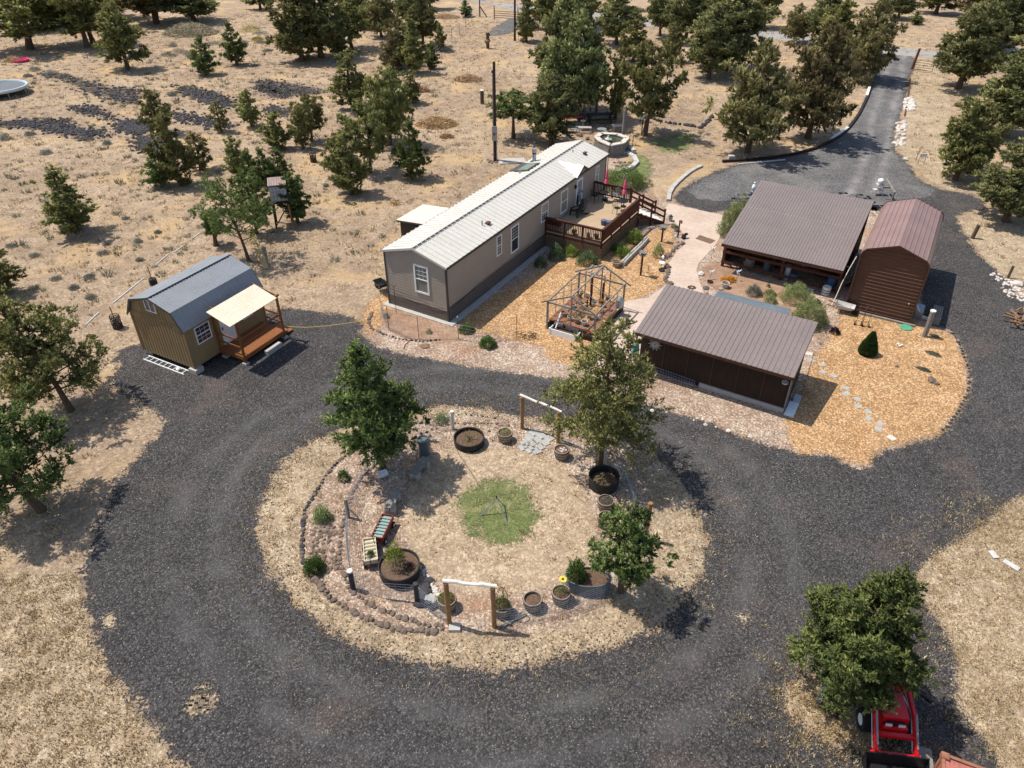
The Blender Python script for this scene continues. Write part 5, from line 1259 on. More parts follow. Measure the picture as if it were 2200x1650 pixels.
b = MB(); b.tube([(-.1,0,.35),(-.12,.02,.9),(-.05,.0,1.2)], .02, 5); b.build('stem', MT['bark'], t3); foliage(t3,.36,.72,.72,900,.06,F_lime,8,'leaves',-.12,.0)
foliage(t3,.22,.1,.42,90,.05,F_dark,9,'dark_plant',.4,-.1)
# oval galvanized tub
t4 = thing('oval_tub', 'oval ribbed grey metal tub with leafy climber under the smaller juniper', 'planter', G(1262,1262), -.05)
b = MB(); H = .58; b.lathe([(.5,0)]+[(.5+.012*(i % 2), .04+i*.05) for i in range(10)]+[(.52,H),(.485,H),(.48,H-.1)], 36, sx=1.55, sy=.85); b.build('tub', MT['galv_grey'], t4, smooth=False)
b = MB(); b.lathe([(.485,H-.1),(0,H-.08)],30,sx=1.55,sy=.85); b.build('soil', MT['inside'], t4); foliage(t4,.34,.95,H-.15,1800,.06,F_box,11,'climber',-.42,.02)
# tall bin
b = MB(); b.lathe([(.21,0),(.22,.3),(.235,.32),(.235,.6),(.25,.78),(.27,.80),(.27,.86),(.24,.86),(.22,.8),(.0,.78)],20); obj1('tall_bin', b, mat('grey_green_plastic',(.10,.125,.13),.5,.1), 'tall grey-green plastic bin in the shade beside the plank bench', 'bin', G(912,976))
# benches of plank on concrete blocks
def plank_bench(p, q, label):
    a = G(*p); c = G(*q); d = (c-a); L = d.length; t = thing('plank_bench', label, 'bench', a, math.atan2(d.y, d.x), 'plank benches on the island')
    for x in (.18, L-.18):
        b = MB()
        for y in (-.2, .02): b.box(x-.10, x+.10, y, y+.18, 0, .04); b.box(x-.10, x+.10, y, y+.18, .15, .20); [b.box(x-.10, x+.10, y+k_, y+k_+.035, .04, .15) for k_ in (0, .0725, .145)]
        for y in (-.2, .02): b.box(x-.10, x+.10, y, y+.18, .204, .38)
        b.build('block_support', MT['concrete'], t)
    b = MB(); b.box(0, L, -.19, .19, .384, .43); b.build('plank', MT['grey_wood'], t)
plank_bench((888,1034),(918,999),'shaded plank bench on concrete blocks next to the tall bin')
plank_bench((837,1108),(852,1068),'sunlit plank bench on concrete blocks behind the red wagon')
# wagons
def wheel(b, c, r, w, n=14, ax='y'):
    q = Vector((0, w/2, 0)) if ax == 'y' else Vector((w/2, 0, 0)); c = Vector(c); b.tube([c-q, c+q], r, n)
def wagon(px, py, rz, label, mtray, mpan, L, W, h):
    t = thing('garden_wagon', label, 'wagon', G(px, py), rz, 'planter wagons on the island')
    b = MB(); b.box(-L/2,L/2,-W/2,W/2,h,h+.03); 
    for x0_,x1_,y0_,y1_ in ((-L/2,L/2,-W/2,-W/2+.03),(-L/2,L/2,W/2-.03,W/2),(-L/2,-L/2+.03,-W/2+.03,W/2-.03),(L/2-.03,L/2,-W/2+.03,W/2-.03)): b.box(x0_,x1_,y0_,y1_,h+.03,h+.20)
    b.build('tray', mtray, t)
    b = MB(); n = int(L/.16)
    for i in range(n): x = -L/2+.05+i*(L-.1)/n; b.box(x, x+.03, -W/2+.03, W/2-.03, h+.16, h+.19)
    b.box(-L/2+.04, L/2-.04, -W/2+.04, W/2-.04, h+.10, h+.12); b.build('slats', mpan, t)
    for x in (-L*.36, L*.36):
        for y in (-W/2-.02, W/2+.02):
            b = MB(); wheel(b, (x, y, .13), .13, .06); w_ = b.build('wheel', MT['tyre'], t); b = MB(); wheel(b, (x, y, .13), .06, .065, 10); b.build('rim', MT['white'], w_)
    b = MB(); b.tube([(-L*.36, -W/2, .13), (-L*.36, W/2, .13)], .015); b.tube([(L*.36, -W/2, .13), (L*.36, W/2, .13)], .015); b.box(-L*.4, L*.4, -.05, .05, .14, h); b.build('axle_frame', MT['black'], t)
    b = MB(); b.tube([(-L/2, 0, .2), (-L/2-.22, 0, .35), (-L/2-.25, .02, .85)], .014, 5); b.tube([(-L/2-.25, -.07, .86), (-L/2-.25, .11, .86)], .014, 5); b.build('handle', MT['black'], t)
    return t
wagon(824,1148,1.35,'red-edged wagon full of pale green trays behind the round black tank',mat('dull_red_wagon',(.22,.03,.02),.5,.3,5),mat('pale_green_trays',(.25,.34,.30),.4,.2,5),1.2,.46,.28)
w2 = wagon(798,1198,1.80,'cream slatted wagon cart with small plant left of the round black tank',mat('cream_painted_wood',(.55,.46,.34),.7,.15),mat('cream_slats',(.50,.44,.30),.7,.15),1.1,.48,.28)
foliage(w2,.12,.2,.42,260,.05,F_box,12,'plant',-.25,0)
# bird bath, sprinkler, hose, windmill
bb = thing('bird_bath', 'low white square bird bath in the shade of the dark green juniper', 'bird bath', G(823,1024), .5)
b = MB(); b.tube([(0,0,0),(0,0,.12)],.10,10); b.build('foot', MT['concrete'], bb); b = MB(); b.box(-.2,.2,-.15,.15,.12,.16); [b.box(*q, .16, .22) for q in ((-.2,.2,-.15,-.12),(-.2,.2,.12,.15),(-.2,-.17,-.12,.12),(.17,.2,-.12,.12))]; b.build('basin', MT['white'], bb)
sp = thing('tripod_sprinkler', 'grey metal tripod sprinkler standing on the green grass', 'sprinkler', G(1066,1098)); top = Vector((.03, 0, .72))
for q in ((1032,1109), (1091,1123), (1085,1088)):
    b = MB(); e = G(*q)-G(1066,1098); b.tube([(e.x,e.y,0), top], .022, 6); b.build('leg', MT['galv'], sp)
b = MB(); b.tube([top-Vector((0,0,.06)), top+Vector((0,0,.10))], .028, 8); b.tube([top+Vector((0,0,.06)), top+Vector((-.12,.02,.10))], .012, 5); b.build('sprinkler_head', MT['black'], sp)
b = MB(); b.tube([G(q[0], q[1])+Vector((0,0,.02)) for q in [(977,955),(985,975),(1002,1000),(1020,1028),(1034,1050),(1048,1075),(1068,1092)]], .016, 5); obj1('garden_hose', b, mat('dull_brown_hose',(.12,.09,.07),.6,.1), 'thin brown hose running from the white-capped post to the sprinkler', 'hose')
wm = thing('garden_windmill', 'small ornamental lattice windmill beside the dark green juniper', 'windmill', G(920,908)); b = MB()
for i in range(4): a = i*PI/2+.4; b.tube([(math.cos(a)*.26,math.sin(a)*.26,0),(math.cos(a)*.04,math.sin(a)*.04,1.15)],.012,4)
for z in (.3,.6,.9):
    r_ = .26-.19*z; b.tube([(math.cos(i*PI/2+.4)*r_,math.sin(i*PI/2+.4)*r_,z) for i in range(5)],.008,4)
b.build('tower', MT['rust'], wm); b = MB()
for i in range(12): a = i*PI/6; b.add([(math.cos(a)*.06,-.05,1.22+math.sin(a)*.06),(math.cos(a-.18)*.24,-.05,1.22+math.sin(a-.18)*.24),(math.cos(a+.14)*.24,-.08,1.22+math.sin(a+.14)*.24)],[(0,1,2)])
b.bar((0,0,1.22),(0,.3,1.22),.015); b.build('vane_wheel', MT['galv'], wm)
# paving slabs
pv0 = None
for i, (px, py) in enumerate([(1145,931),(1162,937),(1180,943),(1137,941),(1153,947),(1170,953),(1128,953),(1144,953),(1161,961),(1124,962),(1152,970),(1138,967)]):
    o = MB().cbox((0,0,.0), .42, .40, .05, 0).build('paving_slab', MT['paver']) if pv0 is None else pv0.copy()
    if pv0 is None: pv0 = o
    else: COL.objects.link(o)
    o.location = G(px, py); o.rotation_euler.z = -.95+random.uniform(-.08,.08); o.scale = (.88, .92, 1)
    tag(o, 'square grey paving slab under the beamed arch at the top of the island', 'paving slab', 'paving slabs under the upper arch')
# arches and posts
def arch(p, q, hp, hq, label, mp, mb, rb):
    a = G(*p); c = G(*q); t = thing('log_arch', label, 'arch', a)
    for z, h_ in ((Vector((0,0,0)), hp), (c-a, hq)):
        b = MB(); b.tube([z-Vector((0,0,.2)), z+Vector((-.02,0,h_))], .085, 10); b.build('post', mp, t)
    d = (c-a); u = d.normalized(); b = MB(); pts = []
    for i in range(9):
        s = -.12+(d.length+.22)*i/8; pts.append(u*s+Vector((0, random.uniform(-.02,.02), hp+(hq-hp)*i/8+.06+random.uniform(-.015,.015))))
    b.tube(pts, [rb*random.uniform(.85,1.15) for _ in pts], 8); b.build('beam', mb, t); return t
arch((966,1341),(1062,1347),2.15,2.05,'log arch with white peeled beam on two brown posts at the bottom of the island',MT['post_wood'],MT['log_white'],.06)
arch((1122,921),(1199,951),1.78,1.72,'log arch with pale beam at the top of the island, half behind the olive juniper',MT['post_wood'],MT['log_white'],.05)
cb2 = MB(); cb2.cbox((0,0,0),.38,.3,.12); obj1('stone_block', cb2, MT['concrete'], 'flat grey stone at the foot of the left arch post', 'stone', G(977,1350))
def post(px, py, h, r, m, label, name='fence_post', cat='fence post', capm=None, lean=(0,0), group='posts of the island fence', brace=None):
    t = thing(name, label, cat, G(px, py), 0, group)
    b = MB(); b.tube([(0,0,-.2),(lean[0],lean[1],h)], r, 10); b.build('shaft', m, t)
    if capm: b = MB(); b.tube([(lean[0],lean[1],h-.02),(lean[0]*1.03,lean[1]*1.03,h+.05)], r*1.12, 10); b.build('cap', capm, t)
    if brace:
        e = G(*brace)-G(px, py); b = MB(); b.tube([(lean[0]*.6,lean[1]*.6,h*.6),(e.x,e.y,0)], .022, 6); b.build('brace', m, t)
    return t
IP = 'posts of the island fence'
post(973,922,.98,.075,MT['log_white'],'white-topped post above the round stock tank',capm=MT['white'])
post(749,1112,1.0,.07,MT['grey_wood'],'grey post with slanting brace on the left side of the island',brace=(779,1122))
post(759,1266,.95,.09,MT['basalt'],'mesh-wrapped post with pale top at the lower left of the island',capm=MT['log_white'])
post(897,1294,1.0,.09,MT['basalt'],'mesh-wrapped post by the fallen basalt slabs, left of the log arch')
post(1385,1158,1.9,.085,MT['post_wood'],'stout tan post with brace behind the smaller juniper',lean=(.02,0),brace=(1360,1128))
# fence mesh as one thing
fence = thing('wire_fence', 'low drooping wire mesh fence strung round the island between posts', 'fence', G(1062,1347)); FO = G(1062,1347)
def mesh_run(pts, h=.95, sag=.0, nw=7, r=.006):
    b = MB(); P_ = [G(*p)-FO for p in pts]
    for i in range(nw):
        z = .08+(h-.08)*i/(nw-1); b.tube([p+Vector((0,0,z-(sag if 0 < j < len(P_)-1 else 0)*i/(nw-1))) for j, p in enumerate(P_)], r, 4, False)
    for p, q in zip(P_, P_[1:]):
        n = max(2, int((q-p).length/.16))
        for i in range(n): c = p.lerp(q, i/n); b.tube([c+Vector((0,0,.08)), c+Vector((0,0,h-sag*.5))], r*.7, 3, False)
    b.build('wire_mesh', MT['galv'], fence)
mesh_run([(973,922),(940,925),(880,950),(830,978),(780,1030),(749,1112)], .9, .1)
mesh_run([(749,1112),(748,1160),(752,1215),(759,1266)], .9)
mesh_run([(759,1266),(820,1285),(897,1294)], .9, .1); mesh_run([(897,1294),(930,1322),(966,1341)], .9)
mesh_run([(1062,1347),(1130,1335),(1200,1322),(1290,1290),(1350,1240),(1385,1158)], .9, .15)
mesh_run([(1385,1158),(1362,1090),(1340,1030),(1280,975),(1199,951)], .9, .35)
for i, (p, q) in enumerate([((1060,1322),(1098,1345)),((1068,1352),(1124,1318)),((1078,1350),(1128,1322))]):
    b = MB(); b.tube([G(*p)+Vector((0,0,.05)), G(*q)+Vector((0,0,.12))], .035, 6); obj1('fallen_rail', b, MT['grey_wood'], 'thin grey pole lying at the foot of the right arch post', 'pole', group='loose poles by the log arch')
b = MB(); b.tube([G(1120+18*math.cos(a*.6), 1330+9*math.sin(a*.6))+Vector((0,0,.03+.01*(a%5))) for a in range(26)], .008, 4); obj1('wire_coil', b, MT['rust'], 'loose coil of rusty wire right of the log arch', 'wire')
# basalt slabs in the pile beside the mesh post
for i, (px, py, r_) in enumerate([(910,1282,.28),(925,1292,.30),(905,1300,.22),(932,1300,.22),(915,1263,.18),(922,1250,.16)]):
    b = MB(); b.rock((0,0,.08), r_, i+20, .35); obj1('basalt_slab', b, MT['basalt'] if i != 1 else MT['paver'], 'dark flat slab in the heap left of the yellow-green barrel', 'stone', G(px, py), group='heap of slabs by the mesh post')
for i in range(26):
    u = i/26; px = 905+u*40+random.uniform(-7,7); py = 1222+u*55+random.uniform(-6,6)
    b = MB(); b.rock((0,0,.03), random.uniform(.045,.08), i); obj1('white_stone', b, MT['pale_rock'], 'small pale stone in the trail right of the round black tank', 'stone', G(px, py), group='trail of pale stones on the island')
# ------------------------------------------------------------------ rock edgings, stone by stone
RK = [MB().rock((0,0,0), 1.0, s_, .75).mesh('edging_stone', MT['rock']) for s_ in range(7)]
RKB = [MB().rock((0,0,0), 1.0, s_+30, .7).mesh('edging_stone', MT['basalt']) for s_ in range(5)]
def edging(line, step, r0, r1, group, label, pool=None, jit=.04, name='edging_stone'):
    pts = [G(*p) for p in line]; pool = pool or RK; nxt = 0.0
    for p, q in zip(pts, pts[1:]):
        L = (q-p).length; s = nxt
        while s < L:
            c = p.lerp(q, s/L); r = random.uniform(r0, r1)
            o = link(name, random.choice(pool), None, (c.x+random.uniform(-jit,jit), c.y+random.uniform(-jit,jit), r*.25), random.uniform(0, 6.28), r); tag(o, label, 'stone', group)
            s += step*random.uniform(.8, 1.25)
        nxt = s-L
OR1 = [(742,980),(722,997),(700,1025),(685,1047),(670,1072),(657,1095),(651,1125),(649,1157),(650,1193),(660,1225),(672,1242)]
OR2 = [(668,1236),(684,1254),(698,1273),(716,1289),(741,1304),(764,1319),(793,1332),(818,1343),(850,1352),(891,1356),(929,1357),(950,1353)]
edging(OR1, .17, .07, .11, 'stones of the outer rock ring', 'dark brown stone in the outer rock ring of the island', RKB+RK[:2])
edging(OR2, .20, .09, .15, 'stones of the outer rock ring front', 'rounded brown stone in the thick front of the outer rock ring')
edging([(672,1240),(690,1262),(705,1275)], .16, .08, .13, 'stones of the outer rock ring front', 'rounded brown stone in the thick front of the outer rock ring', jit=.14)
edging([(962,915),(942,920),(912,930),(882,945),(857,960),(830,972)], .26, .06, .10, 'stones of the upper inner ring', 'small dark stone in the broken line above the tall bin', RKB)
edging([(800,1005),(780,1025),(762,1050),(755,1075),(740,1105),(735,1137),(730,1162),(731,1200),(737,1232)], .20, .06, .10, 'stones of the inner rock ring', 'small brown stone in the left part of the inner rock ring')
edging([(740,1236),(748,1259),(764,1277),(789,1295),(806,1306),(827,1314),(850,1323),(884,1333),(918,1343),(955,1347)], .19, .07, .12, 'stones of the inner rock ring front', 'reddish stone in the front part of the inner rock ring')
edging([(972,890),(1000,891),(1035,895),(1072,900)], .26, .05, .08, 'stones of the back row', 'small dark stone in the back row above the stock tank', RKB)
edging([(975,910),(1012,910),(1050,909),(1092,915)], .20, .06, .09, 'stones of the second back row', 'small brown stone in the row just above the stock tank')
edging([(800,672),(793,690),(797,705),(818,716)], .19, .08, .13, 'stones at the bed corner', 'brown stone at the round end of the bed by the home corner')
edging([(818,716),(840,724),(870,731),(905,734),(950,731)], .20, .06, .10, 'stones of the bed front', 'dark stone along the front of the fenced flower bed', RKB)
edging([(2041,709),(2061,741),(2073,775),(2082,797),(2082,820),(2074,849),(2056,889),(2036,914),(2018,929)], .30, .06, .11, 'stones edging the orange chips', 'dark stone in the curved edging of the orange chip garden', RKB)
edging([(1392,252),(1420,262),(1445,266),(1480,270),(1505,276),(1520,262),(1532,249)], .42, .18, .27, 'boulders of the low retaining row', 'dark boulder in the low retaining row behind the home', RKB, .08, 'boulder')
edging([(1433,571),(1437,590),(1428,600),(1440,612)], .32, .13, .22, 'boulders by the brick path', 'round brown boulder at the left edge of the brick path', name='boulder')
edging([(1425,560),(1440,545),(1455,530),(1470,523)], .28, .12, .2, 'flat rocks by the brick path', 'flat grey rock in the bed left of the door mat', name='rock')
edging([(1555,560),(1570,575),(1600,580)], .3, .1, .18, 'rocks at the barn corner post', 'grey rock at the foot of the left barn post', name='rock')
for px, py, r_, l in [(1506,590,.22,'large brown boulder right of the path near the white ornament'),(1516,620,.22,'tan boulder right of the path above the workshop roof'),(1519,632,.08,'small stone below the tan boulder above the workshop roof'),(1051,927,.10,'lone dark stone between the stock tank and the first half barrel'),(1927,788,.10,'small brown stone alone in the orange chips'),(2000,818,.20,'upper grey boulder lying in the orange chips'),(2012,826,.16,'lower grey boulder lying in the orange chips'),(1700,40,.0,''),(838,1068,.05,'pale stone left of the sunlit plank bench'),(2185,612,.30,'white boulder by the drive edge at far right'),(1655,114,.2,'left dark stone lying on the bare strip by the road'),(1675,114,.22,'right dark stone lying on the bare strip by the road'),(1945,344,.28,'dark flat stone at the drive edge below the white rocks'),(1716,152,.0,''),(1472,228,.12,'white stone alone in the clearing')]:
    if r_ > 0: b = MB(); b.rock((0,0,r_*.3), r_, px, .65); obj1('boulder', b, MT['pale_rock'] if 'white' in l or 'pale' in l else MT['rock'], l, 'boulder', G(px, py))
# stepping stones
SS = 'stepping stones across the chip garden'
for i, (px, py) in enumerate([(1738,761),(1742,775),(1766,784),(1768,800),(1790,808),(1816,834),(1817,847),(1842,858),(1843,873),(1865,885),(1866,900),(1891,911),(1887,923),(1915,942)]):
    b = MB(); b.prism([(.22*random.uniform(.85,1.1)*math.cos(a), .22*random.uniform(.85,1.1)*math.sin(a)) for a in (.5,1.9,3.6,5.2)], -.02, .03)
    obj1('stepping_stone', b, MT['pale_rock'] if i in (0, 13) else MT['terracotta'] if i == 9 and False else MT['paver'], 'flat grey stepping stone in the chips right of the workshop', 'stepping stone', G(px, py), random.uniform(0, 3), SS)
# ------------------------------------------------------------------ poles, wires, curbs, fences of the slope
def upole(px, py, h, r, label, box=False):
    t = thing('power_pole', label, 'power pole', G(px, py), 0, 'power poles'); b = MB(); b.tube([(0,0,-.2),(0,0,h)], [r*1.1, r*.8], 12); b.build('shaft', MT['pole'], t)
    return t
u1 = upole(1064,345,7.75,.13,'dark power pole with grey meter box behind the home')
b = MB(); b.cbox((-.02,-.24,1.75),.42,.2,1.15); mb_ = b.build('meter_box', MT['galv'], u1); b = MB(); b.cbox((-.05,-.35,2.2),.16,.05,.2); b.build('meter', MT['glass'], mb_)
b = MB(); b.tube([(-.13,-.10,0),(-.13,-.10,6.9)],.035,6); b.tube([(.14,-.14,0),(.14,-.14,1.8)],.05,6); b.build('conduit', MT['galv'], u1)
b = MB(); b.tube([(0,0,6.4),(.35,0,6.6),(.5,0,7.0)],.015,4); b.tube([(-.15,-.05,6.95),(-.12,-.05,7.1)],.07,6); b.build('wire_bracket', MT['black'], u1)
u2 = upole(1106,88,9.5,.14,'bare dark power pole near the gravel turnout at the top edge')
st1 = post(1036,223,1.3,.2,MT['bark'],'short pale-topped tree stump left of the power pole','tree_stump','stump',MT['log_white'],group=None)
post(1048,104,1.9,.22,MT['bark'],'ragged dead trunk standing on the open slope below the turnout','tree_stump','stump',group=None)
b = MB(); b.rock((0,0,.9),.45,3); b.rock((.15,0,1.6),.32,4); b.build('burls', MT['dead'], bpy.data.objects['tree_stump.001'])
post(1986,723,1.55,.13,MT['grey_wood'],'leaning weathered post with pale cap on the orange chips',capm=MT['log_white'],group=None,name='wooden_post',cat='post',lean=(-.05,0))
post(2088,512,.95,.13,MT['bark'],'short thick cut post right of the metal garage by the drive',group=None,name='wooden_post',cat='post',lean=(.12,0))
post(2165,597,.8,.08,MT['bark'],'thin dark post at the far right edge above the rock pile',group=None,name='wooden_post',cat='post',lean=(.03,0))
post(1958,150,2.3,.14,MT['rust'],'tall rust-brown gate post at the drive entrance',group=None,name='gate_post',cat='post',lean=(.35,.2))
post(1886,140,2.6,.14,MT['grey_wood'],'grey gate post at the left of the drive entrance',group=None,name='gate_post',cat='post',lean=(-.1,.1))
gt = thing('farm_gate', 'small open tubular gate beside the rust-brown gate post', 'gate', G(1962,152)); b = MB()
for z in (.2,.45,.7,.95,1.2): b.tube([(0,0,z),(1.6,-1.2,z)],.025,5)
b.tube([(0,0,.2),(0,0,1.25)],.03,5); b.tube([(1.6,-1.2,.2),(1.6,-1.2,1.25)],.03,5); b.build('rails', MT['rust'], gt)
g2 = thing('farm_gate', 'tubular metal gate across the gravel turnout at top centre', 'gate', G(1062,42)); b = MB()
for z in (.3,.6,.9,1.2): b.tube([(0,0,z),(3.6,-1.2,z)],.04,5)
for x in (0,1): b.tube([(x*3.6,x*-1.2,0),(x*3.6,x*-1.2,1.9)],.08,6)
b.build('rails', MT['rust'], g2)
rf2 = thing('field_fence', 'thin steel post and wire fence running down from the road corner', 'fence', G(1030,35)); FO2 = G(1030,35)
fp = [(1030,35),(1014,48),(1001,62),(987,74),(971,88),(955,104),(940,125),(912,140)]
for q in fp: b = MB(); o_ = G(*q)-FO2; b.tube([o_, o_+Vector((0,0,1.5))], .04, 5); b.build('post', MT['galv'], rf2)
b = MB(); [b.tube([G(*q)-FO2+Vector((0,0,z)) for q in fp], .012, 4) for z in (.5,.9,1.3)]; b.build('wire', MT['galv'], rf2)
b = MB(); b.tube([(0,0,0),(0,0,3.0)],.1,6); b.tube([(0,0,1.5),(1.1,-.2,0)],.08,6); obj1('corner_post', b, MT['pole'], 'braced dark corner post of the fence at the road', 'post', G(1031,36))
# kerbs and timbers
def kerb(line, w, h, m, label, name, cat='kerb'):
    b = MB(); pts = [G(*p) for p in line]
    for p, q in zip(pts, pts[1:]): b.bar(p+Vector((0,0,h/2)), q+(q-p).normalized()*.03+Vector((0,0,h/2)), w, h)
    obj1(name, b, m, label, cat)
kerb([(1507,358),(1494,364),(1482,371),(1468,382),(1455,394),(1445,405),(1438,418),(1436,432)], .30, .16, MT['concrete'], 'curved pale concrete kerb at the edge of the parking gravel', 'concrete_kerb')
kerb([(1552,349),(1600,346),(1655,341),(1709,333),(1750,321),(1785,306),(1808,291),(1824,275),(1838,257),(1846,245),(1862,213),(1873,183)], .22, .2, MT['dark_wood'], 'long curved dark timber kerb along the drive below the junipers', 'timber_kerb')
kerb([(1875,155),(1883,140),(1886,118)], .35, .5, MT['galv'], 'grey guard rail at the left of the drive mouth', 'guard_rail')
for l_, q in (('white kerb piece at the bend of the timber kerb', [(1785,302),(1803,291),(1820,278)]), ('white kerb piece higher up the timber kerb', [(1861,209),(1867,191)])): kerb(q, .26, .24, MT['white'], l_, 'white_kerb')
kerb([(1943,250),(1950,215),(1955,168)], .10, .12, MT['rust'], 'rusty thin edging along the right side of the drive', 'metal_edging', 'edging')
kerb([(1584,354),(1686,344)], .08, .08, MT['log_white'], 'long white pole lying on the gravel beside the timber kerb', 'white_pole', 'pole')
for px, py, l in [(1570,344,'concrete block at the left end of the timber kerb'),]:
    b = MB(); b.cbox((0,0,0),.5,.4,.4,.1); obj1('concrete_block', b, MT['concrete'], l, 'block', G(px, py))
kerb([(574,763),(603,743)], .30, .22, MT['concrete'], 'concrete parking stop on the gravel in front of the cedar porch', 'parking_stop')
b = MB(); b.tube([G(*q)+Vector((0,0,.02)) for q in [(603,700),(625,703),(660,704),(700,701),(740,696),(775,691)]], .018, 5); obj1('extension_cord', b, MT['hose'], 'yellow cord across the gravel between the shed porch and the home', 'cord')
PG_ = 'white irrigation pipe lengths in the field'
for p, q in [((182,701),(213,672)),((243,652),(310,598)),((335,570),(362,547)),((374,543),(397,527)),((412,514),(432,500)),((645,332),(660,318)),((683,300),(692,293)),((752,244),(762,235)),((838,178),(850,168))]:
    b = MB(); b.tube([G(*p)+Vector((0,0,.03)), G(*q)+Vector((0,0,.03))], .028, 6); obj1('white_pipe', b, MT['white'], 'length of thin white pipe lying on the dry field', 'pipe', group=PG_)
# wire cages round young trees
def tcage(px, py, h, r, label, stem=1.3):
    t = thing('tree_guard', label, 'tree guard', G(px, py), 0, 'dark wire guards in the field'); b = MB(); 
    for i in range(16):
        a = i*PI/8; b.tube([(math.cos(a)*r,math.sin(a)*r,0),(math.cos(a+.3)*r*1.05,math.sin(a+.3)*r*1.05,h)],.016,4)
    for j in range(7): z = h*j/6; b.tube([(math.cos(i*PI/6)*r*random.uniform(.95,1.1),math.sin(i*PI/6)*r,z) for i in range(13)],.022,4)
    b.build('cage', MT['tank'], t); b = MB(); b.tube([(0,0,0),(-.06,0,stem)],.025,5); b.build('stake', MT['rust'], t); foliage(t, r*.85, h*.8, 0, 260, .08, F_greybr, int(px), 'dead_brush')
tcage(254,704,.75,.24,'dark round wire guard with stake left of the brown shed')
tcage(331,612,.4,.20,'low wire guard with bent sapling behind the shed roof',1.2)
tcage(719,307,.8,.20,'tall black wire guard, upper of two by the three junipers')
tcage(674,348,.75,.24,'squat black wire guard, lower of two by the three junipers')
# ladder by the shed
ld = thing('ladder', 'white aluminium ladder lying along the shed end wall', 'ladder', (*SB, 0), SY); b = MB()
b.bar((-.42,3.26,.03),(-.41,.38,.03),.04,.06); b.bar((-.08,3.30,.03),(-.07,.42,.03),.04,.06)
for i in range(9): y = .55+i*.33; b.bar((-.42,y,.03),(-.08,y,.03),.03)
b.build('rails', MT['white'], ld)
b = MB(); b.rock((-.25,.95,.08),.12,3); obj1('plastic_bag', b, MT['white'], 'crumpled white bag lying on the ladder', 'bag', (*SB,0), SY)
# fenced flower bed
bf = thing('bed_fence', 'thin steel stakes and mesh round the bed in front of the home', 'fence', G(975,690)); BO = G(975,690)
bfp = [(818,664),(826,690),(835,709),(870,726),(900,730),(985,728),(1020,735),(1112,728)]
for q in [(836,709),(900,729),(985,729),(1110,725)]:
    h_ = HT(q[0], q[1], q[1]-50); b = MB(); o_ = G(*q)-BO; b.tube([o_, o_+Vector((0,0,h_))], .018, 5); b.build('stake', MT['rust'], bf)
    if q[0] == 985: b = MB(); b.tube([o_+Vector((0,0,h_-.12)), o_+Vector((0,0,h_))], .025, 5); b.build('stake_cap', MT['white'], bf)
b = MB()
for z in (.1,.3,.5,.7,.9): b.tube([G(*q)-BO+Vector((0,0,z)) for q in bfp], .006, 4, False)
P_ = [G(*q)-BO for q in bfp]
for p, q in zip(P_, P_[1:]):
    n = int((q-p).length/.2)
    for i in range(n): c = p.lerp(q, i/n); b.tube([c, c+Vector((0,0,.9))], .004, 3, False)
b.build('wire_mesh', MT['galv'], bf)
b = MB(); hk_ = [G(852,674)+Vector((0,0,z)) for z in (0, 1.2, 1.7)]; b.tube(hk_+[hk_[2]+Vector((-.1,0,.12)), hk_[2]+Vector((-.25,0,.05))], .014, 5); b.tube([hk_[2], hk_[2]+Vector((.15,0,.1))],.014,5); obj1('shepherd_hook', b, MT['black'], 'black double shepherd hook in front of the home end window', 'garden hook')
for px, py, w_, l in [(830,683,14,'tiny sprout in the fenced bed near its left end'),(922,716,14,'small green sprout in the middle of the fenced bed')]: shrub(px, py, w_, 12, l, F_sage, 200, .05, 'sprout', 'plant')
b = MB()
for i in range(16):
    a = random.uniform(0,6.28); c = Vector((random.uniform(-.3,.5), random.uniform(-.2,.2), 0)); b.tube([c, c+Vector((math.cos(a)*.2,math.sin(a)*.2,.18)), c+Vector((math.cos(a+1)*.4,math.sin(a+1)*.4,.04))], .016, 4)
obj1('driftwood_tangle', b, MT['rust'], 'tangle of dark twisted branches beside the thin stake in the chips', 'driftwood', G(1128,724))
b = MB(); b.rock((0,0,.04),.25,5,.25); obj1('root_piece', b, MT['dead'], 'thin curled brown root near the bed edge at the gravel', 'driftwood', G(912,745)); 
b = MB(); b.tube([G(*q)+Vector((0,0,.03)) for q in [(868,728),(880,733),(870,742),(868,750)]], .025, 5); obj1('root_piece', b, MT['dead'], 'bent dark root left of the curled brown root', 'driftwood')
# white raised planter
pl = thing('raised_planter', 'white rectangular raised planter at the near end of the greenhouse frame', 'planter', HG(1.72,-5.3), HY); b = MB()
for q in ((0,.72,-.04,0),(0,.72,-1.62,-1.58),(0,.04,-1.58,-.04),(.68,.72,-1.58,-.04)): b.box(*q, 0, .36)
for q in ((-.02,.06,-.06,.02),(.66,.74,-.06,.02),(-.02,.06,-1.64,-1.56),(.66,.74,-1.64,-1.56)): b.box(*q, 0, .39)
b.build('box', MT['white'], pl); b = MB(); b.box(.045,.675,-1.575,-.045,.1,.22); b.build('soil', MT['inside'], pl)
b = MB(); b.tube([HG(2.0,-5.55,.3), HG(2.45,-5.6,1.05)], .04, 8); obj1('white_pipe', b, MT['white'], 'white pipe leaning in the raised planter', 'pipe')
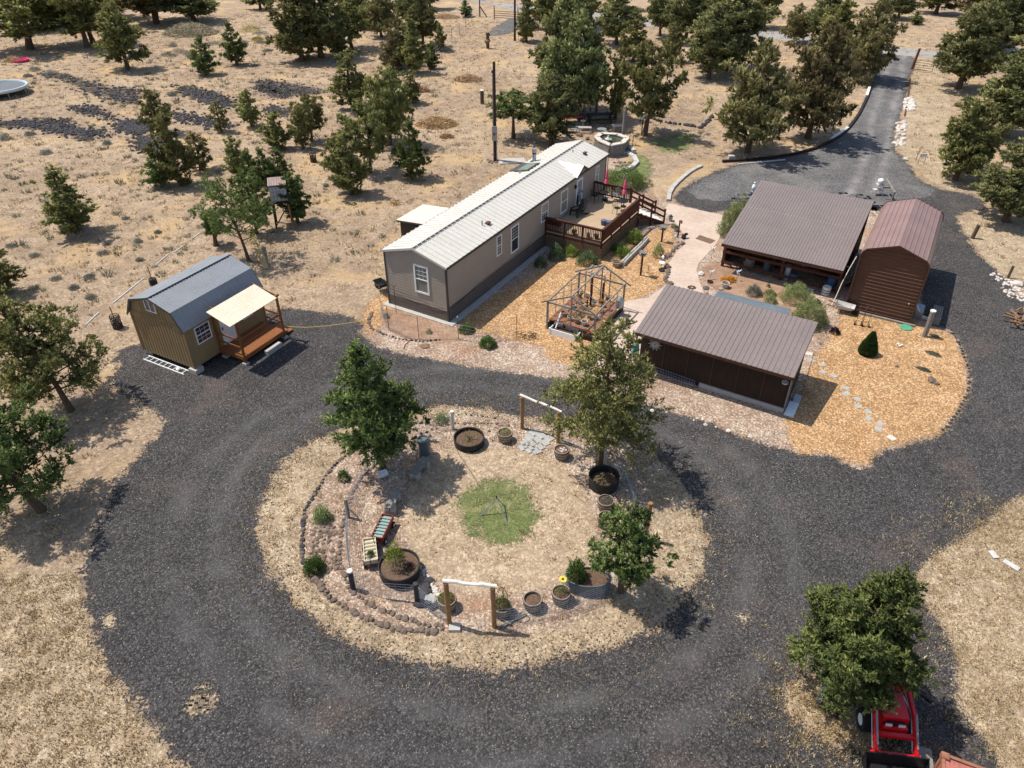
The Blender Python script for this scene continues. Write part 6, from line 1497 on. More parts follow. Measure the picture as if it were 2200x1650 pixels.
# pots
def pot(loc, r, h, m, label, group=None, plant=None, name='flower_pot'):
    t = thing(name, label, 'pot', loc, 0, group); b = MB(); b.lathe([(r*.68,0),(r*.95,h*.9),(r*1.04,h*.9),(r*1.04,h),(r*.9,h),(r*.86,h*.8)],16); b.build('bowl', m, t)
    b = MB(); b.lathe([(r*.86,h*.8),(0,h*.82)],14); b.build('soil', MT['inside'], t)
    if plant: foliage(t, r*plant[1], plant[2], h*.8, plant[3], .05, plant[0], int(loc[0]*37) % 999)
    return t
BZ = .58; PGp = 'pots on the greenhouse benches'
for i, (px, py, r_) in enumerate([(1212,678,.17),(1224,686,.14),(1239,691,.19),(1255,697,.17),(1266,683,.15),(1280,684,.15),(1246,652,.15),(1232,660,.13)]):
    pot(G(px, py, BZ), r_, r_*1.3, [MT['tanpot'],MT['palepot']][i % 2], 'round clay pot on the slatted bench of the greenhouse frame', PGp, (F_greybr,.7,.05,60) if i % 2 else None)
for i, (px, py, r_) in enumerate([(1245,640,.13),(1262,640,.15),(1250,632,.12),(1276,655,.13),(1290,650,.14),(1297,660,.12),(1305,645,.13),(1292,672,.14),(1310,668,.12)]):
    pot(G(px, py, .5), r_, r_*1.2, [MT['terracotta'],MT['galv'],MT['tanpot'],MT['palepot']][i % 4], 'small pot crowded at the back of the greenhouse frame', 'small pots at the back of the greenhouse frame', (F_gsage,.8,.12,90) if i % 3 == 0 else None)
b = MB(); b.lathe([(.2,0),(.22,.1),(.22,.5),(.12,.62),(.0,.66)],14); obj1('watering_can', b, MT['galv'], 'large galvanised watering can at the right side of the greenhouse frame', 'watering can', G(1330,660,.5))
pot(G(1324,573), .30, .36, MT['tanpot'], 'big tan whiskey-style pot at the end of the block planter', plant=(F_greybr,.7,.05,80))
pot(G(1557,618), .24, .34, MT['palepot'], 'pale round pot of red soil beside the orange flowers')
b = MB(); b.lathe([(.02,0),(.14,.02),(.15,.08),(.0,.1)],12); obj1('saucer', b, MT['tanpot'], 'small brown saucer left of the pale round pot', 'saucer', G(1548,622))
# block planter below the deck
kb = thing('block_planter', 'curved row of pale concrete blocks edging the bed below the deck', 'planter', G(1335,570)); KO = G(1335,570)
ln_ = [(1337,572),(1345,563),(1354,554),(1363,545),(1372,537),(1382,526),(1391,516)]
for p, q in zip(ln_, ln_[1:]):
    a, c = G(*p)-KO, G(*q)-KO; d = (c-a); m_ = (a+c)/2; an = math.atan2(d.y, d.x); b = MB()
    b.cbox((m_.x,m_.y,0),d.length-.02,.24,.06,an)
    n = Vector((-d.y,d.x,0)).normalized()*.095
    for s in (-1,1): b.cbox((m_.x+n.x*s,m_.y+n.y*s,.06),d.length-.02,.05,.22,an)
    for s in (-.5,-.17,.17,.5): e = m_+d*s*.9; b.cbox((e.x,e.y,.06),.04,.14,.22,an)
    b.build('block', MT['palepot'], kb)
# bird tables on posts
def table_post(px, py, h, label):
    t = thing('bird_feeder', label, 'bird feeder', G(px, py), HY, 'bird feeders on posts'); b = MB(); b.box(-.05,.05,-.05,.05,0,h); b.build('post', MT['barn_wood'], t)
    b = MB(); [b.box(-.2,.2,-.22+i*.11,-.13+i*.11,h+.18,h+.21) for i in range(4)]; b.build('roof', MT['grey_wood'], t)
    b = MB(); b.box(-.16,.16,-.18,.18,h,h+.03); [b.box(x,x+.03,y,y+.03,h+.03,h+.18) for x in (-.16,.13) for y in (-.18,.15)]; b.build('tray', MT['grey_wood'], t); return t
table_post(1376,592,1.38,'bird feeder on brown post, nearer the greenhouse frame')
table_post(1421,520,.9,'bird feeder on brown post, nearer the deck stairs')
p_ = post(1456,510,1.25,.05,MT['barn_wood'],'brown post with red feeder beside the brick path',group=None,name='garden_post',cat='post',capm=MT['log_white'])
b = MB(); b.lathe([(.03,-.12),(.06,-.08),(.05,.08),(.02,.12)],10); tag(b.build('hummingbird_feeder', MT['red'], None, False, G(1456,510)+Vector((.12,0,1.1))), 'small red feeder hanging on the brown post by the path', 'bird feeder')
# ornaments on thin stakes
def ornament(px, py, h, label, m, kind, cat='ornament'):
    t = thing('garden_ornament', label, cat, G(px, py)); b = MB(); b.tube([(0,0,0),(0,0,h)],.01,5); b.build('stake', MT['black'], t); b = MB()
    if kind == 'bird':
        b.lathe([(.0,-.12),(.08,-.06),(.10,.02),(.05,.10),(0,.13)],8,(0,0,h)); b.add([(0,0,h),(.02,.22,h+.10),(.02,.05,h+.14)],[(0,1,2)]); b.add([(0,0,h),(.02,-.22,h+.10),(.02,-.05,h+.14)],[(0,1,2)])
    elif kind == 'dish': b.lathe([(.04,-.03),(.17,.02),(.19,.05),(.15,.03),(0,0)],14,(0,0,h))
    elif kind == 'spiral': b.tube([(math.cos(i*.7)*.12*(1-i/30),math.sin(i*.7)*.12*(1-i/30),h-.5+i*.022) for i in range(28)],.012,4)
    elif kind == 'wings': [b.add([(0,0,h-.15),(.22*s,.0,h+.12),(.10*s,.05,h+.02)],[(0,1,2)]) for s in (-1,1)]; b.lathe([(.0,-.3),(.06,-.15),(.05,.0),(0,.08)],8,(0,0,h)); b.add([(0,0,h-.2),(.2,0,h-.35),(.05,.08,h-.1)],[(0,1,2)])
    b.build('figure', m, t); return t
ornament(1422,572,.62,'white bird ornament on stake above the dark round basin',MT['white'],'bird')
ornament(1420,576,.35,'white dish ornament just below the white bird',MT['white'],'dish')
ornament(1527,562,.95,'pale winged ornament at the right edge of the brick path',MT['white'],'wings')
ornament(1525,600,.55,'white double-winged ornament near the large brown boulder',MT['white'],'wings')
ornament(1392,588,.5,'dark cone spiral ornament beside the greenhouse-side feeder',MT['rust'],'spiral')
ornament(1582,603,.65,'slim white ornament in front of the barn opening',MT['white'],'wings')
ornament(1450,520,.4,'white and green figure beside the brown post with red feeder',mat('pale_green_glaze',(.45,.52,.46),.4,.2,5),'bird')
for px, py, r_, l in [(1421,582,.2,'dark round basin below the white dish ornament'),(1525,607,.18,'dark round base under the double-winged ornament')]:
    b = MB(); b.lathe([(r_*.7,0),(r_,.10),(r_*.85,.11),(r_*.7,.06),(0,.05)],16); obj1('basin', b, MT['tank'], l, 'basin', G(px, py))
b = MB(); b.rock((0,0,.15),.2,3,.9); b.rock((.12,.05,.3),.12,5,.8); obj1('dark_statue', b, MT['black'], 'black low statue at the foot of the brown post with red feeder', 'statue', G(1469,513))
pot(G(1446,489), .2, .2, MT['tanpot'], 'low tan bowl planter at the foot of the deck stairs', plant=(F_sage,.8,.1,120))
pot(G(1452,497), .18, .3, MT['galv'], 'grey bucket planter at the foot of the deck stairs', plant=(F_box,.8,.2,160))
pot(G(1440,475), .16, .34, MT['galv'], 'grey pot against the bottom newel of the deck stairs', plant=(F_lav,.8,.2,160))
b = MB(); b.prism([(p.x-G(1494,514).x, p.y-G(1494,514).y) for p in [G(1494,514),G(1503,506),G(1537,518),G(1526,525)]][::-1], .036, .05); obj1('door_mat', b, MT['jute'], 'brown mat lying across the brick path', 'mat', G(1494,514))
b = MB(); 
for i in range(8): a = i*PI/4; b.lathe([(.07,0),(.07,.02),(0,.02)],6,(math.cos(a)*.2,math.sin(a)*.2,.04))
b.lathe([(.13,0),(.13,.03),(.09,.03)],10,(0,0,.04)); obj1('metal_sun_ring', b, MT['rust'], 'rusty flower-shaped metal ring on the path above the workshop roof', 'ornament', G(1486,619))
# things by the workshop
b = MB()
for i in range(20):
    a = i*PI/10; r_ = .27 if i % 2 else .34; b.tube([(math.cos(a)*.15,0,math.sin(a)*.15),(math.cos(a+.12)*r_,0,math.sin(a+.12)*r_)],.012,4)
for i in range(3): b.tube([(math.cos(a*PI/8)*(.05+.045*i),-.01,math.sin(a*PI/8)*(.05+.045*i)) for a in range(17)],.014,4)
o = obj1('wall_sun', b, MT['log_white'], 'pale metal sun with rays hung on the dark workshop wall', 'ornament', WB+Matrix.Rotation(WY,3,'Z')@Vector((.86,.66,1.62)), WY)
b = MB(); b.lathe([(.0,-.9),(.10,-.7),(.22,-.3),(.25,0),(.20,.4),(.08,.85),(0,1.0)],12,(0,0,0)); o = obj1('kayak', b, MT['teal'], 'teal plastic sled standing at the workshop corner', 'sled', WB+Matrix.Rotation(WY,3,'Z')@Vector((-.14,.86,.7)), WY); o.scale = (.8,.35,.72); o.rotation_euler = (.25,.1,WY)
b = MB(); b.lathe([(.0,-.9),(.10,-.7),(.22,-.3),(.25,0),(.20,.4),(.08,.85),(0,1.0)],12,(0,0,0)); o = obj1('kayak', b, MT['yellow'], 'yellow plastic sled behind the teal one at the workshop corner', 'sled', WB+Matrix.Rotation(WY,3,'Z')@Vector((-.24,1.10,.75)), WY); o.scale = (.8,.3,.78); o.rotation_euler = (.2,.1,WY)
b = MB()
for i in range(6): b.tube([(math.cos(a*PI/10)*(.30-.01*i),math.sin(a*PI/10)*(.30-.01*i),.03*i) for a in range(21)],.022,5)
hr_ = obj1('hose_reel', b, MT['black'], 'black coiled hose hung at the upper corner of the workshop', 'hose', WB+Matrix.Rotation(WY,3,'Z')@Vector((-.05,1.3,1.35)), WY); hr_.rotation_euler = (.6,-.5,WY)
b = MB(); b.cbox((0,0,0),.42,1.2,.05,WY); obj1('white_board', b, MT['white'], 'white board lying at the right corner of the workshop', 'board', WB+Matrix.Rotation(WY,3,'Z')@Vector((7.6,1.1,0)))
b = MB(); b.cbox((0,0,.05),.3,.3,.25,WY); obj1('blue_bin', b, mat('pale_blue_plastic',(.35,.42,.48),.5,.1), 'pale blue-grey box behind the white board at the workshop corner', 'box', WB+Matrix.Rotation(WY,3,'Z')@Vector((7.66,1.85,0)))
b = MB(); b.lathe([(.04,0),(.13,.04),(.15,.12),(.12,.10),(0,.06)],12,(0,0,0)); obj1('hanging_basket', b, MT['palepot'], 'pale basket hanging under the right end of the workshop eave', 'basket', WB+Matrix.Rotation(WY,3,'Z')@Vector((7.1,.35,1.75)))
b = MB(); b.tube([WB+Matrix.Rotation(WY,3,'Z')@Vector(v) for v in ((7.75,2.6,0),(7.75,2.6,2.35))], .012, 5); obj1('thin_pole', b, MT['rust'], 'thin iron rod standing right of the workshop', 'rod')
kerb([(1370,787),(1357,800),(1345,812)], .10, .12, MT['grey_wood'], 'short timber edging left of the workshop', 'timber_edging', 'edging')
wn = thing('wire_netting', 'roll of grey wire netting bulging along the foot of the workshop wall', 'netting', G(1400,800)); b = MB(); NO = G(1400,800)
for i in range(22):
    t_ = i/21; a = G(1372+t_*118, 790+t_*42)-NO; b.tube([a+Vector((.05,-.02,0)), a+Vector((0,-.12-.1*math.sin(t_*3),.18)), a+Vector((0,0,.4))], .006, 4)
for z in (.05,.16,.28,.4): b.tube([G(1372+i/8*118, 790+i/8*42)-NO+Vector((0,-.1*math.sin(z*7),z)) for i in range(9)], .006, 4)
b.build('wire', MT['galv'], wn)
# septic lid, little lamp, turtle stone
b = MB(); b.lathe([(.33,0),(.33,.06),(.28,.085),(0,.09)],24); obj1('septic_lid', b, MT['green_lid'], 'round green plastic lid set in the orange chips', 'lid', G(1946,705))
gl = thing('solar_light', 'small silver solar light on the orange chips', 'solar light', G(1932,744)); b = MB(); b.tube([(0,0,0),(0,0,.1)],.03,6); b.build('stem', MT['black'], gl)
b = MB(); [b.cbox((math.cos(i*2.1)*.1,math.sin(i*2.1)*.1,.08),.1,.1,.03,i) for i in range(3)]; b.build('panel', MT['white'], gl)
b = MB(); [b.tube([(0,0,.05),(math.cos(i)*.12,math.sin(i)*.12,.12)],.015,4) for i in range(6)]; obj1('dry_twig', b, MT['dead'], 'small dry twig on the chips right of the workshop roof', 'twig', G(1762,740))
# wheelbarrows and hand trucks
def barrow(loc, rz, label, mt, tray_h=.45):
    t = thing('wheelbarrow', label, 'wheelbarrow', loc, rz, 'wheelbarrows'); b = MB()
    b.add([(-.35,-.22,tray_h),(.30,-.18,tray_h-.02),(.30,.18,tray_h-.02),(-.35,.22,tray_h),(-.5,-.32,tray_h+.24),(.5,-.28,tray_h+.2),(.5,.28,tray_h+.2),(-.5,.32,tray_h+.24)],[(3,2,1,0),(0,1,5,4),(1,2,6,5),(2,3,7,6),(3,0,4,7)])
    b.add([(-.34,-.21,tray_h+.01),(.29,-.17,tray_h-.01),(.29,.17,tray_h-.01),(-.34,.21,tray_h+.01),(-.485,-.31,tray_h+.24),(.485,-.27,tray_h+.2),(.485,.27,tray_h+.2),(-.485,.31,tray_h+.24)],[(0,1,2,3),(4,5,1,0),(5,6,2,1),(6,7,3,2),(7,4,0,3)])
    b.build('tray', mt, t); b = MB(); wheel(b,(.62,0,.18),.18,.08); b.build('wheel', MT['tyre'], t)
    b = MB(); [b.tube([(.62,s*.06,.18),(.2,s*.16,tray_h-.05),(-.95,s*.27,tray_h+.12)],.02,6) for s in (-1,1)]; [b.tube([(-.25,s*.2,tray_h-.02),(-.3,s*.2,0)],.02,6) for s in (-1,1)]; b.build('handles', MT['black'] if mt != MT['grey_wood'] else MT['red'], t)
barrow(G(820,627), 2.2, 'black wheelbarrow parked behind the left corner of the home', MT['black'])
barrow(G(1812,672), -.5, 'upturned pale wheelbarrow in front of the metal garage', MT['palepot'], .3)
def hand_truck(px, py, label, m):
    t = thing('hand_truck', label, 'hand truck', G(px, py), -.5, 'hand trucks before the metal garage'); b = MB(); [b.tube([(x,0,.1),(x,.02,1.05),(x,.15,1.2)],.014,5) for x in (-.14,.14)]; [b.tube([(-.14,0,z),(.14,0,z)],.012,5) for z in (.3,.7)]; b.build('frame', m, t)
    for x in (-.2,.2): b = MB(); wheel(b,(x,.05,.11),.11,.05,12,'x'); b.build('wheel', MT['tyre'], t)
hand_truck(1843,700,'left one of two rusty hand trucks in front of the metal garage',MT['rust']); hand_truck(1857,702,'right one of two rusty hand trucks in front of the metal garage',MT['rust'])
# garage braces, hose, shelf bench beside
for a, c, l in (((1962,605,1.0),(1947,668,0),'left white pole leaning on the corner of the metal garage'),((1975,618,.9),(1980,680,0),'right white pole leaning on the corner of the metal garage')):
    b = MB(); b.tube([KP(KW+(.05 if c[0] > 1950 else -.35), -.1 if c[0] < 1960 else .3, 1.25 if c[0] < 1960 else 1.1), G(c[0], c[1], .02)], .022, 6); obj1('leaning_pole', b, MT['white'], l, 'pole', group='white poles leaning on the garage')
ps = thing('slatted_bench', 'grey slatted bench in the shadow behind the leaning post', 'bench', G(2006,695), KY+PI/2); b = MB(); [b.box(-.2,1.4,-.25+i*.1,-.17+i*.1,.40,.43) for i in range(5)]; b.build('seat', MT['grey_wood'], ps)
for x in (-.15,1.3): b = MB(); b.box(x,x+.07,-.25,.22,0,.40); b.build('leg', MT['grey_wood'], ps)
kerb([(1967,679),(2010,693)], .14, .14, MT['log_white'], 'pale round timber lying behind the leaning post', 'pale_timber', 'timber')
b = MB(); b.cbox((0,0,0),.4,.9,.5,KY); obj1('white_boxes', b, MT['galv'], 'stack of pale boxes against the shaded side of the metal garage', 'box', KP(KW+.3,1.3))
b = MB(); pts = [KP(-.25,1.4,2.6),KP(-.42,1.0,1.9),KP(-.55,.6,1.2),KP(-.62,.2,.5),KP(-.7,-.1,.05)]; b.tube(pts,.025,6); obj1('white_rope', b, MT['log_white'], 'white rope hanging down between barn and metal garage', 'rope')
# clutter under and beside the barn
CL = 'odds and ends stored under the barn roof'
def brl(loc, r, h, m, label, name='drum', bands=None):
    t = thing(name, label, 'drum', loc); b = MB(); b.lathe([(r*.92,0),(r,.1*h),(r,.33*h),(r*1.04,.35*h),(r,.37*h),(r,.66*h),(r*1.04,.68*h),(r,.7*h),(r*.97,h),(r*.85,h),(r*.85,h*.97),(0,h*.97)],16); b.build('body', m, t)
    if bands: b = MB(); [b.lathe([(r*1.045,h*z),(r*1.05,h*z+.05),(r*1.04,h*z+.05)],16) for z in (.3,.6)]; b.build('bands', bands, t)
brl(BP(6.35,.55), .24, .5, MT['white'], 'white striped bucket planter at the right barn post', 'striped_tub', MT['tank'])
brl(BP(6.45,1.25), .27, .85, MT['blue'], 'blue drum inside the right corner of the barn')
brl(BP(3.9,1.25), .17, .95, MT['tote'], 'white drum leaning by the middle barn post'); 
brl(BP(4.3,1.3), .28, .5, MT['galv_grey'], 'grey bin just right of the white drum in the barn')
brl(BP(1.55,1.5), .3, .7, MT['grey_wood'], 'dim round wooden spool inside the left bay of the barn'); brl(BP(2.6,1.6), .22, .7, MT['galv_grey'], 'dim grey drum in the middle of the left barn bay')
b = MB()
for i in range(11): x = 4.9+random.uniform(-.6,1.3); b.tube([BP(x,1.2+random.uniform(0,.8),1.1+random.uniform(0,.5)), BP(x+random.uniform(.6,1.4),1.2+random.uniform(0,.8),1.15+random.uniform(0,.6))], .02, 5)
obj1('pipe_bundle', b, MT['palepot'], 'bundle of pale pipes and sticks on a shelf in the right barn bay', 'pipes')
b = MB(); [b.box(x0_,x0_+w_,y_,y_+.5,z_,z_+h_) for x0_,w_,y_,z_,h_ in ((5.0,.6,1.2,.85,.2),(1.0,1.6,2.2,0,1.1),(2.9,.5,2.4,0,.8),(5.2,1.2,2.6,0,1.2))]; o = obj1('stored_crates', b, MT['barn_wood'], 'dim stored crates and shelving deep inside the barn', 'crates', BB, BY)
kerb([(1706,612),(1747,624)], .10, .05, MT['white'], 'white plank lying in front of the barn', 'white_plank', 'plank')
# strip between barn and garage
b = MB(); [b.bar(BP(7.15+.09*i,2.0,.25+.06*i), BP(7.25+.09*i,7.6,.3+.06*i), .09, .09) for i in range(3)]; obj1('lumber_stack', b, MT['grey_wood'], 'grey lumber stacked in the gap between barn and metal garage', 'lumber')
b = MB(); b.tube([BP(7.3,2.2,.6), BP(7.4,6.6,.75)], .05, 6); obj1('green_pipe', b, mat('dull_green_pipe',(.12,.22,.17),.5,.1), 'green pipe on the lumber between barn and metal garage', 'pipe')
# ladder of the tank
pt = thing('propane_tank', 'white propane cylinder standing behind the left corner of the barn roof', 'gas tank', G(1618,413)); b = MB(); b.lathe([(.10,0),(.15,.04),(.16,.2),(.13,.36),(.06,.42),(.04,.48),(.07,.5),(.07,.58),(0,.6)],14,(0,0,.2)); b.lathe([(.1,0),(.1,.2)],10); b.build('cylinder', MT['white'], pt, True)
pt = thing('satellite_dish', 'white dish and stand at the top end of the gap beside the barn', 'dish', G(1884,418)); b = MB(); b.lathe([(0,-.16),(.14,-.13),(.22,0),(.23,.08),(.18,.18),(.08,.24),(0,.25)],16,(0,0,1.0)); b.build('globe', MT['white'], pt, True)
b = MB(); [b.tube([(x,y,0),(x*.6,y*.6,.88)],.03,5) for x in (-.3,.3) for y in (-.3,.3)]; b.cbox((0,0,.75),.5,.5,.08); b.cbox((-.1,-.1,.4),.6,.4,.06); b.build('stand', MT['palepot'], pt)
t_ = thing('trailer_tongue', 'grey timber frame reaching out between barn and metal garage', 'timber', G(1898,428)); b = MB(); b.bar((0,-1.3,1.0),(.35,1.2,1.15),.14,.10); b.bar((-.3,.1,.9),(.5,-.05,.9),.1,.1); b.bar((0,-1.2,0),(0,-1.2,1.0),.1); b.build('beam', MT['grey_wood'], t_)
sgn_ = thing('small_sign', 'tiny white sign on legs on the right verge of the drive', 'sign', G(1978,352)); b = MB(); b.box(-.3,.3,-.02,.02,.55,.85); b.build('panel', MT['white'], sgn_); b = MB(); [b.tube([(x,0,0),(x,0,.6)],.02,4) for x in (-.25,.25)]; b.build('leg', MT['rust'], sgn_)
b = MB(); b.tube([(0,0,0),(.1,0,.9)],.03,5); b.tube([(.1,0,.9),(.25,.1,1.1)],.02,5); b.tube([(.05,0,.5),(-.2,0,.8)],.02,5); obj1('dead_sapling', b, MT['dead'], 'thin dead sapling beside the tiny white sign', 'sapling', G(1967,345))
# ------------------------------------------------------------------ deck furniture
def dl(px, py, z=FZ): return G(px, py, z)
def umbrella(px, py, h, label):
    t = thing('patio_umbrella', label, 'umbrella', dl(px, py), 0, 'closed pink umbrellas on the deck'); b = MB(); b.tube([(0,0,0),(0,0,h+.1)], .022, 8); b.build('pole', MT['black'], t)
    b = MB(); b.lathe([(.0,h+.06),(.05,h-.05),(.10,h-.35),(.12,h-.62),(.07,h-.70),(.13,h-.80),(.17,h-1.0),(.11,h-1.04)], 9); b.build('canopy', MT['pink'], t)
    b = MB(); b.lathe([(.2,0),(.2,.05),(.05,.09)],14); b.build('base', MT['black'], t)
umbrella(1300,430,2.25,'closed pink umbrella beside the home wall at the far end of the deck'); umbrella(1339,444,1.95,'closed pink umbrella on the table nearer the stairs')
def chair(px, py, rz, label, z=FZ, m=None, group='metal chairs on the deck'):
    m = m or MT['black']; t = thing('patio_chair', label, 'chair', dl(px, py, z), rz, group); b = MB(); b.lathe([(.22,.43),(.22,.45),(0,.45)],12); b.build('seat', m, t)
    for x, y in ((-.18,-.18),(.18,-.18),(.18,.18),(-.18,.18)): b = MB(); b.tube([(x*1.2,y*1.2,0),(x,y,.44)],.014,5); b.build('leg', m, t)
    b = MB(); b.tube([(-.2,.18,.44),(-.22,.26,.75),(-.12,.29,.92),(0,.3,.96),(.12,.29,.92),(.22,.26,.75),(.2,.18,.44)],.016,5); [b.tube([(x,.2,.44),(x,.29,.93)],.009,4) for x in (-.1,-.03,.04,.11)]; [b.tube([(s*.24,.22,.66),(s*.27,-.12,.66),(s*.22,-.18,.44)],.013,5) for s in (-1,1)]; b.build('backrest', m, t)
chair(1277,433,2.2,'black metal chair left of the round table by the home wall'); chair(1321,428,3.6,'grey metal chair right of the round table by the home wall',m=MT['galv']); chair(1325,460,.6,'dark metal chair against the long deck railing below the nearer umbrella')
def rtable(px, py, label, r=.32, h=.68):
    t = thing('round_table', label, 'table', dl(px, py), 0, 'round deck tables'); b = MB(); b.lathe([(r,h-.02),(r,h),(0,h)],20); b.build('tabletop', MT['black'], t)
    for i in range(3): a = i*2.1; b = MB(); b.tube([(math.cos(a)*.26,math.sin(a)*.26,0),(math.cos(a)*.06,math.sin(a)*.06,.3),(math.cos(a)*.2,math.sin(a)*.2,h)],.014,5); b.build('leg', MT['black'], t)
rtable(1297,433,'small round black table under the far umbrella'); rtable(1336,452,'glass-topped round table under the nearer umbrella',.38)
# adirondack style chair
t = thing('lounge_chair', 'dark reclining garden chair on the deck beside the home door', 'chair', dl(1242,462), HY-1.9); b = MB(); b.add([(-.3,-.3,.32),(.3,-.3,.32),(.3,.25,.25),(-.3,.25,.25),(-.3,-.3,.36),(.3,-.3,.36),(.3,.25,.29),(-.3,.25,.29)],[(0,3,2,1),(4,5,6,7),(0,1,5,4),(1,2,6,5),(2,3,7,6),(3,0,4,7)]); b.build('seat', MT['black'], t)
b = MB(); [b.bar((x,.25,.25),(x*1.15,.6,.98-abs(x)*.25),.09,.02) for x in (-.24,-.12,0,.12,.24)]; b.build('backrest', MT['black'], t)
for s in (-1,1): b = MB(); b.bar((s*.33,-.45,0),(s*.33,-.3,.5),.05,.09); b.bar((s*.33,-.4,.5),(s*.33,.45,.5),.12,.03); b.bar((s*.31,-.5,.36),(s*.31,.7,0),.03,.10); b.build('side_frame', MT['black'], t)
b = MB(); b.tube([(0,0,0),(-.02,.02,1.2)],.025,6); b.lathe([(0,1.1),(.06,1.0),(.09,.4),(.02,.3)],8); obj1('folded_parasol', b, MT['black'], 'folded dark parasol leaning beside the home door', 'parasol', HG(15.2,-.3,FZ))
b = MB(); b.lathe([(.16,0),(.2,.3),(.2,.34),(0,.34)],10); b.cbox((.4,-.1,0),.55,.35,.3); obj1('blue_cushions', b, mat('blue_grey_cushion',(.10,.12,.20),.8,.2,5), 'blue-grey covered box by the long deck railing', 'box', dl(1303,483)+Vector((-.2,0,0)))
b = MB(); b.box(-.5,.5,-.18,.18,.0,.30); pb_ = obj1('railing_planter', b, MT['dark_wood'], 'dark planter box at the left corner of the deck against the wall', 'planter', HG(11.35,-.55,FZ+.45), HY+PI/2); foliage(pb_,.3,.12,.28,200,.05,F_greybr,3,'dry_plants')
b = MB(); b.box(-.22,.22,-.2,.2,0,.35); obj1('pale_side_table', b, MT['palepot'], 'small pale side table near the left corner of the deck', 'table', HG(12.1,-.5,FZ), HY)
for i, (a, bb_) in enumerate([(11.5,-1.9),(11.5,-2.9),(11.6,-3.4)]): pot(HG(a,bb_,FZ), .15, .3, [MT['black'],MT['tanpot'],MT['black']][i], ['dark pot behind the near deck balusters, left one','tan pot behind the near deck balusters, middle one','dark pot in the near corner of the deck'][i], plant=(F_greybr,.8,.1,80))
# ------------------------------------------------------------------ raised water tank, plank
wt_ = thing('water_tower', 'white plastic tote tank with rusty roof on a tall timber stand among junipers', 'water tank', G(612,482), .25)
HS = 1.75
for x, y in ((-.5,-.5),(.5,-.5),(.5,.5),(-.5,.5)): b = MB(); b.bar((x*1.1,y*1.1,0),(x,y,HS),.12); b.build('leg', MT['post_wood'] if x > 0 and y < 0 else MT['dark_wood'], wt_)
b = MB(); b.box(-.68,.68,-.68,.68,HS,HS+.10); b.bar((-.5,-.5,.2),(.5,-.5,1.6),.07); b.bar((.5,-.5,.4),(.5,.5,1.6),.07); b.build('platform', MT['dark_wood'], wt_)
b = MB(); b.box(-.52,.52,-.52,.52,HS+.14,HS+1.12); b.build('tank', MT['tote'], wt_)
b = MB()
for i in range(6):
    x = -.53+i*.212
    for y in (-.54,.54): b.tube([(x,y,HS+.12),(x,y,HS+1.14)],.012,4); b.tube([(y,x,HS+.12),(y,x,HS+1.14)],.012,4)
for z in (.12,.45,.8,1.14): b.tube([(-.54,-.54,HS+z),(.54,-.54,HS+z),(.54,.54,HS+z),(-.54,.54,HS+z),(-.54,-.54,HS+z)],.012,4)
b.build('cage', MT['galv'], wt_)
b = MB(); ribbed(b,(-.6,-.62,HS+1.28),(1.2,0,0),(0,1.24,.12),step=.15,rib=.02); b.build('roof', mat('rusty_tin_roof',(.28,.20,.17),.7,.3,2,streak=(6,.6,1)), wt_)
b = MB(); b.bar(G(545,528)+Vector((0,0,1.35)), G(572,578)+Vector((0,0,.03)), .35, .04); obj1('leaning_plank', b, mat('yellow_plywood',(.42,.30,.13),.8,.15), 'long yellowish plank leaning on the open-branched juniper', 'plank')
# trampoline and pool at the left edge
tp = thing('trampoline', 'round trampoline with pale rim cut by the left edge', 'trampoline', G(5,203)); b = MB(); r_ = 2.6
b.tube([(math.cos(i*PI/16)*r_,math.sin(i*PI/16)*r_,.75) for i in range(33)],.16,6,False); b.build('rim_pad', mat('pale_blue_pad',(.45,.52,.55),.5,.1), tp)
b = MB(); b.lathe([(r_*.93,.74),(0,.68)],32); b.build('mat', mat('trampoline_mesh',(.13,.14,.14),.6,.1), tp)
b = MB(); b.lathe([(r_*.96,.45),(r_*.97,.72)],32); b.build('skirt', MT['tank'], tp)
for i in range(8): a = i*PI/4; b = MB(); b.tube([(math.cos(a)*r_,math.sin(a)*r_,.75),(math.cos(a)*r_*1.02,math.sin(a)*r_*1.02,0)],.04,5); b.build('leg', MT['galv'], tp)
pp = thing('paddling_pool', 'bright pink round paddling pool by the wood pile at the left', 'paddling pool', G(46,132)); b = MB(); b.lathe([(.85,0),(.95,.28),(.98,.30),(.90,.30),(.82,.08),(0,.08)],24); b.build('shell', MT['pinkp'], pp)
b = MB(); b.tube([G(*q)+Vector((0,0,.05)) for q in [(-10,110),(15,122),(40,128)]],.05,5); obj1('black_pipe', b, MT['black'], 'black pipe curving on the ground above the pink pool', 'pipe')
# ------------------------------------------------------------------ stone pond and patio behind the home
pd = thing('stone_pond', 'raised stone pond with curved pale edging behind the far end of the home', 'pond', G(1305,330)); PO = G(1305,330)
def ring(b, pts, w, h, z0=0):
    for p, q in zip(pts, pts[1:]):
        d = q-p; L = d.length; m_ = (p+q)/2; b.cbox((m_.x,m_.y,z0), L+.04, w, h, math.atan2(d.y,d.x))
stm = mat('stacked_grey_stone',(.20,.185,.165),.9,.4,6,fine=.35,bump=.6)
b = MB(); ring(b,[G(*q)-PO for q in [(1288,328),(1310,338),(1335,333),(1345,322),(1325,314),(1290,312),(1280,320),(1288,328)]],.35,1.0); b.build('wall', stm, pd)
b = MB(); ring(b,[G(*q)-PO for q in [(1288,328),(1310,338),(1335,333),(1345,322),(1325,314),(1290,312),(1280,320),(1288,328)]],.45,.08,1.0); b.build('coping', MT['pale_rock'], pd)
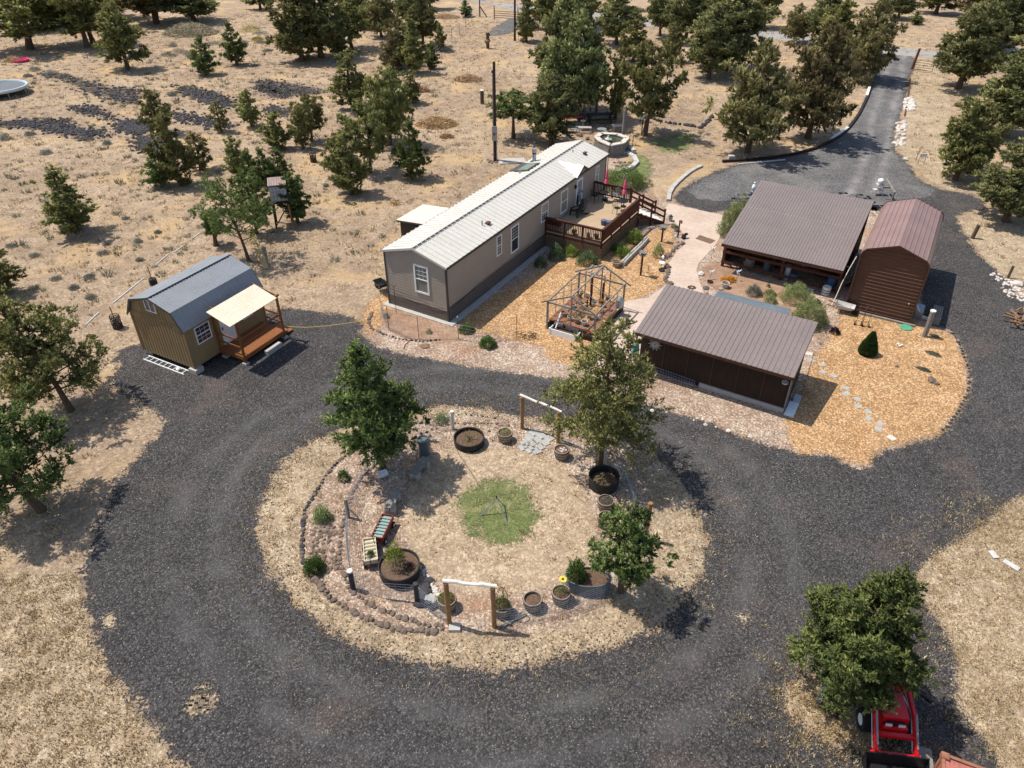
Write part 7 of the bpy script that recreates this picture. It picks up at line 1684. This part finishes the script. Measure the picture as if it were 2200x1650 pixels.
b = MB(); b.poly([G(*q)-PO+Vector((0,0,.92)) for q in [(1288,328),(1310,338),(1335,333),(1345,322),(1325,314),(1290,312)]]); b.build('water', mat('pond_water',(.06,.07,.04),.06,.3,3,0,.8), pd)
b = MB(); ring(b,[G(*q)-PO for q in [(1318,335),(1345,330),(1362,340),(1368,352),(1358,362),(1335,370),(1315,374)]],.36,.24); b.build('edging', MT['palepot'], pd)
b = MB(); ring(b,[G(*q)-PO for q in [(1325,325),(1350,322),(1362,330)]],.4,.35); b.build('edging', MT['palepot'], pd)
b = MB(); [b.rock(G(1320+i*5.5,350+((i*7)%14))-PO, .16+.03*(i%3), i, .7) for i in range(7)]; b.build('rocks', MT['rock'], pd)
b = MB(); b.lathe([(.0,1.0),(.22,1.05),(.3,1.2),(.24,1.2),(.1,1.35),(.06,1.5),(0,1.52)],12,(0,.2,0)); b.build('fountain', MT['palepot'], pd)
for px, py, r_, l in [(1244,292,.3,'tan boulder behind the far roof end, left one'),(1262,300,.25,'tan boulder behind the far roof end, right one'),(1352,364,.2,'rock at the tip of the pale curved pond edging')]:
    b = MB(); b.rock((0,0,.1), r_, px); obj1('boulder', b, MT['rock'], l, 'boulder', G(px, py))
# covered swing, table, benches, cot
sw_ = thing('garden_swing', 'dark covered garden swing in the shade behind the home', 'swing', G(1232,262), .2); b = MB()
for x in (-1,1): b.bar((x,-.5,0),(x,0,2.0),.08); b.bar((x,.5,0),(x,0,2.0),.08)
b.bar((-1.05,0,2),(1.05,0,2),.08); b.build('frame', MT['black'], sw_); b = MB(); b.add([(-1.1,-.7,1.85),(1.1,-.7,1.85),(1.1,0,2.15),(-1.1,0,2.15),(1.1,.7,1.85),(-1.1,.7,1.85)],[(0,1,2,3),(3,2,4,5)]); b.build('canopy', MT['black'], sw_)
b = MB(); b.box(-.85,.85,-.25,.25,.45,.52); b.box(-.85,.85,.22,.28,.5,1.0); b.build('seat', MT['pink'], sw_)
cot = thing('folding_cot', 'dark blue folding cot with white frame in the shade behind the home', 'cot', G(1222,284), -.2); b = MB(); b.box(-.8,.8,-.35,.35,.38,.42); b.build('fabric', mat('navy_fabric',(.03,.04,.09),.7,.1), cot); b = MB(); [b.bar((-.85,y,.44),(.85,y,.44),.05) for y in (-.37,.37)]; [b.bar((x,y,0),(x,y,.44),.04) for x in (-.7,.7) for y in (-.36,.36)]; b.build('frame', MT['white'], cot)
pt_ = thing('picnic_table', 'dark picnic table with benches in the shade of the two giants', 'table', G(1288,262), .1); b = MB(); b.box(-1.3,1.3,-.4,.4,.72,.77); b.build('tabletop', MT['dark_wood'], pt_)
for y in (-.75,.75): b = MB(); b.box(-1.3,1.3,y-.14,y+.14,.42,.46); b.build('bench', MT['dark_wood'], pt_)
for x in (-1,1): b = MB(); b.bar((x,-.75,0),(x,.2,.72),.07); b.bar((x,.75,0),(x,-.2,.72),.07); b.bar((x,-.85,.4),(x,.85,.4),.05); b.build('leg', MT['dark_wood'], pt_)
for i, (px, py) in enumerate([(1258,254),(1272,250),(1305,250),(1315,262),(1262,272),(1300,278)]): chair(px, py, i*1.1, 'dark garden chair around the shaded picnic table', 0, MT['black'], 'dark chairs around the shaded picnic table')
b = MB(); b.lathe([(.05,0),(.05,.6),(.40,.62),(.42,.68),(0,.68)],20); obj1('glass_table', b, mat('pale_glass_top',(.22,.27,.28),.15,.2), 'round glass garden table between the pond and the picnic table', 'table', G(1292,293))
b = MB(); [b.box(-.5,.5,-.3+i*.18,-.17+i*.18,.55,.59) for i in range(4)]; [b.bar((x,y,0),(x,y,.55),.06) for x in (-.4,.4) for y in (-.25,.25)]; obj1('log_bench', b, MT['palepot'], 'pale slatted bench right of the round glass table', 'bench', G(1326,283), .2)
b = MB(); [b.box(-.6,.6,-.25+i*.2,-.12+i*.2,.5,.54) for i in range(3)]; [b.bar((x,y,0),(x,y,.5),.05) for x in (-.5,.5) for y in (-.2,.2)]; obj1('slatted_table', b, MT['palepot'], 'pale slatted table just above the far end of the home roof', 'table', G(1256,286), -.05)
b = MB(); b.lathe([(.03,0),(.03,.7),(.22,.75),(.24,.82),(.0,.78)],14); obj1('bird_bath', b, MT['palepot'], 'pale round bird bath above the far end of the home roof', 'bird bath', G(1252,278))
b = MB(); b.tube([(0,0,0),(-.03,0,1.0),(.02,0,2.6)],[.17,.14,.08],10); obj1('totem_post', b, MT['galv_grey'], 'thick grey post with carved top in the shaded patio', 'post', G(1281,247))
b = MB(); b.tube([(0,0,0),(0,0,2.9)],[.16,.13],10); b.lathe([(.1,2.9),(.05,3.1),(0,3.2)],8); obj1('totem_post', b, MT['grey_wood'], 'tall weathered trunk post right of the stone pond', 'post', G(1337,310))
b = MB(); b.tube([(0,0,0),(0,0,2.5)],[.12,.10],8); tp_ = obj1('lamp_post', b, MT['bark'], 'brown post with a small white bird house left of the patio', 'post', G(1183,314)); b = MB(); b.cbox((.3,0,2.35),.45,.25,.06); b.add([(.1,-.15,2.41),(.5,-.15,2.41),(.5,.15,2.41),(.1,.15,2.41),(.3,-.15,2.6),(.3,.15,2.6)],[(0,1,4),(1,2,5,4),(2,3,5),(3,0,4,5)]); b.build('bird_house', MT['white'], tp_)
for px, py, h_ in [(1351,317,1.5),(1358,322,1.3),(1305,362,1.3),(1306,345,1.0)]: b = MB(); b.tube([(0,0,0),(0,0,h_)],.03,5); obj1('thin_stake', b, MT['rust'], 'thin rusty stake beside the stone pond', 'stake', G(px, py), group='thin stakes by the stone pond')
b = MB(); b.box(-.35,.35,-.2,.2,1.5,2.0); nb = obj1('nest_box', b, MT['white'], 'white box fixed in front of the open tall juniper trunk', 'nest box', G(1378,291)); b = MB(); b.bar((0,0,0),(0,0,1.5),.08); b.build('stand', MT['dark_wood'], nb)
b = MB(); b.box(-.3,.3,-.2,.2,.4,.65); [b.bar((x,y,0),(x,y,.4),.05) for x in (-.25,.25) for y in (-.15,.15)]; obj1('low_stool', b, MT['palepot'], 'pale low stand beside the flat-topped juniper', 'stand', G(1132,297))
b = MB(); b.cbox((0,0,0),2.2,1.2,.08,.15); obj1('concrete_pad', b, MT['concrete'], 'pale concrete pad between the power pole and the home roof', 'pad', G(1100,347))
for i in range(7): b = MB(); b.rock((0,0,.03),.12,i); obj1('small_rock', b, MT['rock'], 'reddish rock at the foot of the near power pole', 'stone', G(1048+i*3,344+((i*5)%8)), group='rocks at the foot of the near power pole')
# silver pickup glimpsed on the road at the right
cr = thing('parked_car', 'pale car glimpsed behind the tall green juniper on the road', 'car', G(2143,118), -.12)
b = MB(); b.extr([(-2.1,-.85,.35),(-2.1,-.85,.85),(-1.0,-.85,.95),(-.5,-.85,1.42),(1.0,-.85,1.45),(1.5,-.85,.98),(2.15,-.85,.9),(2.15,-.85,.35)],(0,1.7,0)); b.build('body', MT['galv'], cr)
b = MB(); b.extr([(-.9,-.87,.97),(-.48,-.87,1.36),(.95,-.87,1.38),(1.35,-.87,.98)],(0,1.74,0)); b.build('window', MT['glass'], cr)
for x in (-1.35,1.35):
    for y in (-.82,.82): b = MB(); wheel(b,(x,y,.33),.33,.2); b.build('wheel', MT['tyre'], cr)
# ------------------------------------------------------------------ red loader tractor and container, lower right
TL = G(1895,1530); tr = thing('tractor', 'red compact tractor with front loader parked under the wide juniper', 'tractor', G(1872,1500), -PI/2-.13)
# local +x = forward (towards the camera)
b = MB(); b.extr([(.15,-.36,.75),(.15,-.36,1.30),(.95,-.33,1.27),(1.30,-.30,1.15),(1.38,-.30,.70)],(0,.70,0)); hd = b.build('hood', MT['red'], tr)
b = MB(); [b.box(.35,.75,y-.012,y+.012,1.285,1.31) for y in (-.10,.14)]; b.build('hood_slot', MT['galv'], hd)
b = MB(); b.box(1.385,1.42,-.25,.30,.72,1.08); b.add([(1.425,-.22,.95),(1.425,.02,1.06),(1.425,.02,.98),(1.425,-.22,.87)],[(0,1,2,3)]); b.build('grille', MT['black'], tr)
for y in (-.16,.20): b = MB(); b.box(1.42,1.45,y-.09,y+.09,.95,1.04); b.build('headlight', MT['white'], tr)
b = MB(); b.box(-1.1,1.35,-.22,.22,.42,.74); b.build('chassis', MT['black'], tr)
b = MB(); b.box(-1.05,-.35,-.75,-.32,.95,1.12); b.box(-1.05,-.35,.32,.75,.95,1.12); b.build('fender', MT['red'], tr)
b = MB(); b.box(-.95,-.45,-.25,.25,.92,1.02); b.box(-.98,-.88,-.25,.25,1.0,1.45); b.build('seat', MT['black'], tr)
b = MB(); b.tube([(-.05,0,1.1),(-.2,0,1.35)],.025,6); b.tube([(-.2+.02*math.sin(i*.5236),math.cos(i*.5236)*.17,1.37+math.sin(i*.5236)*.1) for i in range(13)],.018,5); b.build('steering_wheel', MT['black'], tr)
b = MB(); b.tube([(-1.0,-.5,.9),(-1.0,-.5,2.1),(-1.0,.5,2.1),(-1.0,.5,.9)],.035,6); b.build('roll_bar', MT['black'], tr)
for y in (-.62,.62):
    b = MB(); wheel(b,(-.72,y,.55),.55,.34,22); w_ = b.build('wheel', MT['tyre'], tr); b = MB(); wheel(b,(-.72,y,.55),.28,.36,16); b.build('rim', MT['white'], w_)
for y in (-.52,.52):
    b = MB(); wheel(b,(.95,y,.34),.34,.24,20); w_ = b.build('wheel', MT['tyre'], tr); b = MB(); wheel(b,(.95,y,.34),.17,.26,14); b.build('rim', MT['white'], w_)
for y, n_ in ((-.52, 'loader_arm'), (.56, 'loader_arm')):
    b = MB(); b.bar((.25,y,.6),(.15,y,1.35),.10,.2); b.bar((.12,y,1.35),(1.25,y,1.15),.09,.15); b.bar((1.22,y,1.17),(2.05,y,.42),.09,.15); la = b.build(n_, MT['red'], tr)
    b = MB(); b.tube([(.35,y-.0,.85),(1.1,y+.0,1.02)],.035,6); b.tube([(1.2,y+.02,1.28),(1.9,y+.02,.72)],.03,6); b.tube([(.4,y-.07,1.2),(1.2,y-.07,1.1),(1.9,y-.07,.5)],.014,4); b.build('hydraulic_ram', MT['galv'], la)
b = MB(); b.bar((1.62,-.50,.80),(1.62,.54,.80),.12,.12); b.bar((1.98,-.66,.45),(1.98,.70,.45),.07,.10); b.box(1.40,1.50,-.32,.36,.55,.95); b.build('loader_crossbar', MT['red'], tr)
b = MB(); b.extr([(2.06,-.82,.10),(2.06,-.82,.62),(2.10,-.82,.62),(2.12,-.82,.14),(2.62,-.82,.12),(2.62,-.82,.09)],(0,1.68,0)); b.add([(2.06,-.82,.1),(2.06,-.82,.62),(2.62,-.82,.1)],[(0,1,2)]); b.add([(2.06,.86,.1),(2.06,.86,.62),(2.62,.86,.1)],[(0,2,1)]); b.build('bucket', MT['black'], tr)
b = MB(); b.tube([(.0,.0,.75),(.0,.55,1.15)],.02,5); b.build('mirror_arm', MT['black'], tr)
b = MB(); b.bar(G(1975,1490,.35), G(1997,1505,.35), .06); b.tube([G(1993,1502,.30), G(2001,1508,.36)], .07, 8); obj1('hitch_tool', b, MT['black'], 'black hitch bar sticking out right of the tractor', 'implement')
ct = thing('steel_container', 'faded red steel container roof corner at the bottom right edge', 'container', G(2020,1620,2.3)-Vector((0,0,2.3)), -.50); ct.rotation_euler.z = -.42
L_, W__ = 6.0, 2.4; b = MB(); b.box(.05,L_,-W__,-.05,.05,2.34); b.build('wall', MT['red_rust'], ct); b = MB()
for i in range(26): b.box(.08+i*.23,.08+i*.23+.11,-W__+.05,-.10,2.34,2.36)
b.build('roof_ribs', MT['red_rust'], ct); b = MB(); b.bar((0,-.04,2.36),(L_,-.04,2.36),.08,.10); b.bar((.04,0,2.36),(.04,-W__,2.36),.08,.10); b.cbox((.08,-.08,2.28),.18,.18,.16); b.cbox((.08,-.08,0),.12,.12,2.3); b.build('corner_frame', mat('rusty_orange_steel',(.28,.12,.07),.8,.4,4), ct)
b = MB(); b.bar(G(1985,1607,.12), G(1995,1690,.12), .38, .06); obj1('grey_plank', b, MT['grey_wood'], 'broad grey weathered plank beside the red container', 'plank')
for p, q, l in (((1766,1478),(1757,1513),'upright tan board end left of the wide juniper'),((1768,1518),(1800,1545),'dark timber lying left of the wide juniper')):
    b = MB(); b.bar(G(*p)+Vector((0,0,.15)), G(*q)+Vector((0,0,.1)), .14, .12); obj1('timber_offcut', b, MT['grey_wood'] if 'tan' in l else MT['dark_wood'], l, 'timber')
for p, q, l in (((2127,1185),(2140,1201),'short pale board on the dry grass at right'),((2155,1206),(2188,1226),'long pale board on the dry grass at the right edge')):
    b = MB(); b.bar(G(*p)+Vector((0,0,.05)), G(*q)+Vector((0,0,.05)), .22, .04); obj1('pale_board', b, MT['palepot'], l, 'board')
lg = random.Random(4)
for i in range(16):
    b = MB(); a = lg.uniform(0,3.1); c = G(2178+lg.uniform(0,30), 672+lg.uniform(-12,28), .08+lg.uniform(0,.3)); b.tube([c, c+Vector((math.cos(a)*.6,math.sin(a)*.6,.05))], .06, 7)
    obj1('firewood_piece', b, MT['dead'], 'piece of split firewood in the heap at the right edge', 'firewood', group='firewood heap at the right edge')
